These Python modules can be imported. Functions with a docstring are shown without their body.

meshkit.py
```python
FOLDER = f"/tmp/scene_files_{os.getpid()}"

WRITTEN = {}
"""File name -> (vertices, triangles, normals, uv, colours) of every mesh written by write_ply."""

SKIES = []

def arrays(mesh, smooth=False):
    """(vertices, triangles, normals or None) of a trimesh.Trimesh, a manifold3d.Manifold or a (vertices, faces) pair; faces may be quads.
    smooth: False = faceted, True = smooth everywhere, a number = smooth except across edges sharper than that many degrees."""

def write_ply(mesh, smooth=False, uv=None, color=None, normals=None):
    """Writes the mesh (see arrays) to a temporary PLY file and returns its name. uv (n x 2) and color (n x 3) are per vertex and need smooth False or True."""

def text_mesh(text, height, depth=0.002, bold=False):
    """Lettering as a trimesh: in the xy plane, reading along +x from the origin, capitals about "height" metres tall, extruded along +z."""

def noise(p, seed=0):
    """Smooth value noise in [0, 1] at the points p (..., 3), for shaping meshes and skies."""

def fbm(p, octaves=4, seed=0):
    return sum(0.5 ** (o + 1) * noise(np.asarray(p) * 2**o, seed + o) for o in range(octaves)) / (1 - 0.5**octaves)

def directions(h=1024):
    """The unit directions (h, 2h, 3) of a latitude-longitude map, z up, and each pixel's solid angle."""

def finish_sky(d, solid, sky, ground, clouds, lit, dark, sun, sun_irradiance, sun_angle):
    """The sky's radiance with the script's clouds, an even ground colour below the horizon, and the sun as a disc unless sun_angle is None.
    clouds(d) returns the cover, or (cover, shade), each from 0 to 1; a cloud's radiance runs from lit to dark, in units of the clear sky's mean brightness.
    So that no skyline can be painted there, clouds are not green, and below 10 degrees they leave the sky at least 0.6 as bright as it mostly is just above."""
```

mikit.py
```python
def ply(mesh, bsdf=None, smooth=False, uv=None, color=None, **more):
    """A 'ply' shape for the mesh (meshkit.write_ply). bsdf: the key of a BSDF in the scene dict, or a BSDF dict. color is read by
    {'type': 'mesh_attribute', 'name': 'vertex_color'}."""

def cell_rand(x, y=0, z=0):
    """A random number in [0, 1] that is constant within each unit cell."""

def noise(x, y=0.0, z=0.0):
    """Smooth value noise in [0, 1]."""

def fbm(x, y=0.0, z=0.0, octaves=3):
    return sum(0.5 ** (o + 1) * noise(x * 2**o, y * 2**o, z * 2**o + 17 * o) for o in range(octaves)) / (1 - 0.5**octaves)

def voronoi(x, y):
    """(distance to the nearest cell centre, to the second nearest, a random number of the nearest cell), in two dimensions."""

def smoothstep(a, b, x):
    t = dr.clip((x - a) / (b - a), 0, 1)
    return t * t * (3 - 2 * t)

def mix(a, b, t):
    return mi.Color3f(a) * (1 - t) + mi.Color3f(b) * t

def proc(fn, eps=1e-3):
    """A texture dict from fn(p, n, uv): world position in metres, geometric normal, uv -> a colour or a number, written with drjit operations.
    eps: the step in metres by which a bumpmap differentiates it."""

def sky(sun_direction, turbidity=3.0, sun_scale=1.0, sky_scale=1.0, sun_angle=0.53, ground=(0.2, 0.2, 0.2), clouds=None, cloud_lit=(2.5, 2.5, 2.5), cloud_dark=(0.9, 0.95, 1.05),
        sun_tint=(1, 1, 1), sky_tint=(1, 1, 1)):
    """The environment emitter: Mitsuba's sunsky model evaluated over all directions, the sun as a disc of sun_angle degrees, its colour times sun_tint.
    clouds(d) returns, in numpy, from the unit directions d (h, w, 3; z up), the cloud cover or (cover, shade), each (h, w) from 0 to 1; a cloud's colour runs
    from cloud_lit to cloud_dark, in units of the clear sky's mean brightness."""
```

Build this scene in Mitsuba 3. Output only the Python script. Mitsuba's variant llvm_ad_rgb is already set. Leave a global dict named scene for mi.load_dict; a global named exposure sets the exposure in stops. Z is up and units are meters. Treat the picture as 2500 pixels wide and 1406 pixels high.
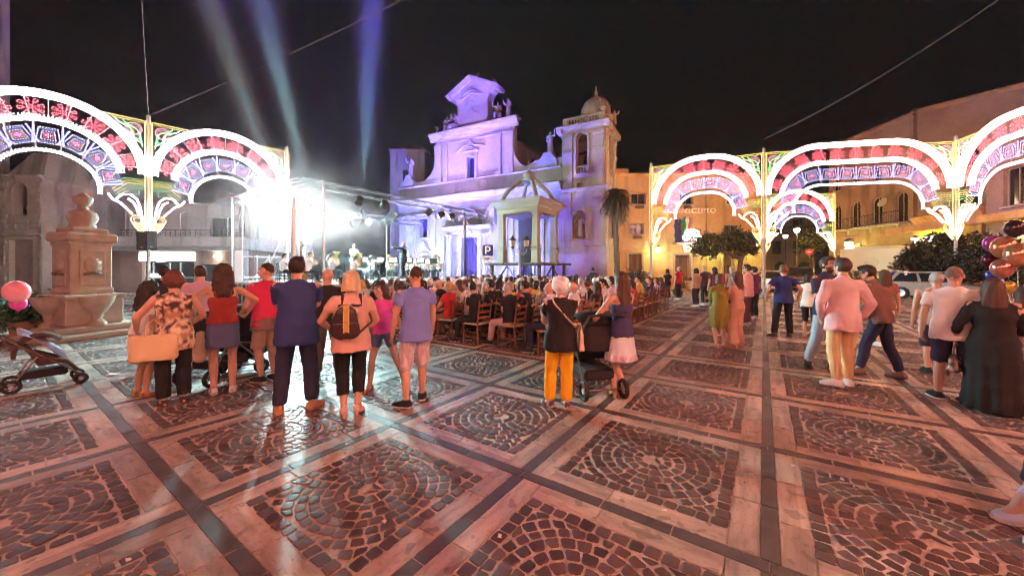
import math, random
import numpy as np, trimesh, shapely
import mitsuba as mi, drjit as dr
import manifold3d as m3
from scipy import sparse
import mikit, meshkit
from shapely import Polygon, affinity
from mitsuba import ScalarTransform4f as T
rng = np.random.default_rng(7); random.seed(7)
scene, labels = {}, {}

# ---------------------------------------------------------------- camera, sky, exposure
EYE, FOC, HOR = 1.6, 890.0, 657.0             # eye height, focal length and horizon row of the 2500 px photograph
scene['camera'] = {'type': 'perspective', 'fov': math.degrees(2 * math.atan(1250 / FOC)), 'fov_axis': 'x', 'near_clip': 0.05, 'far_clip': 900.0,
    'principal_point_offset_x': 0.0, 'principal_point_offset_y': -(HOR - 703) / 1406.0,
    'to_world': T().look_at(origin=[0, 0, EYE], target=[0, 10, EYE], up=[0, 0, 1])}
scene['sky'] = {**mikit.sky([0.3, -0.6, 0.12], turbidity=4, sun_scale=0.0, sky_scale=0.004, sky_tint=(0.6, 0.75, 1.2)), 'sampling_weight': 2.0}
exposure = 0.35
HAZE = 0.0007                                 # extinction of the smoky air per metre

def at(px, py, Y):
    """The point that stands Y metres ahead in the direction of a pixel of the photograph (used only to measure sizes)."""
    return np.array([(px - 1250) * Y / FOC, Y, EYE - (py - HOR) * Y / FOC])
def ground_at(px, py):
    Y = EYE * FOC / (py - HOR)
    return np.array([(px - 1250) * Y / FOC, Y, 0.0])

# ---------------------------------------------------------------- materials
def unpack(p, n, uv):
    """The colour that ply_ stores per face: its hue packed in u, its brightness in v."""
    k = mi.UInt32(uv.x + 0.5); q = lambda x: dr.square(mi.Float(x & 127) / 127.0)
    return mi.Color3f(q(k >> 14), q(k >> 7), q(k)) * uv.y
VC = mikit.proc(unpack)
def ply_(mesh, bsdf=None, smooth=False, uv=None, color=None):
    """mikit.ply, with the colours kept in the texture coordinates (meshes of one material can then be joined)."""
    if color is None: return mikit.ply(mesh, bsdf, smooth=smooth, uv=uv)
    v, f, n = meshkit.arrays(mesh, smooth); c = np.maximum(np.asarray(color, float), 0); mx = np.maximum(c.max(1), 1e-4)
    k = np.rint(np.sqrt(np.clip(c / mx[:, None], 0, 1)) * 127).astype(np.int64); code = (k[:, 0] << 14) | (k[:, 1] << 7) | k[:, 2]
    fc = code[f[:, 0]]
    if (code[f] != fc[:, None]).any():
        pair = np.stack([f.ravel(), np.repeat(fc, 3)], 1); uq, inv = np.unique(pair, axis=0, return_inverse=True)
        f = inv.reshape(-1, 3); v = v[uq[:, 0]]; mx = mx[uq[:, 0]]; code = uq[:, 1]; n = None if n is None else n[uq[:, 0]]
    else: code = np.full(len(v), fc[0]) if len(set(fc.tolist())) == 1 else code
    path = meshkit.write_ply((v, f), False, np.stack([code.astype(float), mx], 1), None, normals=n)
    return {'type': 'ply', 'filename': path, 'face_normals': n is None, 'bsdf': {'type': 'ref', 'id': bsdf}}
def P(base, rough=0.7, spec=0.4, metallic=0.0, **k):
    b = base if isinstance(base, dict) else {'type': 'rgb', 'value': list(base)}
    return {'type': 'twosided', 'bsdf': {'type': 'principled', 'base_color': b, 'roughness': rough, 'specular': spec, 'metallic': metallic, **k}}
N, F, SS, MIX, C3 = mikit.noise, mikit.fbm, mikit.smoothstep, mikit.mix, mi.Color3f
scene['cloth'] = P(VC, 0.85, 0.2)
scene['skin'] = P(VC, 0.48, 0.45)
scene['hair'] = P(VC, 0.62, 0.3)
scene['matte'] = P(VC, 0.75, 0.3)
scene['gloss'] = P(VC, 0.28, 0.5)
scene['coat'] = P(VC, 0.3, 0.5, clearcoat=1.0, clearcoat_gloss=0.95)
scene['metal'] = P(VC, 0.32, 0.5, 1.0)
scene['foil'] = P(VC, 0.12, 0.5, 0.75)
scene['black'] = P((0.02, 0.02, 0.022), 0.5)
scene['window_glass'] = P((0.012, 0.014, 0.018), 0.06, 0.6)
scene['leaf'] = P(VC, 0.55, 0.35)
def lamp_face(rgb):   # the surface of lamps: they give off their own light
    return {'type': 'diffuse', 'reflectance': {'type': 'rgb', 'value': list(rgb)}}
scene['bulb'] = lamp_face((0.6, 0.6, 0.6))
def wet(p, n, uv): return 0.33 + 0.3 * F(p.x * 1.3, p.y * 1.3, 0.0, 3) + 0.12 * N(p.x * 40, p.y * 40)
WET = mikit.proc(wet)
def dull(p, n, uv): return 0.42 + 0.3 * F(p.x * 1.3, p.y * 1.3, 0.0, 3)
def rough_stone(p, n, uv): return 0.004 * F(p.x * 26, p.y * 26, p.z * 26, 3)
scene['cobble_stone'] = {'type': 'bumpmap', 'nested': mikit.proc(rough_stone, 3e-3), 'scale': 1.0, 'bsdf': P(VC, mikit.proc(dull), 0.4)}
def travertine(p, n, uv):
    s = F(uv.x * 3.5, uv.y * 26.0, N(p.x, p.y) * 2.0, 4); pit = SS(0.62, 0.75, F(uv.x * 30, uv.y * 90, 3.0, 2))
    tone = MIX((0.34, 0.265, 0.21), (0.22, 0.168, 0.132), SS(0.3, 0.8, s))
    return tone * (0.72 + 0.5 * mikit.cell_rand(uv.x * 0 + dr.floor(uv.y + 0.5), dr.floor(uv.x / 50.0))) * (1 - 0.2 * pit)
def slab_rand(p, n, uv):
    gum = SS(0.83, 0.87, N(p.x * 17, p.y * 17, 5.0)); grime = SS(0.45, 0.75, F(p.x * 0.9, p.y * 0.9, 9.0, 4))
    return travertine(p, n, uv) * (0.6 + 0.6 * F(p.x * 2.1, p.y * 2.1, 4.0, 3)) * (1 - 0.35 * gum) * (1 - 0.25 * grime)
scene['light_stone'] = P(mikit.proc(slab_rand), WET, 0.45)
def basalt(p, n, uv): return MIX((0.062, 0.048, 0.044), (0.028, 0.023, 0.022), F(p.x * 9, p.y * 9, p.z * 9, 4))
scene['dark_stone'] = P(mikit.proc(basalt), WET, 0.5)
def mortar(p, n, uv): return MIX((0.5, 0.39, 0.32), (0.28, 0.22, 0.18), F(p.x * 5, p.y * 5, 1.0, 4)) * (0.6 + 0.5 * N(p.x * 60, p.y * 60)) * (1 - 0.25 * SS(0.45, 0.75, F(p.x * 0.9, p.y * 0.9, 9.0, 4)))
scene['mortar'] = P(mikit.proc(mortar), 0.7, 0.3)
def asphalt(p, n, uv): return MIX((0.085, 0.078, 0.075), (0.05, 0.046, 0.045), F(p.x * 3, p.y * 3, 0.0, 4)) * (0.8 + 0.4 * N(p.x * 50, p.y * 50))
scene['asphalt'] = P(mikit.proc(asphalt), WET, 0.4)
def ashlar(c1, c2, stain, bw=0.8, bh=0.4):
    def fn(p, n, uv):
        base = MIX(c1, c2, F(p.x * 0.9, p.y * 0.9, p.z * 0.9, 4))
        streak = SS(0.5, 0.78, F(p.x * 2.4 + p.y * 1.9, p.z * 0.35, 2.0, 4))
        grain = 0.85 + 0.3 * F(p.x * 9, p.y * 9, p.z * 9, 3)
        return MIX(base, C3(stain), 0.55 * streak) * grain
    return mikit.proc(fn)
def bump_of(freq, amp):
    def fn(p, n, uv): return amp * F(p.x * freq, p.y * freq, p.z * freq, 4)
    return mikit.proc(fn, 4e-3)
def wallmat(key, c1, c2, stain, freq=6, amp=0.02):
    scene[key] = {'type': 'bumpmap', 'nested': bump_of(freq, amp), 'scale': 1.0, 'bsdf': P(ashlar(c1, c2, stain), 0.85, 0.2)}
wallmat('church_stone', (0.36, 0.335, 0.3), (0.26, 0.24, 0.21), (0.16, 0.14, 0.12))
wallmat('tower_stone', (0.5, 0.38, 0.29), (0.33, 0.25, 0.19), (0.14, 0.105, 0.085), 5, 0.05)
wallmat('fountain_stone', (0.31, 0.25, 0.2), (0.21, 0.17, 0.14), (0.16, 0.13, 0.11), 6, 0.03)
wallmat('ochre_plaster', (0.56, 0.29, 0.12), (0.45, 0.23, 0.1), (0.3, 0.16, 0.085))
wallmat('pink_plaster', (0.34, 0.23, 0.195), (0.25, 0.165, 0.14), (0.13, 0.09, 0.08))
wallmat('grey_plaster', (0.5, 0.46, 0.45), (0.4, 0.37, 0.37), (0.18, 0.17, 0.17))
wallmat('tile_clay', (0.3, 0.14, 0.08), (0.2, 0.1, 0.065), (0.09, 0.07, 0.06), 4, 0.05)

# ---------------------------------------------------------------- naming and adding
def fresh(name):
    if name not in scene and name not in labels: return name
    i = 1
    while f'{name}_{i:03d}' in scene or f'{name}_{i:03d}' in labels: i += 1
    return f'{name}_{i:03d}'
_next = {}
def numbered(name):
    i = _next.get(name, 0); _next[name] = i + 1
    return name if i == 0 else f'{name}_{i:03d}'
def thing(name, label=None, cat=None, group=None, kind=None):
    key = numbered(name); d = {}
    if label: d['label'] = label
    if cat: d['category'] = cat
    if group: d['group'] = group
    if kind: d['kind'] = kind
    labels[key] = d
    return key
def cols(mesh, c):
    n = len(mesh.vertices)
    if callable(c): return np.clip(np.asarray(c(np.asarray(mesh.vertices)), float), 0, 1)
    return np.tile(np.asarray(c, float)[:3], (n, 1))
VCB = ('cloth', 'skin', 'hair', 'matte', 'gloss', 'coat', 'metal', 'foil', 'leaf', 'cobble_stone')
def tm(mesh):
    if hasattr(mesh, 'to_mesh'):
        m = mesh.to_mesh(); return trimesh.Trimesh(m.vert_properties[:, :3], m.tri_verts, process=False)
    return mesh
def split_soft(mesh, angle):
    return trimesh.graph.smooth_shade(mesh, angle=math.radians(angle), facet_minarea=None)
def shape(mesh, bsdf, color=None, smooth=False, uv=None, emit=None, weight=1.0):
    mesh = tm(mesh); kw = {}
    if bsdf in VCB:
        if smooth is not True and smooth is not False: mesh = split_soft(mesh, smooth); smooth = True
        kw['color'] = cols(mesh, (0.5, 0.5, 0.5) if color is None else color)
    s = ply_(mesh, bsdf, smooth=smooth, uv=uv, **kw)
    if emit is not None:
        s['emitter'] = {'type': 'area', 'radiance': {'type': 'rgb', 'value': [float(x) for x in emit]}, 'sampling_weight': float(weight)}
    return s
def put(parent, name, s, label=None, kind=None, to_world=None):
    key = numbered(f'{parent}__{name}' if parent else name)
    scene[key] = s if to_world is None else {**s, 'to_world': to_world}
    if label or kind:
        labels[key] = {}
        if label: labels[key]['label'] = label
        if kind: labels[key]['kind'] = kind
    return key
def add(parent, name, mesh, bsdf, color=None, smooth=False, **k):
    lk = {x: k.pop(x) for x in ('label', 'kind', 'to_world') if x in k}
    return put(parent, name, shape(mesh, bsdf, color, smooth, **k), **lk)
def structure(name, mesh, bsdf, color=None, smooth=False, **k):
    key = add(None, name, mesh, bsdf, color, smooth, **k); labels[key] = {'kind': 'structure'}; return key
class Kit:
    """A thing built once (a list of part names and shapes) and put down many times."""
    def __init__(self): self.parts = []
    def add(self, name, mesh, bsdf, color=None, smooth=False, **k): self.parts.append((name, shape(mesh, bsdf, color, smooth, **k)))
    def place(self, key, M, only=None):
        base = {}
        for name, s in self.parts:
            base[name] = put(key, name, s, to_world=M)
        return key
def pose_matrix(x, y, z=0.0, yaw=0.0, s=1.0):
    return T().translate([x, y, z]).rotate([0, 0, 1], math.degrees(yaw)).scale(s)

# ---------------------------------------------------------------- mesh helpers
cat = trimesh.util.concatenate
def box(x0, x1, y0, y1, z0, z1):
    m = trimesh.creation.box((abs(x1 - x0), abs(y1 - y0), abs(z1 - z0))); m.apply_translation(((x0 + x1) / 2, (y0 + y1) / 2, (z0 + z1) / 2)); return m
def rbox(x0, x1, y0, y1, z0, z1, r=0.02):
    """A box with chamfered edges."""
    c = np.array([[x0, x1], [y0, y1], [z0, z1]], float); pts = []
    for i in (0, 1):
        for j in (0, 1):
            for k in (0, 1):
                p = np.array([c[0, i], c[1, j], c[2, k]]); s = np.array([1 - 2 * i, 1 - 2 * j, 1 - 2 * k]) * r
                for a in range(3):
                    q = p + s; q[a] = p[a]; pts.append(q)
    return tm(m3.Manifold.hull_points(np.array(pts)))
def frame_of(p0, p1):
    z = np.asarray(p1, float) - p0; L = np.linalg.norm(z); z /= max(L, 1e-9)
    x = np.cross([0, 0, 1.0] if abs(z[2]) < 0.95 else [0, 1.0, 0], z); x /= np.linalg.norm(x)
    return x, np.cross(z, x), z, L
def tube(points, r, n=8, cap=True, closed=False):
    p = np.asarray(points, float); k = len(p); r = np.broadcast_to(np.asarray(r, float), (k,))
    t = (np.roll(p, -1, 0) - np.roll(p, 1, 0)) if closed else np.gradient(p, axis=0)
    t /= np.linalg.norm(t, axis=1, keepdims=True) + 1e-12
    a = np.zeros_like(p); up = np.array([0, 0, 1.0]) if abs(t[0, 2]) < 0.9 else np.array([0, 1.0, 0])
    a0 = np.cross(t[0], up); a0 /= np.linalg.norm(a0); a[0] = a0
    for i in range(1, k):
        v = a[i - 1] - t[i] * (a[i - 1] @ t[i]); a[i] = v / (np.linalg.norm(v) + 1e-12)
    b = np.cross(t, a); ang = np.arange(n) * 2 * np.pi / n
    V = (p[:, None] + r[:, None, None] * (np.cos(ang)[None, :, None] * a[:, None] + np.sin(ang)[None, :, None] * b[:, None])).reshape(-1, 3)
    i, j = np.meshgrid(np.arange(k if closed else k - 1), np.arange(n), indexing='ij'); i2 = (i + 1) % k; j2 = (j + 1) % n
    q = np.stack([i * n + j, i * n + j2, i2 * n + j2, i2 * n + j], -1).reshape(-1, 4)
    Fc = [q[:, [0, 1, 2]], q[:, [0, 2, 3]]]
    if cap and not closed:
        V = np.vstack([V, p[0], p[-1]]); c0, c1 = len(V) - 2, len(V) - 1; jj = np.arange(n); e = (k - 1) * n
        Fc += [np.stack([np.full(n, c0), (jj + 1) % n, jj], 1), np.stack([np.full(n, c1), e + jj, e + (jj + 1) % n], 1)]
    return trimesh.Trimesh(V, np.vstack(Fc), process=False)
def bar(p0, p1, r, n=6): return tube([p0, p1], r, n)
def lathe(profile, n=16, center=(0, 0, 0), closed_top=True):
    """Revolved profile [(radius, z)...]."""
    pr = np.asarray(profile, float); k = len(pr); ang = np.arange(n) * 2 * np.pi / n
    V = np.stack([pr[:, 0:1] * np.cos(ang), pr[:, 0:1] * np.sin(ang), np.repeat(pr[:, 1:2], n, 1)], -1).reshape(-1, 3)
    i, j = np.meshgrid(np.arange(k - 1), np.arange(n), indexing='ij'); j2 = (j + 1) % n
    q = np.stack([i * n + j, i * n + j2, (i + 1) * n + j2, (i + 1) * n + j], -1).reshape(-1, 4)
    Fc = [q[:, [0, 1, 2]], q[:, [0, 2, 3]]]
    V = np.vstack([V, [0, 0, pr[0, 1]], [0, 0, pr[-1, 1]]]); jj = np.arange(n); e = (k - 1) * n
    Fc += [np.stack([np.full(n, len(V) - 2), (jj + 1) % n, jj], 1), np.stack([np.full(n, len(V) - 1), e + jj, e + (jj + 1) % n], 1)]
    m = trimesh.Trimesh(V, np.vstack(Fc), process=False); m.apply_translation(center); return m
def extrude(poly, d):
    gs = getattr(poly, 'geoms', [poly])
    return cat([trimesh.creation.extrude_polygon(g, d, engine='earcut') for g in gs if g.area > 1e-7])
def move(m, M):
    m = m.copy(); m.apply_transform(np.asarray(M)); return m
class Frame:
    """A wall's own axes: a along it, o outwards, z up."""
    def __init__(self, origin, along, outward):
        self.o = np.asarray(origin, float); self.a = np.array([*along, 0.0])[:3] / np.linalg.norm(along[:2]); self.n = np.array([*outward, 0.0])[:3] / np.linalg.norm(outward[:2])
        self.M = np.eye(4); self.M[:3, 0] = self.a; self.M[:3, 1] = self.n; self.M[:3, 2] = (0, 0, 1); self.M[:3, 3] = self.o
        self.flip = np.linalg.det(self.M[:3, :3]) < 0
    def __call__(self, m):
        m = tm(m).copy(); v = m.vertices @ self.M[:3, :3].T + self.o
        return trimesh.Trimesh(v, m.faces[:, ::-1] if self.flip else m.faces, process=False)
    def pt(self, a, o, z): return self.o + self.a * a + self.n * o + np.array([0, 0, z])
    def hit(self, px, py):
        """(along, height) of the wall's point seen at a pixel of the photograph."""
        d = np.array([(px - 1250) / FOC, 1.0, -(py - HOR) / FOC]); e = np.array([0, 0, EYE])
        t = ((self.o - e) @ self.n) / (d @ self.n); q = e + t * d
        return (q - self.o) @ self.a, q[2]
def slab2d(poly, o0, o1):
    """A polygon in (a, z) as a slab between the outward distances o0 and o1."""
    m = extrude(poly, o1 - o0); v = m.vertices.copy()
    return trimesh.Trimesh(np.stack([v[:, 0], v[:, 2] + o0, v[:, 1]], 1), m.faces[:, ::-1], process=False)
def rect(a0, a1, z0, z1): return shapely.box(min(a0, a1), min(z0, z1), max(a0, a1), max(z0, z1))
def arch_poly(a0, a1, z0, z1, n=10):
    r = (a1 - a0) / 2; c = (a0 + a1) / 2; t = np.linspace(0, np.pi, n)
    return Polygon([(a0, z0), (a1, z0)] + [(c + r * math.cos(x), z1 - r + r * math.sin(x)) for x in t])
def cornice(a0, a1, z, prof, o_base=0.0):
    """A moulding along a wall: prof = [(outward, height)...] from bottom to top, swept from a0 to a1."""
    pr = [(o_base - 0.05, prof[0][1])] + [(o_base + o, h) for o, h in prof] + [(o_base - 0.05, prof[-1][1])]
    m = extrude(Polygon(pr), a1 - a0); v = m.vertices
    return trimesh.Trimesh(np.stack([v[:, 2] + a0, v[:, 0], v[:, 1] + z], 1), m.faces, process=False)
CORN = [(0.0, 0.0), (0.06, 0.02), (0.08, 0.12), (0.2, 0.22), (0.22, 0.28), (0.34, 0.36), (0.36, 0.46), (0.3, 0.5)]
def scaled(prof, so, sz): return [(o * so, z * sz) for o, z in prof]
def displaced(m, amp, freq, seed=0, along=None):
    n = np.asarray(m.vertex_normals); v = np.asarray(m.vertices); q = v * np.asarray(freq)
    m = m.copy(); m.vertices = v + n * ((meshkit.fbm(q + seed * 7.3, 3, seed) - 0.5) * 2 * amp)[:, None]; return m
# ---------------------------------------------------------------- the piazza pavement
TH = math.radians(55.4); U = np.array([math.cos(TH), math.sin(TH)]); V = np.array([-U[1], U[0]])
A0, MOD = np.array([0.08, 2.86]), 1.59
def uv_xy(a, b): return A0 + MOD * (a * U + b * V)
def to_uv(p): d = (np.asarray(p)[..., :2] - A0) / MOD; return np.stack([d @ U, d @ V], -1)
gm = trimesh.Trimesh([[-150, -60, -0.05], [150, -60, -0.05], [150, 170, -0.05], [-150, 170, -0.05]], [[0, 1, 2], [0, 2, 3]], process=False)
structure('ground', gm, 'asphalt')
HALF_D, HALF_L = 0.046, 0.205                     # half width of the dark band, and to the outer edge of the light band
def flat_piece(poly, top, depth, bev, round_=0.0, dome=0.0):
    """A paving piece: outline (n, 2), bevelled towards its top."""
    poly = np.asarray(poly, float); n = len(poly); c = poly.mean(0); d = c - poly
    inner = poly + d / (np.linalg.norm(d, axis=1, keepdims=True) + 1e-9) * bev * 1.3
    Vv = np.vstack([np.c_[poly, np.full(n, top - depth)], np.c_[poly + d * 0.02, np.full(n, top - bev)], np.c_[inner, np.full(n, top)], [[c[0], c[1], top + dome]]])
    j = np.arange(n); k = (j + 1) % n; Fc = []
    for a in (0, n): Fc += [np.stack([a + j, a + k, a + n + k], 1), np.stack([a + j, a + n + k, a + n + j], 1)]
    Fc.append(np.stack([2 * n + j, 2 * n + k, np.full(n, 3 * n)], 1))
    return Vv, np.vstack(Fc)
def chamfer2d(q, c):
    q = np.asarray(q, float); out = []
    for i in range(len(q)):
        a, b = q[i - 1] - q[i], q[(i + 1) % len(q)] - q[i]
        la, lb = np.linalg.norm(a), np.linalg.norm(b); out += [q[i] + a * min(c / max(la, 1e-6), 0.4), q[i] + b * min(c / max(lb, 1e-6), 0.4)]
    return np.array(out)
FIELD = (MOD / 2 - HALF_L) - 0.006
def field_stones(r):
    """The outlines of one square's cobbles: a border row, then rings round the middle."""
    out, w = [], 0.088
    ins = FIELD - w
    for side in range(4):
        k = int(round((2 * FIELD - w) / 0.094)); e = np.linspace(-FIELD, FIELD - w, k + 1) + np.r_[0, r.normal(0, 0.006, k - 1), 0]
        for i in range(k):
            x0, x1, y0, y1 = e[i] + 0.005, e[i + 1] - 0.005, ins + 0.005, FIELD - 0.003
            q = np.array([[x0, y0], [x1, y0], [x1, y1], [x0, y1]]) + r.normal(0, 0.0035, (4, 2))
            c, s = [(1, 0), (0, 1), (-1, 0), (0, -1)][side]
            out.append(q @ np.array([[c, s], [-s, c]]))
    rad, off = 0.0, r.uniform(0, 6.28); lim = ins - 0.004
    ring = 0
    while rad < ins * 1.42:
        h = 0.082 + r.uniform(-0.006, 0.01); r0, r1 = rad, rad + h; rad = r1
        k = 3 if ring == 0 else max(5, int(round(2 * np.pi * (r0 + r1) / 2 / r.uniform(0.086, 0.1)))); ring += 1
        ang = off + np.arange(k) * 2 * np.pi / k + r.normal(0, 0.18 / k, k); off += r.uniform(0.1, 1)
        for i in range(k):
            t0, t1 = ang[i], ang[(i + 1) % k] + (2 * np.pi if i == k - 1 else 0)
            g = 0.0045 + r.uniform(0, 0.004); g0, g1 = g / max(r0, 0.05), g / r1
            q = [(max(r0, 0.012) + g, t0 + g0), (r1 - g, t0 + g1), (r1 - g, t1 - g1), (max(r0, 0.012) + g, t1 - g0)]
            q = np.array([[a * math.cos(b), a * math.sin(b)] for a, b in q]) + r.normal(0, 0.004, (4, 2))
            if np.abs(q.mean(0)).max() > lim * 1.08: continue
            q = np.clip(q, -lim, lim)
            x, y = q[:, 0], q[:, 1]; ar = 0.5 * abs(np.dot(x, np.roll(y, -1)) - np.dot(y, np.roll(x, -1)))
            if ar > 0.0022: out.append(q[::-1])
    return out
def pix(p, s): return s * FOC / max(p[1], 0.4)        # how large a piece of s metres shows
stones, slabs, darks = [], [], []
variants = [field_stones(np.random.default_rng(100 + i)) for i in range(9)]
pr = np.random.default_rng(5)
inside = lambda p: p[1] > 0.6 and abs(p[0]) < p[1] * 1.55 + 1.2
mort = []
def area_ok(c):   # the paved piazza ends before the buildings
    return c[1] < 40 and -26 < c[0] < 30
for ia in range(-6, 24):
    for ib in range(-22, 22):
        c = uv_xy(ia + 0.5, ib + 0.5)
        if not area_ok(c) or not inside(c + [0, 1.6]): continue
        R = np.array([U, V])
        far = c[1]
        mort.append(np.array([uv_xy(ia, ib), uv_xy(ia + 1, ib), uv_xy(ia + 1, ib + 1), uv_xy(ia, ib + 1)]))
        if far < 17:
            st = variants[pr.integers(9)]; rot = pr.integers(4); cs, sn = [(1, 0), (0, 1), (-1, 0), (0, -1)][rot]
            for q in st:
                q2 = (q @ np.array([[cs, sn], [-sn, cs]])) @ R + c
                m = q2.mean(0)
                if not inside(m + [0, .6]): continue
                if far < 9: q2 = chamfer2d(q2, 0.009)
                tone = pr.uniform(0.6, 1.45); warm = pr.uniform(-0.1, 0.12)
                stones.append((pix(m, 0.085), q2, pr.uniform(-0.002, 0.004), np.array([0.058 + 0.012 * warm * 5, 0.038, 0.034]) * tone * (.55 + .9 * float(meshkit.fbm(np.array([m[0] * .8, m[1] * .8, 2.0]), 3))), far < 9))
        # bands on this square's low-u and low-v sides
        for axis in (0, 1):
            lens = (MOD - 2 * HALF_D) if axis == 0 else (MOD - 2 * HALF_L)
            o = HALF_D if axis == 0 else HALF_L
            base = uv_xy(ia, ib); d, e = (U, V) if axis == 0 else (V, U)
            for side in (-1, 1):
                cuts = [0.0]; 
                while cuts[-1] < lens - 0.35: cuts.append(min(lens, cuts[-1] + pr.uniform(0.4, 0.75)))
                cuts[-1] = lens
                for s0, s1 in zip(cuts[:-1], cuts[1:]):
                    w0, w1 = (HALF_D + 0.003, HALF_L) if side > 0 else (-HALF_L, -HALF_D - 0.003)
                    q = np.array([base + d * (o + s) + e * w for s, w in ((s0 + .0015, w0), (s1 - .0015, w0), (s1 - .0015, w1), (s0 + .0015, w1))])
                    if axis == 1: q = q[::-1]
                    if inside(q.mean(0) + [0, 1]): slabs.append((pix(q.mean(0), (s1 - s0) * 0.5), q, pr.uniform(-0.0015, 0.0015), axis, s0 + pr.uniform(0, 99)))
            L = MOD - 2 * HALF_D if axis == 0 else MOD
            o = HALF_D if axis == 0 else 0.0
            cuts = np.linspace(0, L, 4) + np.r_[0, pr.uniform(-.15, .15, 2), 0]
            for s0, s1 in zip(cuts[:-1], cuts[1:]):
                q = np.array([base + d * (o + s) + e * w for s, w in ((s0 + .001, -HALF_D), (s1 - .001, -HALF_D), (s1 - .001, HALF_D), (s0 + .001, HALF_D))])
                if axis == 1: q = q[::-1]
                if inside(q.mean(0) + [0, 1]): darks.append((pix(q.mean(0), (s1 - s0) * 0.4), q, pr.uniform(-0.001, 0.001)))
pv = thing('pavement'); labels[pv]['kind'] = 'structure'
mq = np.array(mort); mm = trimesh.Trimesh(np.c_[mq.reshape(-1, 2), np.full(4 * len(mq), -0.005)], (np.arange(len(mq))[:, None, None] * 4 + np.array([[0, 1, 2], [0, 2, 3]])[None]).reshape(-1, 3), process=False)
mm.merge_vertices()
scene[pv] = shape(mm, 'mortar')
def stone_mesh(s):
    _, q, top, col, near = s
    Vv, Fc = flat_piece(q, top, 0.02, 0.0045 if near else 0.005, dome=0.002)
    return Vv, Fc, np.tile(col, (len(Vv), 1))
stones.sort(key=lambda s: -s[0])
def joined(items):
    Vs, Fs, Cs, k = [], [], [], 0
    for it in items:
        Vv, Fc, Cc = stone_mesh(it); Vs.append(Vv); Fs.append(Fc + k); Cs.append(Cc); k += len(Vv)
    return np.vstack(Vs), np.vstack(Fs), np.vstack(Cs)
for s in stones[:300]:
    Vv, Fc, Cc = stone_mesh(s)
    put(pv, 'cobble', ply_((Vv, Fc), 'cobble_stone', smooth=False, color=Cc))
Vv, Fc, Cc = joined(stones[300:])
put(pv, 'small_cobbles', ply_((Vv, Fc), 'cobble_stone', smooth=False, color=Cc), kind='stuff')
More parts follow.
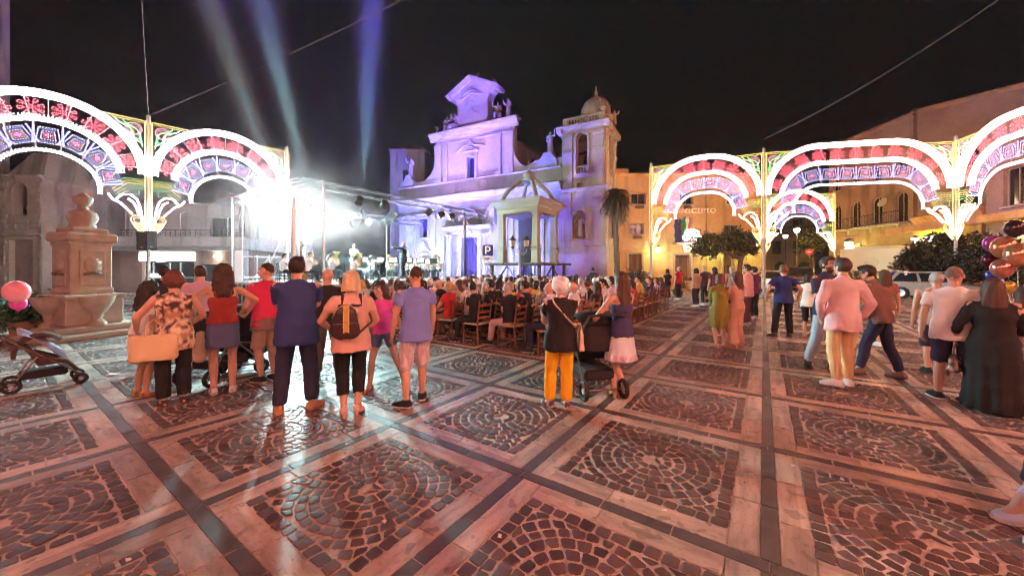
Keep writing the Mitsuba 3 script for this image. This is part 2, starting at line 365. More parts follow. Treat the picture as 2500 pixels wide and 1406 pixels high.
def slab_mesh(s):
    q, top = s[1], s[2]
    Vv, Fc = flat_piece(q, top, 0.02, 0.004)
    d = (U if s[3] == 0 else V); e = (V if s[3] == 0 else U)
    c = q.mean(0); uv = np.stack([(Vv[:, :2] - c) @ d + s[4], (Vv[:, :2] - c) @ e + s[4] * 3.7], 1)
    return Vv, Fc, uv
def joined_slabs(items):
    Vs, Fs, Us, k = [], [], [], 0
    for it in items:
        Vv, Fc, uv = slab_mesh(it); Vs.append(Vv); Fs.append(Fc + k); Us.append(uv); k += len(Vv)
    return np.vstack(Vs), np.vstack(Fs), np.vstack(Us)
slabs.sort(key=lambda s: -s[0])
for s in slabs[:300]:
    Vv, Fc, uv = slab_mesh(s); put(pv, 'light_slab', ply_((Vv, Fc), 'light_stone', uv=uv))
Vv, Fc, uv = joined_slabs(slabs[300:]); put(pv, 'far_light_slabs', ply_((Vv, Fc), 'light_stone', uv=uv), kind='stuff')
darks.sort(key=lambda s: -s[0])
for s in darks[:250]:
    put(pv, 'dark_slab', ply_(flat_piece(s[1], s[2], 0.02, 0.004), 'dark_stone'))
Vs, Fs, k = [], [], 0
for s in darks[250:]:
    a, b = flat_piece(s[1], s[2], 0.02, 0.004); Vs.append(a); Fs.append(b + k); k += len(a)
put(pv, 'far_dark_slabs', ply_((np.vstack(Vs), np.vstack(Fs)), 'dark_stone'), kind='stuff')
# beyond the cobbles one can tell apart, each square is one dark sett field
def setts(p, n, uv):
    r = dr.sqrt(uv.x * uv.x + uv.y * uv.y); k = dr.floor(r / 0.088); t = dr.atan2(uv.y, uv.x) * (k * 1.02 + 0.6)
    j = dr.maximum(SS(0.36, 0.46, dr.abs(r / 0.088 - k - 0.5)), SS(0.38, 0.47, dr.abs(t - dr.floor(t) - 0.5)))
    return MIX((0.05, 0.037, 0.033), (0.2, 0.15, 0.12), j) * (0.7 + 0.6 * N(p.x * 12, p.y * 12))
scene['sett_field'] = P(mikit.proc(setts), WET, 0.45)
Vs, Us, k = [], [], 0
for ia in range(-6, 24):
    for ib in range(-22, 22):
        c = uv_xy(ia + 0.5, ib + 0.5)
        if area_ok(c) and inside(c + [0, 1.6]) and c[1] >= 17:
            q = np.array([[-1, -1], [1, -1], [1, 1], [-1, 1]]) * FIELD; Vs.append(np.c_[q @ np.array([U, V]) + c, np.full(4, -0.003)]); Us.append(q)
n = len(Vs)
put(pv, 'far_sett_fields', ply_((np.vstack(Vs), (np.arange(n)[:, None, None] * 4 + np.array([[0, 1, 2], [0, 2, 3]])[None]).reshape(-1, 3)), 'sett_field', uv=np.vstack(Us)), kind='stuff')
# ---------------------------------------------------------------- festival light arches: timber frames set with bulbs
OCT = (np.array([[1, 0, 0], [-1, 0, 0], [0, 1, 0], [0, -1, 0], [0, 0, 1], [0, 0, -1.0]]), np.array([[0, 2, 4], [2, 1, 4], [1, 3, 4], [3, 0, 4], [2, 0, 5], [1, 2, 5], [3, 1, 5], [0, 3, 5]]))
WTUBE = (1, .97, 1)
class Bulbs:
    """Rows of small lamps drawn in an upright plane (s, z), with their colours; d = depth."""
    def __init__(self): self.p, self.c, self.r = [], [], []
    def pts(self, q, col, r=0.02, d=0.06):
        for x in np.asarray(q, float): self.p.append((x[0], d, x[1])); self.c.append(col); self.r.append(r)
    def line(self, q, col, step=0.075, r=0.02, d=0.06, closed=False):
        q = np.asarray(q, float)
        if closed: q = np.vstack([q, q[:1]])
        L = np.r_[0, np.cumsum(np.linalg.norm(np.diff(q, axis=0), axis=1))]; k = max(2, int(round(L[-1] / step)) + 1)
        t = np.linspace(0, L[-1], k)
        if closed: t = t[:-1]
        self.pts(np.stack([np.interp(t, L, q[:, 0]), np.interp(t, L, q[:, 1])], 1), col, r, d)
    def mesh(self):
        p, r = np.array(self.p), np.array(self.r); n = len(p)
        Vv = (p[:, None] + OCT[0][None] * r[:, None, None]).reshape(-1, 3); Fc = (OCT[1][None] + 6 * np.arange(n)[:, None, None]).reshape(-1, 3)
        return Vv, Fc
TONE = {'white': (1.7, 1.65, 1.8), 'blue': (.22, .28, 2.4), 'red': (2.6, .1, .3), 'green': (.03, 1.3, .25), 'yellow': (2.6, 1.75, .22), 'pink': (2.6, .8, 1.5), 'magenta': (3.6, .5, 3.4), 'crimson': (.8, .01, .03)}
def put_bulbs(parent, name, b, fr, power, kind=None, label=None):
    """The lamps of a part: its commonest colour is the part itself, the others are its sub-parts."""
    order = sorted(set(b.c), key=lambda c: -b.c.count(c)); key = None
    for c in order:
        sub = Bulbs(); sub.p = [p for p, k in zip(b.p, b.c) if k == c]; sub.r = [r for r, k in zip(b.r, b.c) if k == c]
        Vv, Fc = sub.mesh(); m = fr(trimesh.Trimesh(Vv, Fc, process=False)); e = np.array(TONE[c]) * power
        s = shape(m, 'bulb', emit=e, weight=max(0.004, .07 * float(np.mean(e)) * m.area))
        if key is None: key = put(parent, name, s, label=label, kind=kind or 'stuff')
        else: put(key, c + '_bulbs', s, kind='stuff')
    return key
def put_tubes(parent, name, curves, fr, col, power, r=0.026, d=(-0.07, 0.07), label=None):
    ms = []
    for c in curves:
        c = np.asarray(c, float)
        for dd in d: ms.append(tube(np.stack([c[:, 0], np.full(len(c), dd), c[:, 1]], 1), r, 5))
    m = fr(cat(ms)); e = np.array(col) * power
    s = shape(m, 'bulb', emit=e, weight=max(0.02, .07 * float(np.mean(e)) * m.area)); return put(parent, name, s, label=label)
def circ(cx, cz, r, n=16, a0=0, a1=2 * np.pi):
    t = np.linspace(a0, a1, n, endpoint=(abs(a1 - a0) < 6.2)); return np.stack([cx + r * np.cos(t), cz + r * np.sin(t)], 1)
class ArchPath:
    """A round arch (centre height zc, radius R) whose crown may be stretched by a straight length L."""
    def __init__(self, sc, zc, R, L=0.0, t0=0.0, t1=np.pi):
        n = 40; t = np.linspace(t0, t1, n); s = sc + R * np.cos(t) + np.where(np.cos(t) > 0, L / 2, -L / 2); z = zc + R * np.sin(t)
        self.q = np.stack([s, z], 1); self.L = np.r_[0, np.cumsum(np.linalg.norm(np.diff(self.q, axis=0), axis=1))]
    def at(self, f):
        t = f * self.L[-1]; p = np.array([np.interp(t, self.L, self.q[:, 0]), np.interp(t, self.L, self.q[:, 1])])
        e = 0.02; a = np.array([np.interp(t - e, self.L, self.q[:, k]) for k in (0, 1)]); b = np.array([np.interp(t + e, self.L, self.q[:, k]) for k in (0, 1)])
        d = (b - a) / np.linalg.norm(b - a); return p, d, np.array([-d[1], d[0]])
WP = 12.0        # radiance of the white lamps
def light_arch(p0, p1, label, group='festival light arches round the square', detail=True, sc_=1.0, zb=0.0, ends=(True, True), power=1.0, tint=WTUBE):
    """An arch between two masts at p0 and p1 (on the ground)."""
    p0, p1 = np.asarray(p0, float), np.asarray(p1, float); d = (p1 - p0); W = np.linalg.norm(d[:2]) / sc_
    al = d[:2] / np.linalg.norm(d[:2]); nn = np.array([al[1], -al[0]])
    mid = (p0 + p1) / 2
    if nn @ (-mid[:2]) < 0: nn = -nn
    fr0 = Frame([p0[0], p0[1], zb], al, nn)
    def fr(m):
        m = m.copy(); m.vertices = m.vertices * sc_; return fr0(m)
    key = thing('light_arch', label, 'light arch', group)
    L = max(0.0, W - 5.4); c = W / 2
    outer, mid_, inner = ArchPath(c, 5.72, 2.46, L), ArchPath(c, 5.42, 1.84, L, 0.12, np.pi - 0.12), ArchPath(c, 4.82, 1.3, L, -0.1, np.pi + 0.1)
    off = lambda path, k: path.q + np.array([path.at(f)[2] for f in path.L / path.L[-1]]) * k
    wp = WP * power
    put_tubes(key, 'outer_row', [off(outer, k) for k in (-.16, -.09, -.02, .05)], fr, tint, wp, 0.031)
    put_tubes(key, 'middle_row', [off(mid_, k) for k in (-.06, .03)], fr, tint, wp, .028)
    if detail:
        b = Bulbs()
        for k in (-.04, .05): b.line(off(inner, k), 'white', .105, .034)
        put_bulbs(key, 'inner_row', b, fr, 6.0 * power); b = Bulbs(); b.line(off(mid_, -.15), 'white', .1, .026); put_bulbs(key, 'bead_row', b, fr, 3.0 * power)
    else: put_tubes(key, 'inner_row', [off(inner, k) for k in (-.03, .04)], fr, tint, wp)
    fm = []                                       # timber frame
    for f in np.linspace(0.04, 0.96, 13):
        a, b = outer.at(f)[0], mid_.at(f)[0]; fm.append(tube([(a[0], 0, a[1]), (b[0], 0, b[1])], 0.016, 4))
    for f in np.linspace(0.03, 0.97, 8):
        a, b = mid_.at(f)[0], inner.at(f)[0]; fm.append(tube([(a[0], 0, a[1]), (b[0], 0, b[1])], 0.025, 4))
    for pth in (outer, mid_, inner): fm.append(tube(np.stack([pth.q[:, 0], np.full(len(pth.q), 0.0), pth.q[:, 1]], 1), 0.03, 4))
    for s in (0.1, W - 0.1): fm.append(tube([(s, 0, 3.1), (s, 0, 8.0)], 0.03, 4))
    add(key, 'timber_frame', fr(cat(fm)), 'matte', (0.2, 0.19, 0.18))
    if not detail: return key
    nf = 8 + int(round(L / 0.95))
    fpath = ArchPath(c, 5.58, 2.1, L)
    for i in range(nf):                           # red flowers
        (x, z), t, n = fpath.at((i + 0.55) / nf * 0.96 + 0.015); b = Bulbs(); R0 = 0.33
        for k in range(8):
            a = k * np.pi / 4 + 0.39; e = np.array([math.cos(a), math.sin(a)]); g = np.array([-e[1], e[0]]); o = np.array([x, z])
            b.line([o + e * .05, o + e * R0 * .62], 'red', .06, .018)
            tip = o + e * R0 * .8
            b.line([tip - e * .07 + g * .035, tip + e * .06 + g * .055, tip + e * .06 - g * .055, tip - e * .07 - g * .035], 'red', .055, .018)
        put_bulbs(key, 'red_flower', b, fr, 1.5)
    npan = 7 + int(round(L / 0.95))
    ppath = ArchPath(c, 5.1, 1.57, L, 0.0, np.pi)
    for i in range(npan):                         # blue panels with a red heart
        (x, z), t, n = ppath.at((i + 0.5) / npan); b = Bulbs(); o = np.array([x, z]); w, h = ppath.L[-1] / npan * 0.5, 0.32
        P4 = lambda a, k: [o + t * a * sx * (1 + 0.12 * sy) + n * k * sy for sx, sy in ((-1, -1), (1, -1), (1, 1), (-1, 1))]
        b.line(P4(w * .74, h * .92), 'white', .07, .02, closed=True); b.line(P4(w * .74, h * .74), 'blue', .06, .02, closed=True)
        b.line(P4(w * .46, h * .5), 'white', .065, .02, closed=True)
        for k in (-.24, -.08, .08, .24): b.line([o - t * w * .3 + n * h * k * 1.1, o + t * w * .3 + n * h * k * 1.1], 'crimson', .06, .022, d=.04)
        b.line([o - t * .06, o + t * .06], 'magenta', .05, .024, d=.08); b.line([o - n * .06, o + n * .06], 'magenta', .05, .024, d=.08)
        for k in (-1, 1): b.line([o + t * w * k * .99 + n * -h, o + t * w * k * 1.02 + n * h], 'blue', .03, .034)
        put_bulbs(key, 'blue_panel', b, fr, 1.0)
    for side in (0, 1):
        if not ends[side]: continue
        X = (lambda q: [(a, z) for a, z in q]) if side == 0 else (lambda q: [(W - a, z) for a, z in q])
        b = Bulbs()                               # spandrel: yellow edge, pink ring, green leaves
        b.line(X([(.06, 8.02), (1.5 + L * 0, 8.02)]), 'yellow', .05, .022); b.line(X([(.06, 7.93), (1.3, 7.93)]), 'yellow', .06, .02)
        b.line(X([(.12, 6.2), (.12, 7.9)]), 'yellow', .06, .022)
        b.line(X(circ(.45, 7.6, .25)), 'pink', .05, .02); b.line(X(circ(.45, 7.58, .19)), 'pink', .06, .018); b.line(X([(.45, 7.45), (.36, 7.7), (.45, 7.64), (.54, 7.7), (.45, 7.45)]), 'crimson', .05, .018)
        for k, ph in ((0, 0.0), (1, 1.4)):
            t = np.linspace(0, 1, 24); ang = np.pi - 0.05 - t * 0.95 * 0.95
            R = 2.74 + .15 * k + .07 * np.sin(t * 20 + ph)
            q = [(2.7 + R[j] * math.cos(ang[j]), 5.8 + R[j] * math.sin(ang[j])) for j in range(24)]
            q = [(a, z) for a, z in q if a > .16 and z < 7.9]
            if len(q) > 3: b.line(X(q), 'green', .045, .024); b.line(X([(a + .05, z + .05) for a, z in q]), 'green', .05, .024)
        b.line(X([(.2, 6.7), (.42, 7.0), (.3, 7.2), (.6, 7.25), (.75, 7.55), (1.0, 7.6), (1.25, 7.85)]), 'green', .05, .022)
        b.line(X([(.2, 6.9), (.25, 7.25)]), 'green', .05, .024)
        put_bulbs(key, 'leaf_spandrel', b, fr, 1.0)
        b = Bulbs()                               # stepped bracket under the flowers
        for k, col in enumerate(('green', 'yellow', 'yellow', 'green')):
            z = 5.46 - .1 * k; e = .05 * k
            b.line(X([(.14, z), (.72 - e, z), (1.12 - e, z - .42)]), col, .06, .021)
        b.line(X([(.14, 5.05), (.55, 5.05)]), 'green', .06, .022); b.line(X([(.6, 4.95), (.9, 4.7)]), 'yellow', .06, .02)
        b.line(X([(.3, 4.98), (.3, 4.8), (.55, 4.8)]), 'green', .06, .02)
        put_bulbs(key, 'stepped_bracket', b, fr, 1.0)
        q1 = [(1.18, 4.72), (1.05, 4.5), (.85, 4.4), (.62, 4.12), (.5, 3.95)]; q2 = [(.95, 4.55), (.78, 4.75), (.55, 4.78), (.35, 4.6), (.24, 4.2), (.18, 3.7), (.12, 3.3)]
        q3 = [(.62, 4.6), (.45, 4.45), (.34, 4.15), (.3, 3.9)]
        put_tubes(key, 'white_scroll', [X(q1), X(q2), X(q3)], fr, tint, wp * .8, .028)
        b = Bulbs()
        b.line(X(circ(.34, 3.72, .2, 14)), 'yellow', .05, .024); b.line(X(circ(.34, 3.7, .12, 10)), 'yellow', .05, .022)
        for k in range(4): b.line(X([(.22 + .06 * k, 3.5), (.14 + .02 * k, 3.12)]), 'yellow', .055, .022)
        b.line(X([(.55, 3.7), (.42, 3.4), (.2, 3.08)]), 'white', .045, .022)
        put_bulbs(key, 'yellow_tulip', b, fr, 1.0)
    return key
def arch_mast(p, label, top=8.3, base=0.0, sc_=1.0, lit=True, power=1.0):
    key = thing('arch_mast', label, 'mast', 'masts of the light arches')
    x, y = p[:2]
    add(key, 'pole', bar((x, y, base), (x, y, base + top), 0.07, 10), 'matte', (0.42, 0.4, 0.38), smooth=40)
    add(key, 'foot', rbox(x - .25, x + .25, y - .25, y + .25, base, base + .18, .03), 'matte', (0.3, 0.29, 0.28))
    if lit:
        h = np.array([-x, -y]); h /= np.linalg.norm(h); fr = Frame([x, y, base], [h[1], -h[0]], h)
        b = Bulbs()
        for s in (-.1, .1): b.line([(s, 3.3 * sc_), (s, 7.95 * sc_)], 'yellow', .07, .022, d=.1)
        for z in np.arange(3.4, 7.9, .14): b.pts([(0, z * sc_)], 'yellow', .02, d=.1)
        put_bulbs(key, 'bulb_ladder', b, fr, 1.0, kind='stuff')
    return key
LM = [np.array([-23.1, 7.7]), np.array([-19.45, 11.85]), np.array([-15.9, 15.95]), np.array([-12.35, 20.0])]
RM = [np.array([8.8, 23.06]), np.array([13.96, 20.2]), np.array([22.4, 18.4]), np.array([20.5, 12.4])]
WARM = (1, .56, .4); LILAC = (1, .86, .92)
light_arch(LM[0], LM[1], 'light arch cut off by the picture edge above the pink balloon', tint=LILAC, power=1.5)
light_arch(LM[1], LM[2], 'large light arch over the stone belfry and the fountain', tint=LILAC, power=1.5)
light_arch(LM[2], LM[3], 'light arch over the shop terrace, reaching to the glaring stage lamps', tint=LILAC, power=1.5)
for p, l in zip(LM, ('mast beyond the picture edge', 'mast next to the stone belfry, hidden by the arch end', 'mast carrying two black loudspeakers behind the woman with the tote bag', 'mast beside the glaring stage lamps')):
    arch_mast(p, 'light arch ' + l)
light_arch(RM[0], RM[1], 'light arch in front of the ochre town hall', power=.95, tint=WARM)
light_arch(RM[1], RM[2], 'wide flat-topped light arch spanning the parked cars', power=.95, tint=WARM)
light_arch(RM[2], RM[3], 'light arch rising out of the picture above the balloons', power=.95, tint=WARM)
for p, l in zip(RM, ('first mast in front of the town hall door', 'mast at the street mouth between two arches', 'mast above the silver hatchback', 'mast out of the picture past the balloons')):
    arch_mast(p, 'light arch ' + l)
SM = [np.array([21.6, 31.3]), np.array([27.4, 31.0])]
light_arch(SM[0], SM[1], 'small light arch across the street mouth', power=.95, tint=WARM)
arch_mast(SM[0], 'light arch mast at the near kerb of the street'); arch_mast(SM[1], 'light arch mast at the far kerb of the street')
# the ring of arches goes on round the square behind the onlookers
BK = [np.array([20.5, 12.4]), np.array([19.0, 4.5]), np.array([17.5, -3.5]), np.array([13.5, -9.5]), np.array([5.5, -12]), np.array([-3, -12.5]), np.array([-11.5, -9.5]), np.array([-18.5, -3.5])]
for i in range(1, len(BK) - 1):
    k = light_arch(BK[i], BK[i + 1], f'light arch number {i} of the ring behind the onlookers', detail=False, power=1.6, tint=(1, .38, .3))
    labels[k]['label'] = 'amber-pink light arch of the ring behind the onlookers'; labels[k]['group'] = 'light arches behind the onlookers'
def wire(a, b, label, sag=0.5, r=0.006):
    t = np.linspace(0, 1, 16)[:, None]; q = np.asarray(a) * (1 - t) + np.asarray(b) * t; q[:, 2] -= sag * 4 * (t * (1 - t))[:, 0]
    k = add(None, 'guy_wire', tube(q, r, 4), 'matte', (0.5, 0.5, 0.55)); labels[k] = {'label': label, 'category': 'wire', 'group': 'guy wires of the light arches'}
wire([*LM[2], 8.3], [-11.5, 11.0, 15.5], 'steep guy wire rising from the loudspeaker mast', .1)
wire([*LM[2], 8.3], [0.5, 18.0, 18.0], 'long guy wire crossing the dark sky from the loudspeaker mast', .3)
wire([*RM[1], 8.8], [20.5, 14.0, 13.2], 'guy wire rising from the street mouth mast', .4)
# ---------------------------------------------------------------- statues: carved standing or seated figures of stone
def ring_pts(c, rx, ry, ux, uy, n=14):
    t = np.linspace(0, 2 * np.pi, n, endpoint=False); return np.asarray(c, float) + np.outer(np.cos(t) * rx, ux) + np.outer(np.sin(t) * ry, uy)
_SP = np.array(trimesh.creation.icosphere(1).vertices)
def ball(c, r):
    return _SP * np.asarray(r, float) + np.asarray(c, float)
def hull(*pts): return m3.Manifold.hull_points(np.vstack(pts))
def union(ms): return m3.Manifold.batch_boolean(ms, m3.OpType.Add)
def smooth_solid(man, edge, it=8, lam=0.5):
    m = tm(man.refine_to_length(edge)); v, f = np.asarray(m.vertices, float), np.asarray(m.faces)
    if it:
        n = len(v); i = np.r_[f[:, 0], f[:, 1], f[:, 2]]; j = np.r_[f[:, 1], f[:, 2], f[:, 0]]
        A = sparse.coo_matrix((np.ones(len(i)), (i, j)), (n, n)).tocsr(); A = ((A + A.T) > 0).astype(float); A = sparse.diags(1 / np.maximum(np.asarray(A.sum(1)).ravel(), 1)) @ A
        for k in range(it):
            v = v + lam * (A @ v - v); v = v - (lam + .03) * (A @ v - v)
    return trimesh.Trimesh(v, f, process=False)
def stone_figure(h=1.7, pose='stand', arm=1):
    X, Y = np.array([1., 0, 0]), np.array([0, 1., 0]); z = lambda f: np.array([0, 0, f * h])
    R = lambda f, rx, ry, dx=0., dy=0.: ring_pts(z(f) + (dx * h, dy * h, 0), rx * h, ry * h, X, Y)
    ps = []
    if pose == 'stand':
        ps += [hull(R(0, .15, .13), R(.25, .13, .11)), hull(R(.25, .13, .11), R(.5, .12, .1, .01)), hull(R(.5, .12, .1, .01), R(.62, .1, .085)), hull(R(.62, .1, .085), R(.8, .125, .085)), hull(R(.8, .12, .08), R(.86, .05, .05))]
        b = 0
    else:
        ps += [hull(R(0, .2, .2, 0, .05), R(.2, .18, .2, 0, .08)), hull(R(.2, .17, .18), R(.45, .12, .1, 0, -.05)), hull(R(.45, .12, .1, 0, -.05), R(.68, .14, .1, 0, -.05)), hull(ball(z(.24) + [.08 * h, -.02, 0], .09 * h), ball(z(.22) + [.1 * h, .3 * h, 0], .08 * h), ball(z(.0) + [.1 * h, .33 * h, 0], .07 * h)),
               hull(ball(z(.24) + [-.08 * h, -.02, 0], .09 * h), ball(z(.16) + [-.14 * h, .28 * h, 0], .08 * h), ball(z(-.02) + [-.16 * h, .36 * h, 0], .07 * h))]
        b = -.12
    hz = .93 + b * .9; hy = 0 if pose == 'stand' else -.03
    ps.append(hull(ball(z(hz) + [0, (hy + .01) * h, 0], np.array([.055, .065, .075]) * h))); ps.append(hull(R(.84 + b, .045, .045, 0, hy), R(.9 + b, .045, .045, 0, hy)))
    sh = .8 + b
    for s in (-1, 1):
        a = np.array([s * .13 * h, hy * h, sh * h])
        if s == arm: e, w = a + np.array([s * .1, .06, -.04]) * h, a + np.array([s * .12, .14, .16]) * h
        else: e, w = a + np.array([s * .06, -.02, -.2]) * h, a + np.array([-s * .03, .12, -.22]) * h
        ps += [hull(ball(a, .05 * h), ball(e, .042 * h)), hull(ball(e, .042 * h), ball(w, .03 * h)), hull(ball(w, .03 * h), ball(w + (w - e) * .25, .02 * h))]
    ps.append(hull(ball(z(hz) + [0, (hy + .07) * h, -.01 * h], .014 * h), ball(z(hz) + [0, (hy + .05) * h, .03 * h], .016 * h)))
    m = smooth_solid(union(ps), .05 * h, 6)
    v = m.vertices; fold = np.sin(np.arctan2(v[:, 0], v[:, 1]) * 9 + v[:, 2] * 3) * .012 * h * np.clip(1 - v[:, 2] / (sh * h), 0, 1)
    m.vertices = v + m.vertex_normals * fold[:, None]; return m
def statue(p, yaw, h, label, pose='stand', arm=1, mat='church_stone', plinth=0.0, group='statues on the church'):
    key = thing('statue', label, 'statue', group)
    M = np.asarray(pose_matrix(p[0], p[1], p[2] + plinth, yaw).matrix)
    add(key, 'figure', move(stone_figure(h, pose, arm), M), mat, smooth=True)
    if plinth: add(key, 'plinth', move(rbox(-.3, .3, -.3, .3, -plinth, .02, .03), M), mat)
    return key

# ---------------------------------------------------------------- the church (axes: a along the front, o outwards, z up)
CH = Frame([-3.8, 32.0, 0], (.88, -.475), (-.475, -.88)); AC = 0.25
ch = thing('church', 'baroque stone church floodlit violet with curved gable and statues', 'church')
def chp(name, meshes, mat='church_stone', parent=None, **k): return add(parent or ch, name, CH(cat(meshes) if isinstance(meshes, list) else meshes), mat, **k)
holes = [rect(-.72, .95, 0, 4.4), rect(-5.6, -4.65, 4.6, 6.35), rect(5.15, 6.1, 4.6, 6.35), rect(-5.7, -4.6, 0, 2.9), rect(5.1, 6.2, 0, 2.9)]
low = rect(-8.3, 8.65, 0, 9.45)
for q in holes: low = low.difference(q)
chp('front_wall', slab2d(low, -.9, 0))
upper = Polygon([(-8.3, 9.44), (8.65, 9.44), (8.65, 10.2)] + [(5.55 + 3.1 * math.cos(t) ** 2, 10.2 + .0 * t) for t in (0,)] +
    [(6.4, 10.25), (5.75, 9.95)] + [(4.42 + 1.33 * (1 - math.sin(t)) , 9.9 + 1.9 * (1 - math.cos(t))) for t in np.linspace(.1, np.pi / 2, 9)] + [(4.42, 13.4), (-3.82, 13.4)] +
    [(-3.82 - 1.9 * (1 - math.sin(t)), 9.9 + 2.1 * (1 - math.cos(t))) for t in np.linspace(np.pi / 2, .1, 9)] + [(-6.1, 9.95), (-6.7, 10.2), (-8.3, 10.2)])
upper = upper.buffer(0).difference(rect(-.18, .63, 9.5, 11.45))
chp('upper_wall', slab2d(upper, -.75, -.08))
neck = [(-1.3, 14.1), (-1.32, 16.2), (-1.55, 16.75), (-2.1, 17.15), (.13, 18.3), (2.6, 17.1), (2.05, 16.7), (1.85, 16.2), (1.83, 14.1)]
chp('gable', slab2d(Polygon(neck), -1.1, -.15))
gc = []
for (a0, z0, a1, z1) in ((-2.35, 17.1, .13, 18.4), (.13, 18.4, 2.95, 17.0)):
    d = np.array([a1 - a0, z1 - z0]); d /= np.linalg.norm(d); n = np.array([-d[1], d[0]])
    for k, (o, t0, t1) in enumerate(((.3, .02, .12), (.18, -.12, .03), (.06, -.22, -.1))):
        p = np.array([[a0, z0], [a1, z1]]); q = Polygon([p[0] + n * t0, p[1] + n * t0, p[1] + n * t1, p[0] + n * t1]); gc.append(slab2d(q, -1.2, o + .1 - .15))
gk = chp('gable_cornice', gc)
rel = []                                         # the carved monogram and scrolls
def swirl(pts, r=.05, o=.0): return tube([(a, o, z) for a, z in pts], r, 6)
rel += [swirl([(-.35, 15.2), (-.3, 16.0), (0, 16.3), (.35, 16.15), (.3, 15.85), (-.1, 15.8)], .06, -.12), swirl([(.05, 15.8), (.4, 15.4), (.8, 15.15)], .06, -.12), swirl([(-.9, 16.6), (-.4, 16.9), (.1, 17.1), (.6, 16.95), (1.2, 16.75)], .05, -.12), swirl([(-.7, 17.0), (-.2, 17.25), (.3, 17.3), (.8, 17.1)], .07, -.12)]
chp('carved_monogram', rel, smooth=40)
chp('upper_cornice', [cornice(-4.35, 4.85, 13.35, scaled(CORN, 1.2, 1.5), -.08), box(-4.3, 4.8, -.8, .0, 14.05, 14.12), cornice(-3.85, 4.45, 12.95, [(0, 0), (.06, .03), (.06, .1), (0, .12)], -.08)])
chp('parapet_step', [rbox(-2.9, 3.6, -.9, -.2, 14.1, 14.32, .03)])
for a0, a1 in ((-3.8, -3.05), (-2.7, -2.35), (2.9, 3.25), (3.6, 4.4)): chp('upper_pilaster', [box(a0, a1, -.1, .06, 9.5, 12.9), box(a0 - .05, a1 + .05, -.1, .11, 12.7, 12.97), box(a0 - .05, a1 + .05, -.1, .11, 9.5, 9.8)])
w = chp('upper_window', box(-.2, .65, -.55, -.5, 9.45, 11.5), 'window_glass')
chp('surround', [slab2d(rect(-.42, .87, 9.5, 11.7).difference(rect(-.18, .63, 9.4, 11.45)), -.1, .08)], parent=w)
chp('broken_pediment', [swirl([(-1.3, 12.0), (-.9, 12.2), (-.5, 12.5), (-.1, 12.45), (.25, 12.8), (.6, 12.4), (1.0, 12.35), (1.6, 12.2)], .09, .02), swirl([(.1, 12.9), (.2, 12.5), (.45, 12.35)], .1, .04), cornice(-.6, 1.05, 11.75, scaled(CORN, .5, .4), -.02), swirl([(-.5, 11.95), (-.1, 12.25), (.3, 12.3), (.9, 11.95)], .08, .03)], smooth=40, parent=w)
chp('attic_moulding', [cornice(-8.35, 8.65, 9.38, [(0, 0), (.1, .04), (.14, .12), (.1, .16)])])
chp('attic_base', [cornice(-8.35, 8.65, 8.3, [(0, 0), (.02, .02), (.03, .1), (0, .12)])])
brk = [-8.4, -6.2, -2.3, 2.8, 6.6, 8.65]
lc = []
for i in range(5): lc.append(cornice(brk[i] + (.0 if i else 0), brk[i + 1], 7.62, scaled(CORN, 1.7 if i in (0, 2, 4) else 1.4, 1.25)))
lc.append(cornice(-8.35, 8.65, 6.75, [(0, 0), (.05, .02), (.08, .12), (.02, .16)]))
chp('lower_cornice', lc)
for a0, a1 in ((-8.2, -7.3), (-6.7, -6.2), (-4.0, -3.65), (-3.4, -2.6), (3.1, 3.9), (4.15, 4.5), (6.7, 7.2), (7.75, 8.6)):
    chp('pilaster', [box(a0, a1, -.1, .1, .6, 6.3), box(a0 - .07, a1 + .07, -.1, .17, 0, .65), cornice(a0 - .02, a1 + .02, 6.2, [(0, 0), (.06, .03), (.1, .2), (.2, .4), (.16, .5)], .08)])
d = chp('main_door', [box(-.75, .98, -.62, -.5, 0, 4.45)], 'matte', color=(.035, .02, .014))
chp('door_panel', [rbox(-.66 + .4 * i, -.34 + .4 * i, -.52, -.46, .25 + 1.35 * j, 1.4 + 1.35 * j, .02) for i in range(4) for j in range(3)], 'matte', color=(.045, .026, .018), parent=d, kind='stuff')
p = chp('portal', [slab2d(rect(-1.1, 1.33, 0, 4.75).difference(rect(-.72, .95, -.1, 4.4)), -.1, .14), cornice(-1.2, 1.45, 4.75, [(0, 0), (.08, .03), (.08, .3), (.2, .42), (.22, .5)], .05)])
for a in (-1.75, 1.95):
    c = chp('portal_column', cat([lathe([(.24, .9), (.26, 1.0), (.21, 1.1), (.2, 2.4), (.17, 4.0), (.19, 4.1), (.2, 4.15)], 14, (a, .42, 0)), rbox(a - .32, a + .32, .1, .74, 0, .9, .03)]), smooth=40)
    chp('capital', [lathe([(.18, 4.12), (.22, 4.3), (.3, 4.5), (.32, 4.58)], 12, (a, .42, 0)), rbox(a - .32, a + .32, .1, .74, 4.56, 4.66, .015)], parent=c)
chp('portal_entablature', [rbox(-2.35, 2.55, .0, .5, 4.68, 5.0, .02), cornice(-2.45, 2.65, 5.0, scaled(CORN, 1.1, .7), .42), box(-2.4, 2.6, -.1, .45, 5.02, 5.3)])
chp('shell_pediment', [slab2d(arch_poly(-.85, 1.35, 5.35, 6.8, 12), -.1, .34), swirl([(a, z) for a, z in circ(.25, 5.75, 1.0, 14, 0, np.pi)], .12, .36)] + [swirl([(.25, 5.6), (.25 + .85 * math.cos(t), 5.7 + .85 * math.sin(t))], .06, .35) for t in np.linspace(.15, np.pi - .15, 8)], smooth=40)
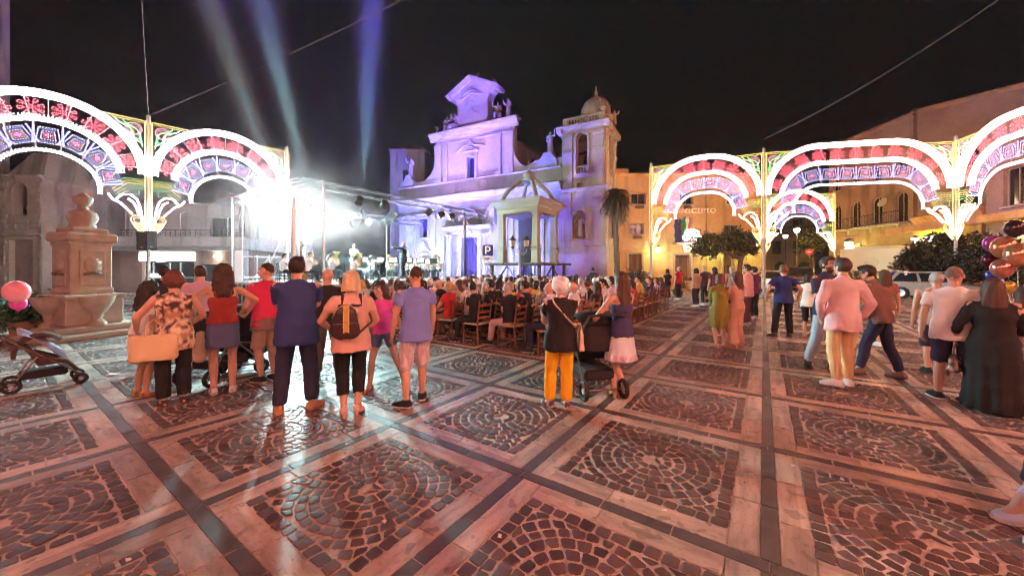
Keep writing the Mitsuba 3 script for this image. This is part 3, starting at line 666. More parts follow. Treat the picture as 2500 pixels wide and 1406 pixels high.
for s in (-1, 1):
    c0 = AC + s * 1.6
    chp('pediment_wing', [slab2d(Polygon([(c0 - .0 * s, 5.35), (c0 + 1.0 * s, 5.35), (c0 + 1.0 * s, 7.0), (c0 + .6 * s, 6.6)]), -.1, .4), swirl([(c0 + 1.05 * s, 7.1), (c0 + .65 * s, 6.95), (c0 + .2 * s, 6.3), (c0 - .1 * s, 5.5)], .12, .4)], smooth=40)
for s, c0 in ((-1, -5.13), (1, 5.63)):
    w = chp('side_window', box(c0 - .5, c0 + .5, -.5, -.45, 4.55, 6.4), 'window_glass')
    chp('surround', [slab2d(rect(c0 - .68, c0 + .68, 4.45, 6.55).difference(rect(c0 - .475, c0 + .475, 4.6, 6.35)), -.1, .1), cornice(c0 - .75, c0 + .75, 6.55, scaled(CORN, .6, .5), .02)], parent=w)
    dd = chp('side_door', box(c0 - .6, c0 + .6, -.5, -.4, 0, 2.95), 'matte', color=(.04, .03, .026))
    chp('surround', [slab2d(rect(c0 - .75, c0 + .75, 0, 3.1).difference(rect(c0 - .55, c0 + .55, -.1, 2.9)), -.1, .12), cornice(c0 - .85, c0 + .85, 3.1, scaled(CORN, .6, .5), .04), slab2d(arch_poly(c0 - .6, c0 + .6, 3.3, 4.2), -.1, .16), swirl([(c0 - .7, 3.35), (c0 - .4, 3.7), (c0, 4.25), (c0 + .4, 3.7), (c0 + .7, 3.35)], .09, .18)], parent=dd, smooth=40)
for a0, a1 in ((-7.9, -6.4), (6.6, 8.3)):
    chp('statue_pedestal', [slab2d(Polygon([(a0, 9.5), (a1, 9.5), (a1 - .1, 10.1), (a1 - .45, 10.5), (a1 - .5, 10.7), (a0 + .5, 10.7), (a0 + .45, 10.5), (a0 + .1, 10.1)]), -.85, .06)])
nave = [slab2d(rect(-3.6, 4.35, 9, 12.3), -26, -.9), slab2d(rect(-8.2, 8.6, 0, 8.4), -26, -.95)]
chp('nave_wall', nave, 'pink_plaster')
chp('nave_roof', [slab2d(Polygon([(-3.9, 12.3), (4.65, 12.3), (.3, 13.2)]), -26.2, -.92), slab2d(Polygon([(4.36, 9.6), (8.7, 8.4), (8.7, 8.65), (4.36, 9.85)]), -26, -1.0), slab2d(Polygon([(-8.3, 8.4), (-3.62, 9.6), (-3.62, 9.85), (-8.3, 8.65)]), -26, -1.0)], 'tile_clay')
for o in (-4.2, -7.5): chp('nave_window', box(4.34, 4.4, o - .5, o + .5, 10.2, 11.6), 'window_glass')
chp('crossing_dome', cat([lathe([(2.3, 11.0), (2.3, 14.1), (2.5, 14.2), (2.45, 14.4), (2.2, 15.2), (1.6, 15.9), (.8, 16.3), (.25, 16.4), (.2, 16.9), (0.02, 17.2)], 24, (6.1, -12.5, 0))]), 'ochre_plaster', smooth=40)
chp('front_step', [rbox(-3 - .35 * i, 3.5 + .35 * i, .0, 1.6 - .4 * i + .4, .0 + .16 * (3 - i) - .16, .16 * (3 - i), .02) for i in range(3)])
chp('side_step', [rbox(6.0, 11.0, .3, 2.6 - .5 * i, .15 * i, .15 * (i + 1), .02) for i in range(5)])
for a, o, z, h, lb, ps, arm, yw in ((7.55, -.4, 10.7, 1.75, 'standing stone saint on the church volute beside the bell tower', 'stand', -1, 0), (-7.15, -.4, 10.7, 1.8, 'dim stone saint on the far volute, before the plain square tower', 'stand', 1, 0),
        (-2.75, -.4, 14.3, 1.5, 'seated stone angel on the cornice at the far foot of the gable', 'sit', -1, .5), (-3.75, -.3, 14.15, .75, 'small stone putto at the far tip of the cornice', 'stand', 1, .3), (-1.75, -.35, 14.3, 1.6, 'leaning stone angel touching the gable on its far side', 'sit', 1, -.4),
        (2.75, -.35, 14.3, 1.7, 'seated stone angel beside the gable on the bell tower side', 'sit', 1, .4), (3.75, -.4, 14.15, 1.75, 'upright stone angel at the cornice corner on the bell tower side', 'stand', 1, -.5),
        (.55, -.5, 18.1, .95, 'weathered stone ornament crouching on the very top of the gable', 'sit', -1, 0), (2.35, -.5, 17.2, .8, 'small stone flame figure on the sloping end of the gable', 'stand', 1, 0)):
    q = CH.pt(a, o, z); statue(q, math.atan2(CH.n[1], CH.n[0]) - math.pi / 2 + yw, h, lb, ps, arm)

# ---------------------------------------------------------------- bell tower
bt = thing('bell_tower', 'stone bell tower with balustrade and ribbed dome joined to the church', 'bell tower')
def btp(name, meshes, mat='tower_stone', parent=None, **k): return add(parent or bt, name, CH(cat(meshes) if isinstance(meshes, list) else meshes), mat, **k)
A0t, A1t, DEP = 8.68, 11.95, 3.25; ac = (A0t + A1t) / 2
def side_slab(poly, a0, a1):     # a polygon in (depth, z) as a slab across the a axis
    m = extrude(poly, a1 - a0); v = m.vertices; return trimesh.Trimesh(np.stack([v[:, 2] + a0, -v[:, 0], v[:, 1]], 1), m.faces, process=False)
btp('base', [slab2d(rect(A0t - .12, A1t + .12, 0, 7.5).difference(arch_poly(9.55, 10.55, 3.9, 6.0)), -DEP - .1, .12)])
btp('niche', [slab2d(rect(9.4, 10.7, 3.8, 6.1), -.6, -.45)])
btp('niche_surround', [slab2d(arch_poly(9.4, 10.7, 3.8, 6.15).difference(arch_poly(9.55, 10.55, 3.7, 6.0)), .1, .22), cornice(9.3, 10.8, 3.6, [(0, 0), (.1, .05), (.15, .15), (.1, .2)], .1)])
btp('base_plinth', [rbox(A0t - .25, A1t + .25, -DEP - .2, .26, 0, 1.0, .04), rbox(A0t - .2, A1t + .2, -DEP - .15, .2, 1.0, 3.3, .03)])
for a in (8.75, 11.2): btp('base_pilaster', [box(a, a + .65, .1, .2, 3.3, 7.2), box(a - .04, a + .69, .1, .24, 6.95, 7.25)])
btp('middle_cornice', [cornice(A0t - .1, A1t + .14, 7.3, scaled(CORN, .8, .7), .1), side_slab(Polygon([(-.2, 7.3), (DEP + .2, 7.3), (DEP + .3, 7.65), (-.4, 7.65)]), A1t + .1, A1t + .36)])
belf = rect(A0t, A1t, 7.5, 12.0).difference(arch_poly(9.8, 10.65, 8.75, 11.75)).difference(rect(9.85, 10.3, 7.62, 8.02))
btp('belfry_front', [slab2d(belf, -.5, 0.02)])
sd = rect(.49, DEP - .49, 7.5, 12.0).difference(arch_poly(1.15, 2.05, 8.75, 11.75))
sidew = side_slab(sd, A1t - .5, A1t - .01)
btp('belfry_side', [sidew, side_slab(sd, A0t + .01, A0t + .5), slab2d(belf, -DEP, -DEP + .5)])
btp('belfry_floor', [box(A0t + .4, A1t - .4, -DEP + .4, -.4, 7.5, 8.7)])
btp('arch_surround', [slab2d(arch_poly(9.62, 10.83, 8.7, 11.95).difference(arch_poly(9.8, 10.65, 8.6, 11.75)), 0, .1), side_slab(arch_poly(.98, 2.22, 8.7, 11.95).difference(arch_poly(1.15, 2.05, 8.6, 11.75)), A1t, A1t + .1)])
for a in (8.75, 11.1): btp('belfry_pilaster', [box(a, a + .75, 0, .1, 7.7, 11.6), rbox(a - .05, a + .8, 0, .17, 10.3, 10.5, .02), rbox(a - .06, a + .81, 0, .18, 11.45, 11.75, .02)])
for y in (.05, 2.45): btp('belfry_pilaster', [side_slab(rect(y, y + .75, 7.7, 11.6), A1t, A1t + .1), side_slab(rect(y - .05, y + .8, 11.45, 11.75), A1t, A1t + .18), side_slab(rect(y - .05, y + .8, 10.3, 10.5), A1t, A1t + .17)])
def baluster(x, y, z, h, r=.085): return lathe([(r * .8, 0), (r * .8, .06 * h), (r * .5, .12 * h), (r, .35 * h), (r * .5, .7 * h), (r * .75, .85 * h), (r * .75, h)], 8, (x, y, z))
for i in range(4): btp('window_baluster', baluster(9.9 + .22 * i, -.12, 8.75, .5), smooth=40)
for i in range(4): btp('window_baluster', baluster(A1t - .12, -1.24 - .22 * i, 8.75, .5), smooth=40)
btp('window_rail', [rbox(9.8, 10.65, -.22, -.02, 9.22, 9.32, .02)]); btp('window_rail', [rbox(A1t - .22, A1t - .02, -2.05, -1.15, 9.22, 9.32, .02)])
prof = scaled(CORN, 1.15, .9); sp = [(-o - .0, h + 11.9) for o, h in prof]
btp('upper_cornice', [cornice(A0t - .35, A1t + .38, 11.9, prof, .0), side_slab(Polygon([(-.3, 11.9), (DEP + .3, 11.9), (DEP + .4, 12.3), (-.4, 12.3)]), A1t - .02, A1t + .38), side_slab(Polygon([(-.3, 11.9), (DEP + .3, 11.9), (DEP + .4, 12.3), (-.4, 12.3)]), A0t - .36, A0t + .02), box(A0t - .2, A1t + .2, -DEP - .2, .1, 12.0, 12.28)])
for i in range(11): btp('parapet_baluster', baluster(9.15 + .225 * i, -.1, 12.34, .55), smooth=40)
for i in range(9): btp('parapet_baluster', baluster(A1t - .15, -.5 - .26 * i, 12.34, .55), smooth=40)
btp('parapet_rail', [rbox(A0t + .05, A1t - .02, -.22, .04, 12.88, 13.02, .02), rbox(A1t - .28, A1t + .0, -DEP, -.25, 12.88, 13.02, .02), rbox(A0t + .05, A0t + .42, -.3, .03, 12.28, 12.9, .02), rbox(A1t - .45, A1t - .02, -.3, .03, 12.28, 12.9, .02), box(A0t + .1, A1t - .1, -DEP + .1, -.3, 12.2, 12.36)])
DC = (10.85, -1.65, 0)
btp('dome_drum', lathe([(1.25, 12.3), (1.25, 13.05), (1.36, 13.1), (1.38, 13.25), (1.2, 13.32)], 16, DC), smooth=40)
dm = btp('dome', lathe([(1.16, 13.3), (1.16, 13.5), (1.1, 13.9), (.9, 14.35), (.6, 14.65), (.3, 14.82), (.16, 14.86), (.14, 14.95)], 24, DC), smooth=40)
btp('finial', lathe([(.2, 14.85), (.2, 14.95), (.12, 15.05), (.15, 15.2), (.09, 15.35), (.06, 15.6), (.02, 15.8)], 10, DC), parent=dm, smooth=40)
for i in range(8):
    t = i * np.pi / 4 + .2; btp('dome_rib', tube([(DC[0] + r * math.cos(t), DC[1] + r * math.sin(t), z) for r, z in ((1.18, 13.3), (1.13, 13.9), (.93, 14.35), (.63, 14.66), (.2, 14.88))], .05, 5), parent=dm)
for a, o in ((A1t - .15, -.15), (A1t - .15, -DEP + .2), (A0t + .2, -DEP + .2)): btp('corner_urn', lathe([(.16, 12.9), (.18, 13.0), (.1, 13.1), (.2, 13.35), (.12, 13.55), (.03, 13.7)], 8, (a, o, 0)), smooth=40)
bell = lathe([(.42, 9.9), (.36, 10.05), (.28, 10.4), (.18, 10.6), (.04, 10.65)], 16, (10.25, -1.6, 0))
btp('bell', bell, 'metal', color=(.16, .12, .07), smooth=40); btp('bell_beam', box(A0t + .3, A1t - .3, -1.7, -1.5, 10.65, 10.8), 'matte', color=(.1, .07, .05))
q = CH.pt(9.99 + .06, -.2, 4.0); statue(q, math.atan2(CH.n[1], CH.n[0]) - math.pi / 2, 1.65, 'stone saint standing in the arched niche of the bell tower', 'stand', 1, 'tower_stone', group='statues on the church')
q = CH.pt(A1t + .12, -2.6, 12.9); statue(q, math.atan2(CH.n[1], CH.n[0]) - math.pi / 2 + .9, 1.1, 'small stone saint at the far corner of the bell tower parapet', 'stand', -1, 'tower_stone')
# the lit shrine window on the tower's side
sh = thing('lit_shrine', 'glowing arched shrine case on the side of the bell tower', 'shrine')
add(sh, 'case', CH(side_slab(arch_poly(.75, 1.65, 3.9, 6.15), A1t + .1, A1t + .3)), 'tower_stone')
add(sh, 'lit_pane', CH(side_slab(arch_poly(.85, 1.55, 4.0, 6.02), A1t + .3, A1t + .32)), 'bulb', emit=(5.5, 3.9, 4.6), weight=6)
add(sh, 'figure', move(stone_figure(1.1), np.asarray(pose_matrix(*CH.pt(A1t + .36, -1.2, 4.25), math.atan2(CH.a[1], CH.a[0]) - math.pi / 2, .9).matrix)), 'matte', (.3, .16, .1), smooth=True)
# plain square tower behind the church
sq = thing('square_tower', 'plain square tower with low pitched roof behind the dim end of the church', 'tower')
q = at(952, 500, 42)[:2]; q2 = at(1036, 500, 42)[:2]; fr = Frame([*q, 0], q2 - q, (0, -1)); wS = np.linalg.norm(q2 - q)
add(sq, 'wall', fr(slab2d(rect(0, wS, 0, 15.4), -4, 0)), 'tower_stone')
m = fr(tm(hull(np.array([[-.25, .25, 15.4], [wS + .25, .25, 15.4], [wS + .25, -4.25, 15.4], [-.25, -4.25, 15.4], [wS / 2, -2, 16.5]])))); add(sq, 'roof', m, 'tile_clay')
add(sq, 'blind_window', fr(box(wS * .38, wS * .62, 0, .04, 11.2, 13.0)), 'black')
# ---------------------------------------------------------------- house builder helpers
def wall_with(fr, holes, a0, a1, z1, depth=.4, z0=0.0, o=0.0):
    poly = rect(a0, a1, z0, z1)
    for h in holes: poly = poly.difference(h)
    return fr(slab2d(poly, o - depth, o))
def window_part(b, fr, h, name='window', frame_c=(.3, .26, .22), recess=.22, mull=True, shutter=None):
    a0, z0, a1, z1 = h.bounds
    k = add(b, name, fr(slab2d(h.buffer(.0), -recess - .04, -recess)), 'window_glass')
    fm = [slab2d(h.difference(h.buffer(-.07)), -recess, -recess + .05)]
    if mull: fm += [box((a0 + a1) / 2 - .03, (a0 + a1) / 2 + .03, -recess, -recess + .04, z0, z1)]
    add(k, 'frame', fr(cat(fm)), 'matte', frame_c)
    add(k, 'sill', fr(rbox(a0 - .1, a1 + .1, -.05, .12, z0 - .09, z0 - .01, .015)), 'matte', (.45, .38, .32))
    return k
def street_lantern(p, yaw, label, glow, arm=.6, strength=1.0, cat_='wall lamp'):
    """A lantern on a bracket that sticks out of a wall."""
    key = thing('wall_lantern', label, cat_, 'lit wall lanterns'); M = np.asarray(pose_matrix(p[0], p[1], p[2], yaw).matrix)
    add(key, 'bracket', move(cat([tube([(0, 0, .1), (0, arm * .5, .25), (0, arm, .2)], .02, 6), box(-.06, .06, -.01, .03, -.05, .25)]), M), 'matte', (.04, .035, .03))
    add(key, 'cap', move(lathe([(.2, 0.12), (.22, .14), (.1, .24), (.02, .3)], 8, (0, arm, 0)), M), 'matte', (.04, .035, .03))
    add(key, 'lit_globe', move(lathe([(.07, -.25), (.13, -.2), (.19, .1), (.12, .14)], 8, (0, arm, 0)), M), 'bulb', emit=np.array(glow) * strength, weight=9)
    return key
SODIUM = np.array([1350, 520, 36.0])
# ---------------------------------------------------------------- ochre town hall
TYH = 29.0
TF = Frame([0, TYH, 0], (1, 0), (0, -1)); th = thing('town_hall', 'ochre town hall with wall lettering, flags over its door and yellow lanterns', 'town hall')
x = lambda px: (px - 1250) * TYH / FOC; z = lambda py: EYE - (py - HOR) * TYH / FOC
X0, X1, ZT = 7.6, 20.2, z(424)
wn = [rect(x(1541), x(1577), z(499), z(471)), rect(x(1660), x(1692), z(499), z(470)), rect(x(1775), x(1810), z(499), z(471)), rect(x(1537), x(1572), z(572), z(545)), rect(x(1768), x(1806), z(590), z(548))]
dr_ = {'side': rect(x(1535), x(1567), .02, z(620)), 'balcony': rect(x(1652), x(1686), z(592), z(536)), 'main': rect(x(1648), x(1682), .02, z(623)), 'arched': arch_poly(x(1766), x(1790), .02, z(613))}
add(th, 'front_wall', wall_with(TF, wn + list(dr_.values()), X0, X1, ZT, .45), 'ochre_plaster')
add(th, 'side_wall', TF(box(X1 - .4, X1, -16, -.45, 0, ZT)), 'ochre_plaster'); add(th, 'side_wall', TF(box(X0, X0 + .4, -16, -.45, 0, ZT)), 'ochre_plaster')
add(th, 'roof', TF(tm(hull(np.array([[X0 - .2, .2, ZT - .02], [X1 + .2, .2, ZT - .02], [X1 + .2, -16, ZT - .02], [X0 - .2, -16, ZT - .02], [X0 + 3, -7, ZT + .6], [X1 - 3, -7, ZT + .6]])))), 'tile_clay')
add(th, 'parapet', TF(cat([rbox(X0 + .5, X0 + 1.7, -.5, .06, ZT, ZT + .4, .05), cornice(X0 - .1, X1 + .1, ZT - .25, scaled(CORN, .5, .5))])), 'ochre_plaster')
add(th, 'string_course', TF(cat([cornice(X0, x(1640), z(617), [(0, 0), (.08, .02), (.08, .1), (0, .12)]), cornice(x(1690), X1, z(617), [(0, 0), (.08, .02), (.08, .1), (0, .12)])])), 'ochre_plaster')
for h in wn: window_part(th, TF, h, shutter=None)
for n, h in dr_.items():
    k = add(th, {'side': 'side_door', 'main': 'main_door', 'balcony': 'balcony_door', 'arched': 'arched_door'}[n], TF(slab2d(h, -.36, -.3)), 'matte', (.085, .045, .03) if n != 'arched' else (.16, .14, .12))
    a0, z0, a1, z1 = h.bounds
    add(k, 'panels', TF(cat([rbox(a0 + .1 + (a1 - a0) / 2 * i, a0 + (a1 - a0) / 2 * (i + 1) - .1, -.31, -.27, z0 + .1 + (z1 - z0) / 3 * j, z0 + (z1 - z0) / 3 * (j + 1) - .1, .015) for i in range(2) for j in range(3 if n != 'arched' else 2)])), 'matte', (.1, .055, .035), kind='stuff')
    add(k, 'surround', TF(slab2d(h.buffer(.16, join_style=2).difference(h), -.02, .06)), 'pink_plaster')
bk = add(th, 'balcony', TF(rbox(x(1640), x(1698), 0, .9, z(592) - .18, z(592) - .04, .03)), 'pink_plaster')
add(bk, 'railing', TF(cat([bar((a, .85, z(592)), (a, .85, z(592) + .95), .014, 5) for a in np.linspace(x(1641), x(1697), 17)] + [bar((x(1640), .85, z(592) + .95), (x(1698), .85, z(592) + .95), .025, 6)])), 'matte', (.05, .045, .04), kind='stuff')
t = meshkit.text_mesh('MUNICIPIO', .36, .05); v = t.vertices; t = trimesh.Trimesh(np.stack([v[:, 0] * 1.35 + x(1628), -v[:, 2] * 0 + .0 + (.05 - v[:, 2]), v[:, 1] + z(520)], 1), t.faces, process=False)
tt = TF(t)
add(th, 'lettering', trimesh.Trimesh(np.stack([tt.vertices[:, 0], TYH - .05 + (v[:, 2] - .05) * 0 - v[:, 2], tt.vertices[:, 2]], 1), tt.faces, process=False), 'matte', (.85, .75, .62), label='raised wall letters reading MUNICIPIO')
add(th, 'drain_pipe', TF(bar((x(1723), .08, 0), (x(1723), .08, ZT - .3), .05, 8)), 'matte', (.25, .14, .07))
for h in (wn[0], wn[3], wn[1]):
    a0, z0, a1, z1 = h.bounds; k = add(th, 'flower_box', TF(rbox(a0 + .3, a1 - .25, .04, .3, z0 - .35, z0 - .14, .02)), 'matte', (.1, .07, .06))
def flag(p, lean, colors, label):
    key = thing('flag', label, 'flag', 'flags on the town hall balcony'); p = np.asarray(p, float); tip = p + np.array([lean * .25, -.9, 1.3])
    add(key, 'pole', bar(p, tip, .02, 6), 'matte', (.4, .36, .3))
    n = 18; s = np.linspace(0, 1, n); w = .5; V_ = []; 
    for i in range(n):
        for j in range(7): V_.append(tip - np.array([0, -.15, .05]) + np.array([(j / 6 - .5) * w + .04 * math.sin(i * .9 + j), .07 * math.sin(j * 2.2 + i * .3), -1.75 * s[i]]))
    Fq = [[i * 7 + j, i * 7 + j + 1, i * 7 + j + 8, i * 7 + j + 7] for i in range(n - 1) for j in range(6)]
    m = trimesh.Trimesh(V_, np.vstack([np.array(Fq)[:, [0, 1, 2]], np.array(Fq)[:, [0, 2, 3]]]), process=False)
    C = np.array([colors[min(2, int(((i % 7) / 6.01) * 3))] for i in range(len(V_))]) if len(colors) == 3 else np.tile(colors[0], (len(V_), 1))
    put(key, 'cloth', ply_(m, 'cloth', smooth=True, color=C))
flag([x(1660), TYH - .85, z(575)], -1, [(.02, .2, .05), (.6, .57, .5), (.5, .03, .03)], 'green white and red flag hanging at the balcony door')
flag([x(1637), TYH - .85, z(580)], -.6, [(.03, .04, .12)], 'dark blue flag hanging beside the tricolour flag')
for px, py, lb, st in ((1600, 609, 'blazing yellow lantern beside the brown side door of the town hall', 1.0), (1737, 611, 'blazing yellow lantern behind the round tree', 1.0), (1832, 600, 'blazing yellow lantern at the street corner of the town hall', 1.0)):
    street_lantern([x(px), TYH - .02, z(py)], math.pi, lb, SODIUM, .55, st)
# white light rosette over the main door
lr = thing('light_rosette', 'small white flower-shaped light ornament above the town hall door', 'light ornament'); fr = Frame([x(1665), TYH - 1.6, z(598)], (1, 0), (0, -1))
put_tubes(lr, 'white_petals', [circ(.42 * math.cos(t), .45 + .42 * math.sin(t), .22, 12) for t in np.linspace(0, np.pi, 5)] + [[(-.5, 0), (.5, 0)], [(-.55, -.25), (.55, -.25)], [(-.5, -.5), (.5, -.5)], [(-.6, -.1), (-.45, -.6)], [(.6, -.1), (.45, -.6)]], fr, WTUBE, WP, .04)
b = Bulbs(); b.line(circ(0, .42, .13), 'red', .05, .025); put_bulbs(lr, 'red_heart', b, fr, 1.0)
add(lr, 'pole', bar((x(1665), TYH - 1.6, 0), (x(1665), TYH - 1.6, z(598)), .04, 8), 'matte', (.4, .38, .35))

# ---------------------------------------------------------------- right-hand buildings
def long_building(name, label, p0, p1, zt, mat, openings, depth=9, gable=0.0, roofmat='tile_clay', shutter=(.09, .055, .04)):
    """A building whose front runs from p0 to p1; openings: (a, z0, w, h, kind)."""
    p0, p1 = np.asarray(p0, float), np.asarray(p1, float); d = p1 - p0; n = np.array([d[1], -d[0]]) / np.linalg.norm(d)
    if n @ (-(p0 + p1) / 2) < 0: n = -n
    fr = Frame([*p0, 0], d, n); W = np.linalg.norm(d); b = thing(name, label, 'building'); hs = []
    for a, z0, w, h, kd in openings: hs.append(arch_poly(a - w / 2, a + w / 2, z0, z0 + h) if kd in ('arch', 'archdoor') else rect(a - w / 2, a + w / 2, z0, z0 + h))
    add(b, 'front_wall', wall_with(fr, hs, 0, W, zt), mat)
    add(b, 'side_wall', fr(cat([box(0, .4, -depth, -.4, 0, zt), ])), mat); add(b, 'side_wall', fr(box(W - .4, W, -depth, -.4, 0, zt)), mat)
    add(b, 'roof', fr(tm(hull(np.array([[-.3, .35, zt], [W + .3, .35, zt], [W + .3, -depth, zt], [-.3, -depth, zt], [.5, -depth / 2, zt + .1 + gable], [W - .5, -depth / 2, zt + .1 + gable]])))), roofmat)
    add(b, 'cornice', fr(cornice(-.05, W + .05, zt - .4, scaled(CORN, .6, .8))), mat)
    for (a, z0, w, h, kd), pl in zip(openings, hs):
        if kd in ('door', 'archdoor', 'garage'):
            k = add(b, 'door', fr(slab2d(pl, -.3, -.22)), 'matte', shutter); add(k, 'boards', fr(cat([rbox(a - w / 2 + .04 + i * w / 4, a - w / 2 + (i + 1) * w / 4 - .03, -.225, -.19, z0 + .05, z0 + h * .8, .01) for i in range(4)])), 'matte', tuple(c * 1.25 for c in shutter), kind='stuff')
        elif kd == 'shutter':
            k = add(b, 'window', fr(slab2d(pl, -.2, -.15)), 'window_glass')
            for s in (0, 1): add(k, 'shutter', fr(cat([rbox(a - w / 2 + s * w / 2 + .02, a + s * w / 2 - .02, -.14, -.09, z0 + .02 + i * .09, z0 + .085 + i * .09, .012) for i in range(int(h / .09))])), 'matte', shutter, kind='stuff')
        else: window_part(b, fr, pl)
    return b, fr, W
pR = np.array([32.9, 29.9]); pRf = np.array([33.4, 38.4])
ops = [(.95 + 2.2 * i, 5.6, 1.05, 2.5, 'arch') for i in range(4)] + [(1.3 + 2.8 * i, .02, 1.6, 3.0, 'archdoor' if i % 2 else 'garage') for i in range(3)] + [(.95 + 2.2 * i, 9.6, .9, 1.3, 'win') for i in range(4)]
rb, rfr, rW = long_building('palazzo', 'tall pink building with arched balcony windows on the street corner', pR, pRf, 14.4, 'pink_plaster', ops)
k = add(rb, 'balcony', rfr(rbox(.1, rW - .2, 0, 1.0, 5.3, 5.48, .03)), 'grey_plaster')
add(k, 'railing', rfr(cat([bar((a, .95, 5.48), (a, .95, 6.45), .014, 4) for a in np.arange(.15, rW - .25, .15)] + [bar((.1, .95, 6.45), (rW - .2, .95, 6.45), .03, 6), bar((.1, .95, 5.6), (rW - .2, .95, 5.6), .02, 6)])), 'matte', (.05, .045, .045), kind='stuff')
for i in range(4): add(rb, 'balcony_bracket', rfr(rbox(.4 + 2.4 * i, .6 + 2.4 * i, 0, .8, 4.85, 5.3, .05)), 'grey_plaster')
kd = add(rb, 'dish', rfr(lathe([(.02, 0), (.3, .06), (.42, .16)], 14, (0, 0, 0)).apply_transform(trimesh.transformations.rotation_matrix(-1.2, [1, 0, 0])).apply_translation((2.1, .35, 7.4))), 'matte', (.4, .37, .36))
pS = np.array([40.5, 18.0])
ops = [(2.5 + 3.4 * i, 5.3, 1.3, 2.2, 'win') for i in range(4)] + [(2.5 + 3.4 * i, 9.4, 1.3, 1.9, 'win') for i in range(4)] + [(2.3 + 3.6 * i, .02, 2.0, 2.9, 'garage') for i in range(3)]
rb2, rf2, rW2 = long_building('palazzo', 'dim tall building joined to the street corner, above the silver hatchback', pR + np.array([.25, -.1]), pS, 14.6, 'pink_plaster', ops, depth=10)
aw = add(rb2, 'lit_canopy', rf2(cat([rbox(.8, 12, .0, 2.2, 4.35, 4.6, .04), rbox(.7, 12.1, 2.2, 2.35, 4.2, 4.7, .02)])), 'grey_plaster')
ops = [(1.6 + 2.6 * i, 4.9, 1.2, 2.0, 'win') for i in range(4)] + [(1.8 + 3.0 * i, .02, 2.2, 2.9, 'garage') for i in range(3)]
rb3, rf3, rW3 = long_building('corner_house', 'house with a raking roof rising behind the balloons', np.array([26.5, 20.4]), np.array([23.5, 10.6]), 9.4, 'pink_plaster', ops, depth=9, gable=1.4)
ops = [(1.3, .02, 1.5, 2.7, 'garage'), (3.1, .9, .9, 1.6, 'win')]
rb4, rf4, rW4 = long_building('low_shop', 'low shop with a yellow-lit awning beside the silver hatchback', np.array([28.2, 25.6]), np.array([26.55, 20.6]), 5.2, 'ochre_plaster', ops, depth=4)
for b_, f_, w_ in ((rb3, rf3, rW3), (rb4, rf4, rW4)): add(b_, 'awning', f_(cat([rbox(.1, w_ - .1, 0, 1.5, 4.15, 4.28, .03), rbox(.05, w_ - .05, 1.5, 1.6, 4.02, 4.4, .02)])), 'ochre_plaster')
def wall_spot(p, lb, st=1.0):
    street_lantern(p, math.atan2(-p[1], -p[0]) - math.pi / 2, lb, SODIUM, .4, st)
for (a, zz, f, lb) in ((5.2, 3.7, rfr, 'yellow lamp of the arched-window building, further up the street'), (2.2, 3.75, rf2, 'yellow lamp under the canopy of the dim tall building'), (1.0, 3.6, rf4, 'yellow lamp under the awning above the silver hatchback'), (2.3, 3.6, rf4, 'neighbouring yellow lamp under the same awning'), (2.4, 3.5, rf3, 'yellow lamp under the awning behind the balloons')):
    q = f.pt(a, .0, zz); n = f.n; street_lantern(q, math.atan2(n[1], n[0]) - math.pi / 2, lb, SODIUM, .5, 1.0)
# the street going away
ops = [(1.8 + 3 * i, 4.2, 1.1, 2.1, 'shutter') for i in range(4)] + [(1.6 + 3 * i, .02, 1.5, 2.7, 'archdoor') for i in range(4)]
sb, sf, _ = long_building('street_house', 'shuttered house at the near end of the far street', np.array([31.6, 47.5]), np.array([31.6, 47.5]) + U * 13, 8.0, 'grey_plaster', ops, shutter=(.07, .13, .09))
ops = [(1.5 + 2.6 * i, 3.9 + 3.2 * j, 1.1, 1.9, 'shutter') for i in range(4) for j in range(2)] + [(1.6 + 3 * i, .02, 1.6, 2.7, 'archdoor') for i in range(3)]
sb2, sf2, _ = long_building('street_house', 'pale green shuttered house closing the far street', np.array([36.2, 56.5]), np.array([46.5, 53.0]), 10.5, 'grey_plaster', ops, shutter=(.07, .13, .09))
k = add(sb2, 'balcony', sf2(rbox(.4, 9, 0, .9, 6.75, 6.9, .03)), 'grey_plaster')
add(k, 'railing', sf2(cat([bar((a, .85, 6.9), (a, .85, 7.8), .016, 4) for a in np.arange(.45, 9, .2)] + [bar((.4, .85, 7.8), (9, .85, 7.8), .03, 6)])), 'matte', (.06, .055, .05), kind='stuff')
def post_lamp(p, h, lb, glow, st=1.0):
    key = thing('street_lamp', lb, 'street lamp', 'lit street lamps'); x_, y_ = p
    add(key, 'pole', tube([(x_, y_, 0), (x_, y_, 1.0), (x_, y_, h)], [.09, .07, .05], 8), 'matte', (.1, .1, .1))
    add(key, 'lamp_cap', lathe([(.05, 0), (.28, .1), (.3, .3), (.05, .42)], 10, (x_, y_, h + .32)), 'matte', (.06, .06, .06))
    add(key, 'lit_globe', lathe([(.05, 0), (.2, .06), (.27, .3), (.26, .36)], 10, (x_, y_, h)), 'bulb', emit=np.array(glow) * st, weight=60 if max(glow) > 300 else 4)
post_lamp((28.9, 37.0), 5.3, 'glaring street lamp in the mouth of the far street', (420, 250, 100))
post_lamp((34.5, 46.0), 5.5, 'farther street lamp in the far street', (120, 70, 30), .6)
post_lamp(at(2072, 690, 30.0)[:2], 3.4, 'huge yellow street lamp glow beside the small arch at the street mouth', SODIUM, 1.3)
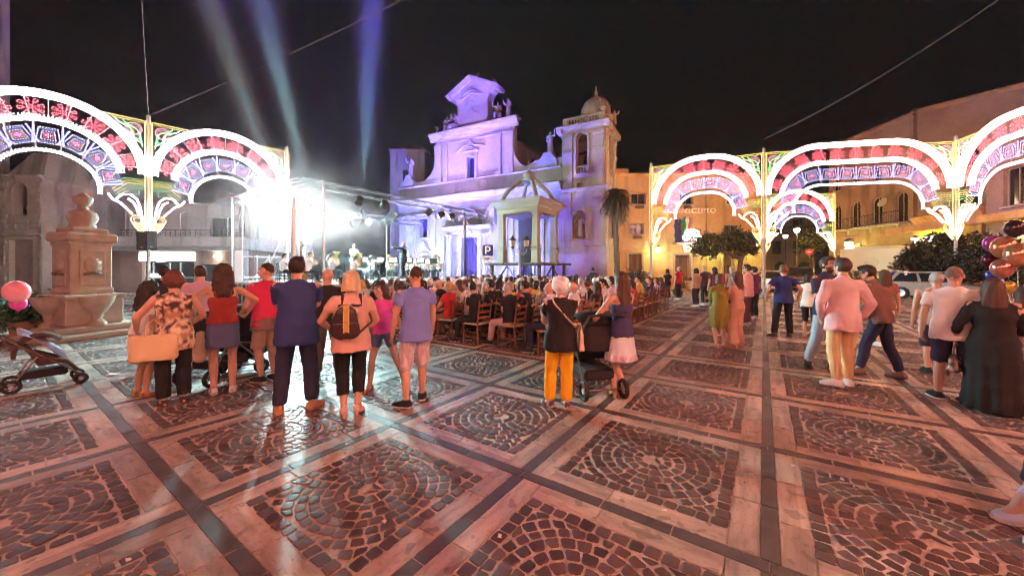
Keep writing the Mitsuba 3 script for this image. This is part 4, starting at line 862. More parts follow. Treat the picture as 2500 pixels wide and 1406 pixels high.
# lamps of the square behind the onlookers
for p, lb in (((3.8, -3.5), 'street lamp behind the onlookers, nearest to the camera'), ((-6.5, -4.5), 'street lamp behind the onlookers on the fountain side'), ((11.5, -1.5), 'street lamp behind the onlookers on the balloon side')):
    post_lamp(p, 6.5, lb, (900, 290, 195), .5 if p[0] < 0 else 1.25 if p[0] < 9 else 1.7)
ns = thing('no_entry_sign', 'round red no-entry sign with a white bar at the street mouth', 'road sign'); q = at(1976, 615, 36.0); nf = -q[:2] / np.linalg.norm(q[:2]); fr = Frame([q[0], q[1], 0], [-nf[1], nf[0]], nf)
add(ns, 'pole', fr(bar((0, -.04, 0), (0, -.04, q[2] + .3), .03, 8)), 'metal', (.5, .5, .5)); add(ns, 'disc', fr(slab2d(Polygon(circ(0, q[2], .33, 24)), 0, .02)), 'gloss', (.5, .02, .02)); add(ns, 'bar', fr(slab2d(rect(-.23, .23, q[2] - .055, q[2] + .055), .02, .026)), 'gloss', (.8, .78, .75))

# ---------------------------------------------------------------- left side: stone belfry, low houses, grey shop building
by = 24.0; BF = Frame([0, by, 0], (1, 0), (0, -1)); xb = lambda px: (px - 1250) * by / FOC; zb_ = lambda py: EYE - (py - HOR) * by / FOC
sb_ = thing('stone_belfry', 'old rubble stone belfry with one tall arched opening', 'belfry')
op = arch_poly(xb(27), xb(66), zb_(527), zb_(446))
add(sb_, 'front_wall', wall_with(BF, [op, rect(xb(22), xb(80), 0, zb_(585))], xb(-25), xb(101), zb_(436), .6), 'tower_stone')
add(sb_, 'side_wall', BF(box(xb(101) - .6, xb(101), -4, -.6, 0, zb_(436))), 'tower_stone'); add(sb_, 'side_wall', BF(box(xb(-25), xb(-25) + .6, -4, -.6, 0, zb_(436))), 'tower_stone')
add(sb_, 'back_wall', BF(box(xb(-25), xb(101), -4.2, -4, 0, zb_(436))), 'tower_stone')
add(sb_, 'infill_wall', BF(box(xb(20), xb(82), -.5, -.3, 0, zb_(583))), 'pink_plaster')
add(sb_, 'cornice', BF(cornice(xb(-27), xb(107), zb_(436) - .15, scaled(CORN, .8, .7))), 'tower_stone')
add(sb_, 'ledge', BF(cornice(xb(-25), xb(103), zb_(578), [(0, 0), (.15, .05), (.15, .15), (0, .2)])), 'tower_stone')
add(sb_, 'cap', BF(tm(hull(np.array([[xb(-10), -.3, zb_(434)], [xb(90), -.3, zb_(434)], [xb(90), -3.6, zb_(434)], [xb(-10), -3.6, zb_(434)], [xb(20), -1.2, 9.6], [xb(62), -1.2, 9.6], [xb(62), -3, 9.6], [xb(20), -3, 9.6]])))), 'tower_stone')
rr = np.random.default_rng(31); nb = 0
for i in range(21):                                # proud rubble blocks of the belfry
    zz = zb_(436) - .3 - i * .34
    aa = xb(-20)
    while aa < xb(98) and nb < 300:
        w = rr.uniform(.28, .62)
        bl = shapely.box(aa + .02, zz - .3, min(aa + w, xb(100)), zz)
        if not bl.intersects(op.buffer(.03)) and not bl.intersects(rect(xb(20), xb(82), 0, zb_(583) + .05)) and not bl.intersects(rect(-99, 99, zb_(578) - .02, zb_(578) + .25)):
            m = rbox(*bl.bounds[0::2], -.05, rr.uniform(.02, .07), bl.bounds[1], bl.bounds[3], .03); add(sb_, 'stone', BF(m), 'tower_stone'); nb += 1
        aa += w
ly = 27.0; LF = Frame([0, ly, 0], (1, 0), (0, -1)); xl = lambda px: (px - 1250) * ly / FOC; zl = lambda py: EYE - (py - HOR) * ly / FOC
lh = thing('low_house', 'dim low house with raking tiled roofs between the belfry and the shop', 'house')
add(lh, 'wall', LF(slab2d(Polygon([(xl(95), 0), (xl(262), 0), (xl(262), zl(485)), (xl(250), zl(430)), (xl(228), zl(425)), (xl(206), zl(475)), (xl(95), zl(472))]), -7, 0)), 'grey_plaster')
add(lh, 'roof', LF(cat([slab2d(Polygon([(xl(95), zl(545)), (xl(200), zl(510)), (xl(200), zl(503)), (xl(95), zl(537))]), 0, 2.2), rbox(xl(94), xl(208), -7, .3, zl(472), zl(468), .03)])), 'tile_clay')
window_part(lh, LF, rect(xl(180), xl(190), zl(545), zl(520)), recess=-.02, mull=False)
gy = 25.0; GF = Frame([0, gy, 0], (1, 0), (0, -1)); xg = lambda px: (px - 1250) * gy / FOC; zg = lambda py: EYE - (py - HOR) * gy / FOC
gb = thing('shop_building', 'grey two-storey building with a terrace above a lit shop', 'building')
uo = [rect(xg(313), xg(332), zg(577), zg(516)), rect(xg(466), xg(521), zg(579), zg(522))]
add(gb, 'upper_wall', wall_with(GF, uo, xg(255), xg(590), zg(492), .35, z0=zg(605), o=-1.6), 'grey_plaster')
add(gb, 'upper_side_wall', GF(box(xg(590) - .35, xg(590), -9, -1.95, zg(605), zg(492))), 'grey_plaster')
add(gb, 'roof', GF(cat([rbox(xg(252), xg(595), -9, -1.4, zg(492), zg(486), .03)])), 'grey_plaster')
for h in uo: window_part(gb, Frame([0, gy + 1.6, 0], (1, 0), (0, -1)), h, frame_c=(.1, .09, .09))
add(gb, 'terrace_slab', GF(rbox(xg(90), xg(597), -8, .15, zg(610), zg(578), .04)), 'grey_plaster')
lo = [rect(xg(303), xg(437), .05, zg(615)), rect(xg(450), xg(497), .02, zg(645)), rect(xg(120), xg(160), .02, zg(640))]
add(gb, 'shop_wall', wall_with(GF, lo, xg(115), xg(590), zg(610), .3, o=-1.2), 'pink_plaster')
for px in (97, 113, 588): add(gb, 'pillar', GF(rbox(xg(px) - .2, xg(px) + .2, -.5, -.1, 0, zg(610), .03)), 'grey_plaster')
k = add(gb, 'shop_window', GF(box(xg(303), xg(437), -1.5, -1.45, .05, zg(640))), 'window_glass')
add(k, 'mullions', GF(cat([box(xg(p) - .04, xg(p) + .04, -1.45, -1.4, .05, zg(640)) for p in (303, 325, 368, 395, 436)] + [box(xg(303), xg(437), -1.45, -1.4, .95, 1.02)])), 'matte', (.35, .34, .33), kind='stuff')
k = add(gb, 'shop_sign', GF(rbox(xg(300), xg(440), -1.25, -1.05, zg(636), zg(614), .02)), 'bulb', emit=(3.2, 3.4, 3.3), weight=10, label='glaring white shop sign with faint lettering')
for nm, wd, p0 in (('dark_lettering', 'I C', 333), ('dark_lettering', 'PU', 384)):
    t = meshkit.text_mesh(wd, .2, .02); v = t.vertices; add(k, nm, trimesh.Trimesh(np.stack([v[:, 0] * 1.1 + xg(p0), gy + 1.05 - v[:, 2], v[:, 1] + zg(630)], 1), t.faces, process=False), 'matte', (.25, .25, .27))
add(gb, 'lit_display', GF(rbox(xg(318), xg(362), -1.42, -1.2, 1.0, zg(668), .03)), 'bulb', emit=(2.6, 2.8, 2.7), weight=5)
add(gb, 'lit_ceiling_lamp', GF(lathe([(.02, 0), (.2, .05), (.2, .12)], 12, (xg(500), -1.0, zg(628)))), 'bulb', emit=(30, 30, 22), weight=5)
add(gb, 'lit_ceiling_lamp', GF(lathe([(.02, 0), (.22, .05), (.22, .12)], 12, (xg(372), -.6, zg(640)))), 'bulb', emit=(30, 32, 30), weight=5)
for i, px in enumerate((450, 120)): add(gb, 'door', GF(box(xg(px), xg(px + 45), -1.5, -1.4, 0, zg(642))), 'matte', (.05, .06, .055))
add(gb, 'awning_case', GF(cat([bar((xg(288), .25, zg(603)), (xg(580), .25, zg(603)), .07, 8), rbox(xg(288), xg(580), .1, .5, zg(612), zg(608), .02)])), 'matte', (.3, .28, .3))
add(gb, 'terrace_railing', GF(cat([bar((xg(p), .1, zg(578)), (xg(p), .1, zg(562)), .02, 5) for p in range(300, 596, 12)] + [bar((xg(295), .1, zg(562)), (xg(596), .1, zg(562)), .025, 6), bar((xg(295), .1, zg(570)), (xg(596), .1, zg(570)), .012, 6)])), 'matte', (.12, .11, .11), kind='stuff')
add(gb, 'pergola_frame', GF(cat([bar((xg(a), o0, z0), (xg(b_), o1, z1), .035, 6) for a, o0, z0, b_, o1, z1 in ((307, .0, zg(578), 307, 0, zg(515)), (440, .0, zg(578), 440, 0, zg(523)), (556, 0, zg(578), 556, 0, zg(533)), (307, 0, zg(515), 556, 0, zg(533)), (440, 0, zg(523), 415, -1.6, zg(505)), (556, 0, zg(533), 548, -1.6, zg(515)), (307, 0, zg(515), 305, -1.6, zg(505)))])), 'matte', (.5, .48, .47))
add(gb, 'wall_box', GF(rbox(xg(528), xg(547), -1.6, -1.35, zg(560), zg(535), .03)), 'matte', (.55, .55, .56))
add(gb, 'column', GF(rbox(xg(548), xg(556), -1.6, -1.3, zg(580), zg(497), .02)), 'matte', (.12, .12, .14))
dk = thing('dark_house', 'dark flat-roofed house behind the shop, next to the stage glare', 'house'); add(dk, 'wall', LF(slab2d(Polygon([(xl(455), 0), (xl(600), 0), (xl(600), zl(515)), (xl(480), zl(455)), (xl(440), zl(470))]), -9, -3.2)), 'grey_plaster'); add(dk, 'roof', LF(slab2d(Polygon([(xl(600), zl(515)), (xl(480), zl(455)), (xl(478), zl(449)), (xl(602), zl(509))]), -9, -3.0)), 'tile_clay')
ab = thing('apartment_block', 'pale apartment block cut off by the top corner of the picture', 'building'); ay = 34.0; AF = Frame([-46.5, ay, 0], (.59, .81), (.81, -.59)); xa = lambda px: (px - 30) * .05
ao = [rect(xa(-120) + 5 * i, xa(-120) + 5 * i + 1.4, 8 + 3.4 * j, 10 + 3.4 * j) for i in range(2) for j in range(6)]
add(ab, 'front_wall', wall_with(AF, ao, xa(-300), xa(26), 30, .5), 'grey_plaster'); add(ab, 'side_wall', AF(box(xa(26) - .5, xa(26), -12, -.5, 0, 30)), 'grey_plaster')
for h in ao: window_part(ab, AF, h)
for j in range(6): add(ab, 'balcony', AF(cat([rbox(xa(-60), xa(14), 0, 1.3, 7.2 + 3.6 * j, 7.45 + 3.6 * j, .03), rbox(xa(-60), xa(14), 1.2, 1.3, 7.45 + 3.6 * j, 8.4 + 3.6 * j, .02), rbox(xa(14) - .1, xa(14), 0, 1.2, 7.45 + 3.6 * j, 8.4 + 3.6 * j, .02)])), 'grey_plaster')

# ---------------------------------------------------------------- stone fountain
fo = thing('fountain', 'weathered stone pillar fountain with carved mask and urn on top', 'fountain'); fc = np.array([-10.3, 8.75]); fa = math.atan2(-fc[1], -fc[0])
FM = np.asarray(pose_matrix(fc[0], fc[1], 0, fa - math.pi / 2 + .42).matrix) @ np.diag([.53, .53, .86, 1]); FP = lambda m: move(m, FM)    # local y looks towards the onlookers
add(fo, 'lower_step', FP(rbox(-1.75, 1.75, -1.6, 1.6, 0, .16, .04)), 'fountain_stone'); add(fo, 'upper_step', FP(rbox(-1.4, 1.4, -1.25, 1.25, .16, .34, .04)), 'fountain_stone')
add(fo, 'pedestal', FP(cat([rbox(-.95, .95, -.95, .95, .34, 1.05, .05), rbox(-1.02, 1.02, -1.02, 1.02, 1.05, 1.18, .04)])), 'fountain_stone')
add(fo, 'pillar', FP(cat([rbox(-.68, .68, -.68, .68, 1.18, 2.62, .05), rbox(-.72, .72, -.72, .72, 1.18, 1.34, .04)])), 'fountain_stone')
add(fo, 'cornice', FP(cat([rbox(-.72, .72, -.72, .72, 2.5, 2.6, .03), rbox(-.82, .82, -.82, .82, 2.6, 2.86, .06), rbox(-.6, .6, -.6, .6, 2.86, 3.0, .04)])), 'fountain_stone')
add(fo, 'urn', FP(lathe([(.45, 3.0), (.4, 3.12), (.5, 3.3), (.42, 3.45), (.2, 3.52), (.16, 3.62), (.3, 3.7), (.34, 3.85), (.2, 3.9), (.1, 3.96), (.02, 4.0)], 16)), 'fountain_stone', smooth=40)
for i, R_ in enumerate((0, -math.pi / 2)):
    Q = FM @ trimesh.transformations.rotation_matrix(R_, [0, 0, 1])
    add(fo, 'carved_mask', move(displaced(cat([trimesh.creation.icosphere(3, .24)]).apply_transform(np.diag([1.3, .55, .9, 1])).apply_translation((0, .7, 1.98)), .035, (14, 14, 14)), Q), 'fountain_stone', smooth=True)
    add(fo, 'bronze_spout', move(cat([tube([(-.3, .72, 1.72), (-.1, .83, 1.76), (.1, .83, 1.76), (.3, .72, 1.72)], .04, 6), tube([(0, .75, 1.78), (0, .95, 1.74)], .035, 6)]), Q), 'matte', (.1, .08, .06))
    half = lathe([(.05, .62), (.3, .68), (.55, .95), (.62, 1.12), (.56, 1.12), (.48, .98), (.2, .85)], 18, (0, .95, 0)); add(fo, 'shell_basin', move(half, Q), 'fountain_stone', smooth=40)
    add(fo, 'basin_foot', move(lathe([(.34, .34), (.3, .42), (.16, .5), (.22, .66)], 12, (0, 1.0, 0)), Q), 'fountain_stone', smooth=40)
    add(fo, 'side_panel', move(rbox(-.42, .42, .66, .72, 1.4, 2.4, .03), Q), 'fountain_stone')

# ---------------------------------------------------------------- wooden shrine canopy on its trestle
ki = thing('shrine_canopy', 'four-columned wooden shrine canopy with open ribbed crown on a trestle', 'shrine canopy'); kp = np.array([1.53, 23.2]); ka = math.radians(57)
KM = np.eye(4); KM[:2, 0] = (math.cos(ka), math.sin(ka)); KM[:2, 1] = (-math.sin(ka), math.cos(ka)); KM[:2, 3] = kp; KP = lambda m: move(m, KM); S = 2.6
cw = (.3, .25, .18)
for i, (a, b_) in enumerate(((0, 0), (S, 0), (0, S), (S, S))):
    k = add(ki, 'column', KP(cat([rbox(a - .27, a + .27, b_ - .27, b_ + .27, 2.0, 2.1, .02), rbox(a - .24, a + .24, b_ - .24, b_ + .24, 2.1, 2.85, .03), rbox(a - .28, a + .28, b_ - .28, b_ + .28, 2.85, 2.95, .02), rbox(a - .26, a + .26, b_ - .26, b_ + .26, 3.05, 3.13, .02), tm(hull(np.array([[a + s * .21, b_ + t_ * .21, 3.0] for s in (-1, 1) for t_ in (-1, 1)]), np.array([[a + s * .17, b_ + t_ * .17, 5.05] for s in (-1, 1) for t_ in (-1, 1)]))), rbox(a - .22, a + .22, b_ - .22, b_ + .22, 5.05, 5.25, .02)])), 'matte', cw)
e = .45
add(ki, 'entablature', KP(cat([rbox(-.25, S + .25, -.25, S + .25, 5.25, 5.55, .03), rbox(-.3, S + .3, -.3, S + .3, 5.55, 5.68, .02), rbox(-.62, S + .62, -.62, S + .62, 5.9, 6.12, .03), tm(hull(np.array([[s, t_, 5.66] for s in (-.3, S + .3) for t_ in (-.3, S + .3)]), np.array([[s, t_, 5.92] for s in (-.58, S + .58) for t_ in (-.58, S + .58)])))])), 'matte', cw)
for a, b_ in ((0, 0), (S, 0), (0, S), (S, S)):
    t = np.linspace(0, 1, 12); c = S / 2; pth = np.stack([a + (c - a) * (t ** 1.25) * .88, b_ + (c - b_) * (t ** 1.25) * .88, 6.12 + 1.5 * np.sin(t * 1.45) ** .9 + .25 * t ** 6], 1)
    add(ki, 'crown_rib', KP(tube(pth, .13, 6)), 'matte', (.25, .21, .15), smooth=40)
add(ki, 'crown', KP(cat([lathe([(.5, 7.6), (.55, 7.7), (.42, 7.75), (.42, 7.85), (.38, 8.05), (.22, 8.28), (.06, 8.36), (.05, 8.5)], 14, (S / 2, S / 2, 0)), box(S / 2 - .025, S / 2 + .025, S / 2 - .025, S / 2 + .025, 8.4, 9.0), box(S / 2 - .15, S / 2 + .15, S / 2 - .02, S / 2 + .02, 8.75, 8.8)])), 'matte', cw)
add(ki, 'ceiling', KP(rbox(-.1, S + .1, -.1, S + .1, 5.18, 5.27, .02)), 'matte', (.1, .09, .11))
add(ki, 'deck', KP(rbox(-.9, S + .9, -.9, S + .9, 1.86, 2.0, .02)), 'matte', (.07, .05, .04))
for a, b_ in ((-.5, -.5), (S + .5, -.5), (-.5, S + .5), (S + .5, S + .5), (S / 2, -.6)): add(ki, 'trestle_leg', KP(cat([rbox(a - .09, a + .09, b_ - .09, b_ + .09, 0, 1.86, .02), bar((a, b_, .3), (S / 2, b_, 1.8), .05, 5)])), 'matte', (.05, .04, .035))
add(ki, 'inner_panel', KP(rbox(S * .62, S * .66, S * .35, S * .9, 2.0, 5.1, .02)), 'matte', (.06, .05, .06))
# P sign, two-armed lamp post, palm
ps = thing('parking_sign', 'dark parking sign with a white P and a small plate below', 'road sign'); q = at(1191, 616, 21.0); fr = Frame([q[0], q[1], 0], (1, 0.04), (.04, -1))
add(ps, 'pole', fr(bar((0, -.03, 0), (0, -.03, q[2] + .45), .03, 8)), 'metal', (.5, .5, .5)); add(ps, 'board', fr(slab2d(rect(-.3, .3, q[2] - .2, q[2] + .42), 0, .02)), 'gloss', (.012, .03, .13))
t = meshkit.text_mesh('P', .44, .008, True); v = t.vertices - [t.bounds[:, 0].mean(), 0, 0]; add(ps, 'letter', trimesh.Trimesh(np.stack([v[:, 0] + q[0], np.full(len(v), 0) + q[1] - .022 - v[:, 2], v[:, 1] + q[2] - .1], 1), t.faces, process=False), 'matte', (.85, .85, .85))
add(ps, 'small_plate', fr(slab2d(rect(-.3, .3, q[2] - .46, q[2] - .24), 0, .02)), 'gloss', (.75, .73, .72)); add(ps, 'plate_mark', fr(slab2d(rect(-.2, .1, q[2] - .39, q[2] - .31), .02, .025)), 'matte', (.1, .1, .12))
lp = thing('lamp_post', 'unlit two-armed lamp post with glass lanterns in front of the canopy', 'lamp post'); q = at(1268, 600, 19.0)
add(lp, 'pole', tube([(q[0], q[1], 0), (q[0], q[1], .6), (q[0], q[1], 3.0)], [.07, .05, .045], 10), 'matte', (.5, .46, .45), smooth=40)
for s in (-1, 1):
    c = np.array([q[0] + s * .36, q[1], 2.95]); add(lp, 'arm', tube([(q[0], q[1], 2.5), (q[0] + s * .2, q[1], 2.35), (c[0], c[1], 2.5), (c[0], c[1], 2.75)], .022, 6), 'matte', (.45, .42, .42))
    k = add(lp, 'lantern', lathe([(.09, -.2), (.17, .14)], 6, c, False), 'matte', (.6, .56, .52)); add(k, 'cap', lathe([(.2, .14), (.19, .18), (.06, .3), (.05, .36), (.01, .42)], 6, c), 'matte', (.06, .055, .05)); add(k, 'base', lathe([(.03, -.3), (.1, -.2), (.1, -.18)], 6, c), 'matte', (.06, .055, .05))
# ---------------------------------------------------------------- concert stage
A3 = lambda *v: np.array(v, float)
S0 = np.array([-8.1, 14.3]); STZ = 1.0
def sp(u, v, z=0.0): p = S0 + u * U + v * V; return np.array([p[0], p[1], z])
SM_ = np.eye(4); SM_[:2, 0] = U; SM_[:2, 1] = V; SM_[:2, 3] = S0; SP_ = lambda m: move(tm(m), SM_)
stg = thing('stage', 'low black concert stage with a pale floor under the lighting trusses', 'stage')
add(stg, 'floor', SP_(rbox(-.6, 12, -.4, 6.8, STZ - .12, STZ, .02)), 'matte', (.3, .28, .27))
add(stg, 'skirt', SP_(cat([box(-.55, 11.95, -.36, -.32, .05, STZ - .12), box(-.55, -.5, -.3, 6.75, .05, STZ - .12)])), 'matte', (.03, .03, .032))
for i in range(7): add(stg, 'support_leg', SP_(cat([bar((i * 2 - .3, -.1, 0), (i * 2 - .3, -.1, STZ - .1), .04, 6)])), 'metal', (.5, .5, .5))
pod = thing('podium', 'small dark conductor podium on the stage edge', 'podium'); add(pod, 'deck', SP_(rbox(4.1, 5.6, -.35, .65, STZ + .16, STZ + .22, .015)), 'matte', (.1, .08, .07))
for a in (4.2, 5.5):
    for b_ in (-.25, .55): add(pod, 'leg', SP_(bar((a, b_, STZ), (a, b_, STZ + .17), .025, 6)), 'metal', (.5, .5, .5))
def truss(p0, p1, label, w=.29):
    key = thing('truss', label, 'truss', 'aluminium lighting trusses of the stage'); p0, p1 = np.asarray(p0, float), np.asarray(p1, float); d = (p1 - p0); L = np.linalg.norm(d); d /= L
    s = np.cross(d, [0, 0, 1.0]); s /= np.linalg.norm(s); up = np.cross(s, d); cs = [p0 + s * a * w / 2 + up * b_ * w / 2 for a, b_ in ((-1, -1), (1, -1), (1, 1), (-1, 1))]
    add(key, 'chord', cat([bar(c, c + d * L, .025, 6) for c in cs]), 'metal', (.75, .76, .78), smooth=60, kind='stuff')
    n = int(L / .42); web = []
    for f in range(4):
        a, b_ = cs[f], cs[(f + 1) % 4]
        for i in range(n):
            t0, t1 = i * L / n, (i + 1) * L / n; web.append(bar((a if i % 2 else b_) + d * t0, (b_ if i % 2 else a) + d * t1, .012, 4))
    add(key, 'lattice', cat(web), 'metal', (.75, .76, .78), kind='stuff'); return key
HT = 5.0
truss(sp(-.2, 0, HT), sp(11.5, 0, HT), 'front truss sloping away across the violet church front')
truss(sp(-.2, 6.4, HT), sp(11.5, 6.4, HT), 'rear truss carrying the blazing white floodlights')
truss(sp(-.1, .2, HT), sp(-.1, 6.2, HT), 'short side truss nearest the shop building')
def stage_pole(p, h, label, r=.05, col=(.7, .71, .73)):
    key = thing('truss_tower', label, 'truss tower', 'towers holding the stage trusses'); x_, y_, _ = p
    add(key, 'mast', bar((x_, y_, 0), (x_, y_, h), r, 8), 'metal', col, smooth=50); add(key, 'inner_mast', bar((x_, y_, h - .05), (x_, y_, h + .3), r * .7, 8), 'metal', col, smooth=50)
    for i in range(4):
        t = i * np.pi / 2 + .5; add(key, 'outrigger', cat([bar((x_, y_, .9), (x_ + .8 * math.cos(t), y_ + .8 * math.sin(t), .04), .022, 6), rbox(x_ + .8 * math.cos(t) - .08, x_ + .8 * math.cos(t) + .08, y_ + .8 * math.sin(t) - .08, y_ + .8 * math.sin(t) + .08, 0, .04, .01)]), 'metal', col)
stage_pole(sp(.4, -.6), HT - .2, 'thin front tower rising through the musicians'); stage_pole(sp(-.3, 6.5), HT - .2, 'rear tower beside the scaffold'); stage_pole(sp(8.6, -.6), HT - .3, 'black tower before the church door', .05, (.03, .03, .03)); stage_pole(sp(8.6, 6.6), HT - .2, 'hidden rear tower far across the stage')
stage_pole(at(717, 560, 13.2) * [1, 1, 0], 3.9, 'thick pale tower behind the man in the dark blue shirt', .085)
for a, b_ in ((sp(8.6, -.6, HT - .4), sp(6.5, -1.8, 0)), (sp(8.6, -.6, HT - .4), sp(11.1, -1.2, 0)), (at(700, 560, 14.5), sp(-1.5, 1.5, .0))):
    k = add(None, 'brace_strap', bar(a, b_, .03, 6), 'matte', (.6, .57, .6)); 
for k, l in zip(('brace_strap', 'brace_strap_001', 'brace_strap_002'), ('pale slanting strap from the black tower down among the players', 'pale slanting strap from the black tower down to the barriers', 'slanting strap behind the man in the dark blue shirt')) if 'brace_strap_001' in scene else (): labels[k] = {'label': l, 'category': 'strap', 'group': 'straps bracing the stage towers'}
def flood(p, aim, label, rgb, r=.17, w=60, barrel=.02):
    """A floodlight hanging from a truss, its lit lens towards aim."""
    key = thing('floodlight', label, 'floodlight', 'lit stage floodlights'); p, aim = np.asarray(p, float), np.asarray(aim, float); d = aim - p; d /= np.linalg.norm(d)
    xx, yy, _, _ = frame_of(p, p + d); M = np.eye(4); M[:3, 0], M[:3, 1], M[:3, 2], M[:3, 3] = xx, yy, d, p
    add(key, 'housing', move(lathe([(r * .5, -.34), (r * .9, -.28), (r, -.1), (r * 1.05, barrel), (r * .97, barrel), (r * .95, -.03)], 14), M), 'matte', (.03, .03, .033), smooth=40)
    lens = trimesh.creation.cylinder(r * .93, .02, sections=16); add(key, 'lit_lens', move(lens, M), 'bulb', emit=rgb, weight=w)
    add(key, 'yoke', cat([bar(p - d * .1, p - d * .1 + [0, 0, .35], .02, 5)]), 'matte', (.03, .03, .033)); return key
COOL = np.array([.55, 1.0, .97])
for i, (u, l) in enumerate(((1.1, 'first blazing white floodlight, in the heart of the glare'), (1.9, 'second blazing floodlight, in the heart of the glare'), (2.8, 'third blazing floodlight, at the side of the glare'), (5.05, 'lone blazing floodlight between the glare and the conductor'), (7.0, 'lone blazing floodlight nearest the church front'))):
    flood(sp(u, 6.3, HT - .35), sp(u - .6, -9.0, .2), l, COOL * (4200 if i < 3 else 3000), .2, 130)
flood(at(742, 508, 14.6), at(742, 508, 14.6) + np.array([2.5, -9, -2.2]), 'huge white floodlight at the near end of the front truss', COOL * 4200, .24, 130)
for i, u in enumerate((6.2, 7.1, 7.9)):
    k = flood(sp(u, -.05, HT - .45), sp(4.2 - i * .6, 3.8, STZ + .6), ('first', 'second', 'third')[i] + ' dark spotlight under the front truss, lens turned to the players', COOL * 1700, .17, 25)
for i, (u, v) in enumerate(((2.3, .05), (3.6, .05))):
    flood(sp(u, v, HT - .45), sp(u + .8, 3.2, STZ + .6), ('spotlight', 'neighbouring spotlight')[i] + ' lost in the smoke under the front truss, lens turned to the players', COOL * 1700, .17, 25)
# uplights that colour the church front
def ground_flood(p, aim, label, rgb, r=.2, w=30):
    k = flood(p, aim, label, rgb, r, w, .62 if p[2] > 2 else .1); labels[k]['group'] = 'ground floodlights'; return k
for a, o, zz, ta, tz, rgb, lb in ((-5.6, 3.6, .4, -4.8, 4.5, (900, 1400, 26000), 'blue uplight at the dim end of the church front'), (-2.6, 3.8, .4, -2.2, 5, (1500, 1400, 26000), 'violet uplight beside the church door'), (3.2, 3.8, .4, 2.4, 5, (1500, 1400, 26000), 'violet uplight behind the shrine canopy'), (6.2, 3.6, .8, 5.6, 4.5, (150, 150, 1600), 'violet uplight at the church steps'),
        (-1.5, 10.5, 4.6, -.9, 11.0, (3300, 1700, 36000), 'violet spotlight turned up to the church gable'), (1.5, 10.5, 4.6, .5, 13.6, (3500, 1800, 36000), 'violet spotlight turned up to the top of the church')):
    ground_flood(CH.pt(a, o, zz), CH.pt(ta, 0, tz), lb, rgb, .24, 110)
ground_flood((9.5, 21.0, .35), CH.pt(10.6, -.5, 9.0), 'added orange uplight brightening the bell tower', (19000, 5200, 1900), .24, 38)  # unseen lamp added to give the tower its warm light
# beams rising through the smoke
BEAMS = []
for i, (p, aim, rgb) in enumerate((((-12.3, 19.3), at(500, -30, 25), (150, 5600, 4600)), ((-11.3, 20.6), at(625, -40, 27), (120, 4800, 3900)), ((-9.4, 22.9), at(905, 60, 31), (50, 1900, 1550)))):
    p = A3(*p, HT + .2); d = aim - p; d /= np.linalg.norm(d); k = flood(p, aim, ('beam light', 'second beam light', 'third beam light')[i] + ' standing on the rear truss, throwing a teal beam into the sky', (120, 200, 190), .12, 5)
    scene['beam_source_' + 'abc'[i]] = {'type': 'spot', 'to_world': T().look_at(origin=list(p + d * .05), target=list(aim), up=[0, .1, 1]), 'intensity': {'type': 'rgb', 'value': list(rgb)}, 'cutoff_angle': 3.2, 'beam_width': 1.2, 'sampling_weight': 230.0}
    BEAMS.append((p, d))
# musicians' things
def music_stand(p, yaw, label, group='music stands on the stage'):
    key = thing('music_stand', label, 'music stand', group); M = np.asarray(pose_matrix(p[0], p[1], p[2], yaw).matrix)
    add(key, 'desk', move(tm(hull(ball((0, 0, 0), 1e-3)) if False else rbox(-.25, .25, -.01, .01, -.17, .17, .006)).apply_transform(trimesh.transformations.rotation_matrix(.35, [1, 0, 0])).apply_translation((0, 0, 1.08)), M), 'matte', (.015, .015, .017))
    add(key, 'stem', move(cat([bar((0, .02, .3), (0, .02, 1.0), .014, 6)]), M), 'matte', (.02, .02, .02))
    for i in range(3): t = i * 2.09; add(key, 'foot', move(bar((0, .02, .35), (.26 * math.cos(t), .02 + .26 * math.sin(t), .01), .012, 5), M), 'matte', (.02, .02, .02))
    if rng.random() < .7: add(key, 'sheet', move(rbox(-.2, .2, -.004, .0, -.13, .15, .001).apply_transform(trimesh.transformations.rotation_matrix(.35, [1, 0, 0])).apply_translation((0, -.014, 1.09)), M), 'matte', (.75, .74, .7))
def brass(p, yaw, label, kind):
    key = thing(kind, label, kind, 'brass instruments of the band'); M = np.asarray(pose_matrix(p[0], p[1], p[2], yaw).matrix); g = (.62, .42, .14)
    if kind == 'trumpet':
        add(key, 'bell', move(lathe([(.012, 0), (.014, .22), (.03, .33), (.06, .38)], 12).apply_transform(trimesh.transformations.rotation_matrix(-math.pi / 2, [1, 0, 0])), M), 'metal', g, smooth=60)
        add(key, 'tubing', move(tube([(0, 0, 0), (0, -.14, 0), (0, -.18, -.03), (0, -.14, -.07), (0, .1, -.07), (0, .14, -.04)], .012, 6), M), 'metal', g, smooth=60); add(key, 'valve', move(cat([bar((0, -.02 - .04 * i, -.1), (0, -.02 - .04 * i, .04), .014, 6) for i in range(3)]), M), 'metal', g, kind='stuff')
    elif kind == 'clarinet':
        add(key, 'tube', move(bar((0, 0, 0), (0, .3, -.5), .014, 8), M), 'gloss', (.02, .02, .02)); add(key, 'bell', move(tube([(0, .29, -.48), (0, .33, -.55)], [.016, .035], 8), M), 'gloss', (.02, .02, .02))
    else:
        add(key, 'coil', move(tube([(.14 * math.cos(t), -.05, .17 * math.sin(t)) for t in np.linspace(0, 6.28, 20)], .035, 6), M), 'metal', g, smooth=60); add(key, 'bell', move(lathe([(.03, 0), (.05, .22), (.09, .36), (.2, .48)], 14, (.13, -.05, .02)), M), 'metal', g, smooth=60)
        add(key, 'mouth_pipe', move(tube([(-.12, -.05, .1), (-.05, -.2, .16), (0, -.25, .15)], .014, 6), M), 'metal', g)
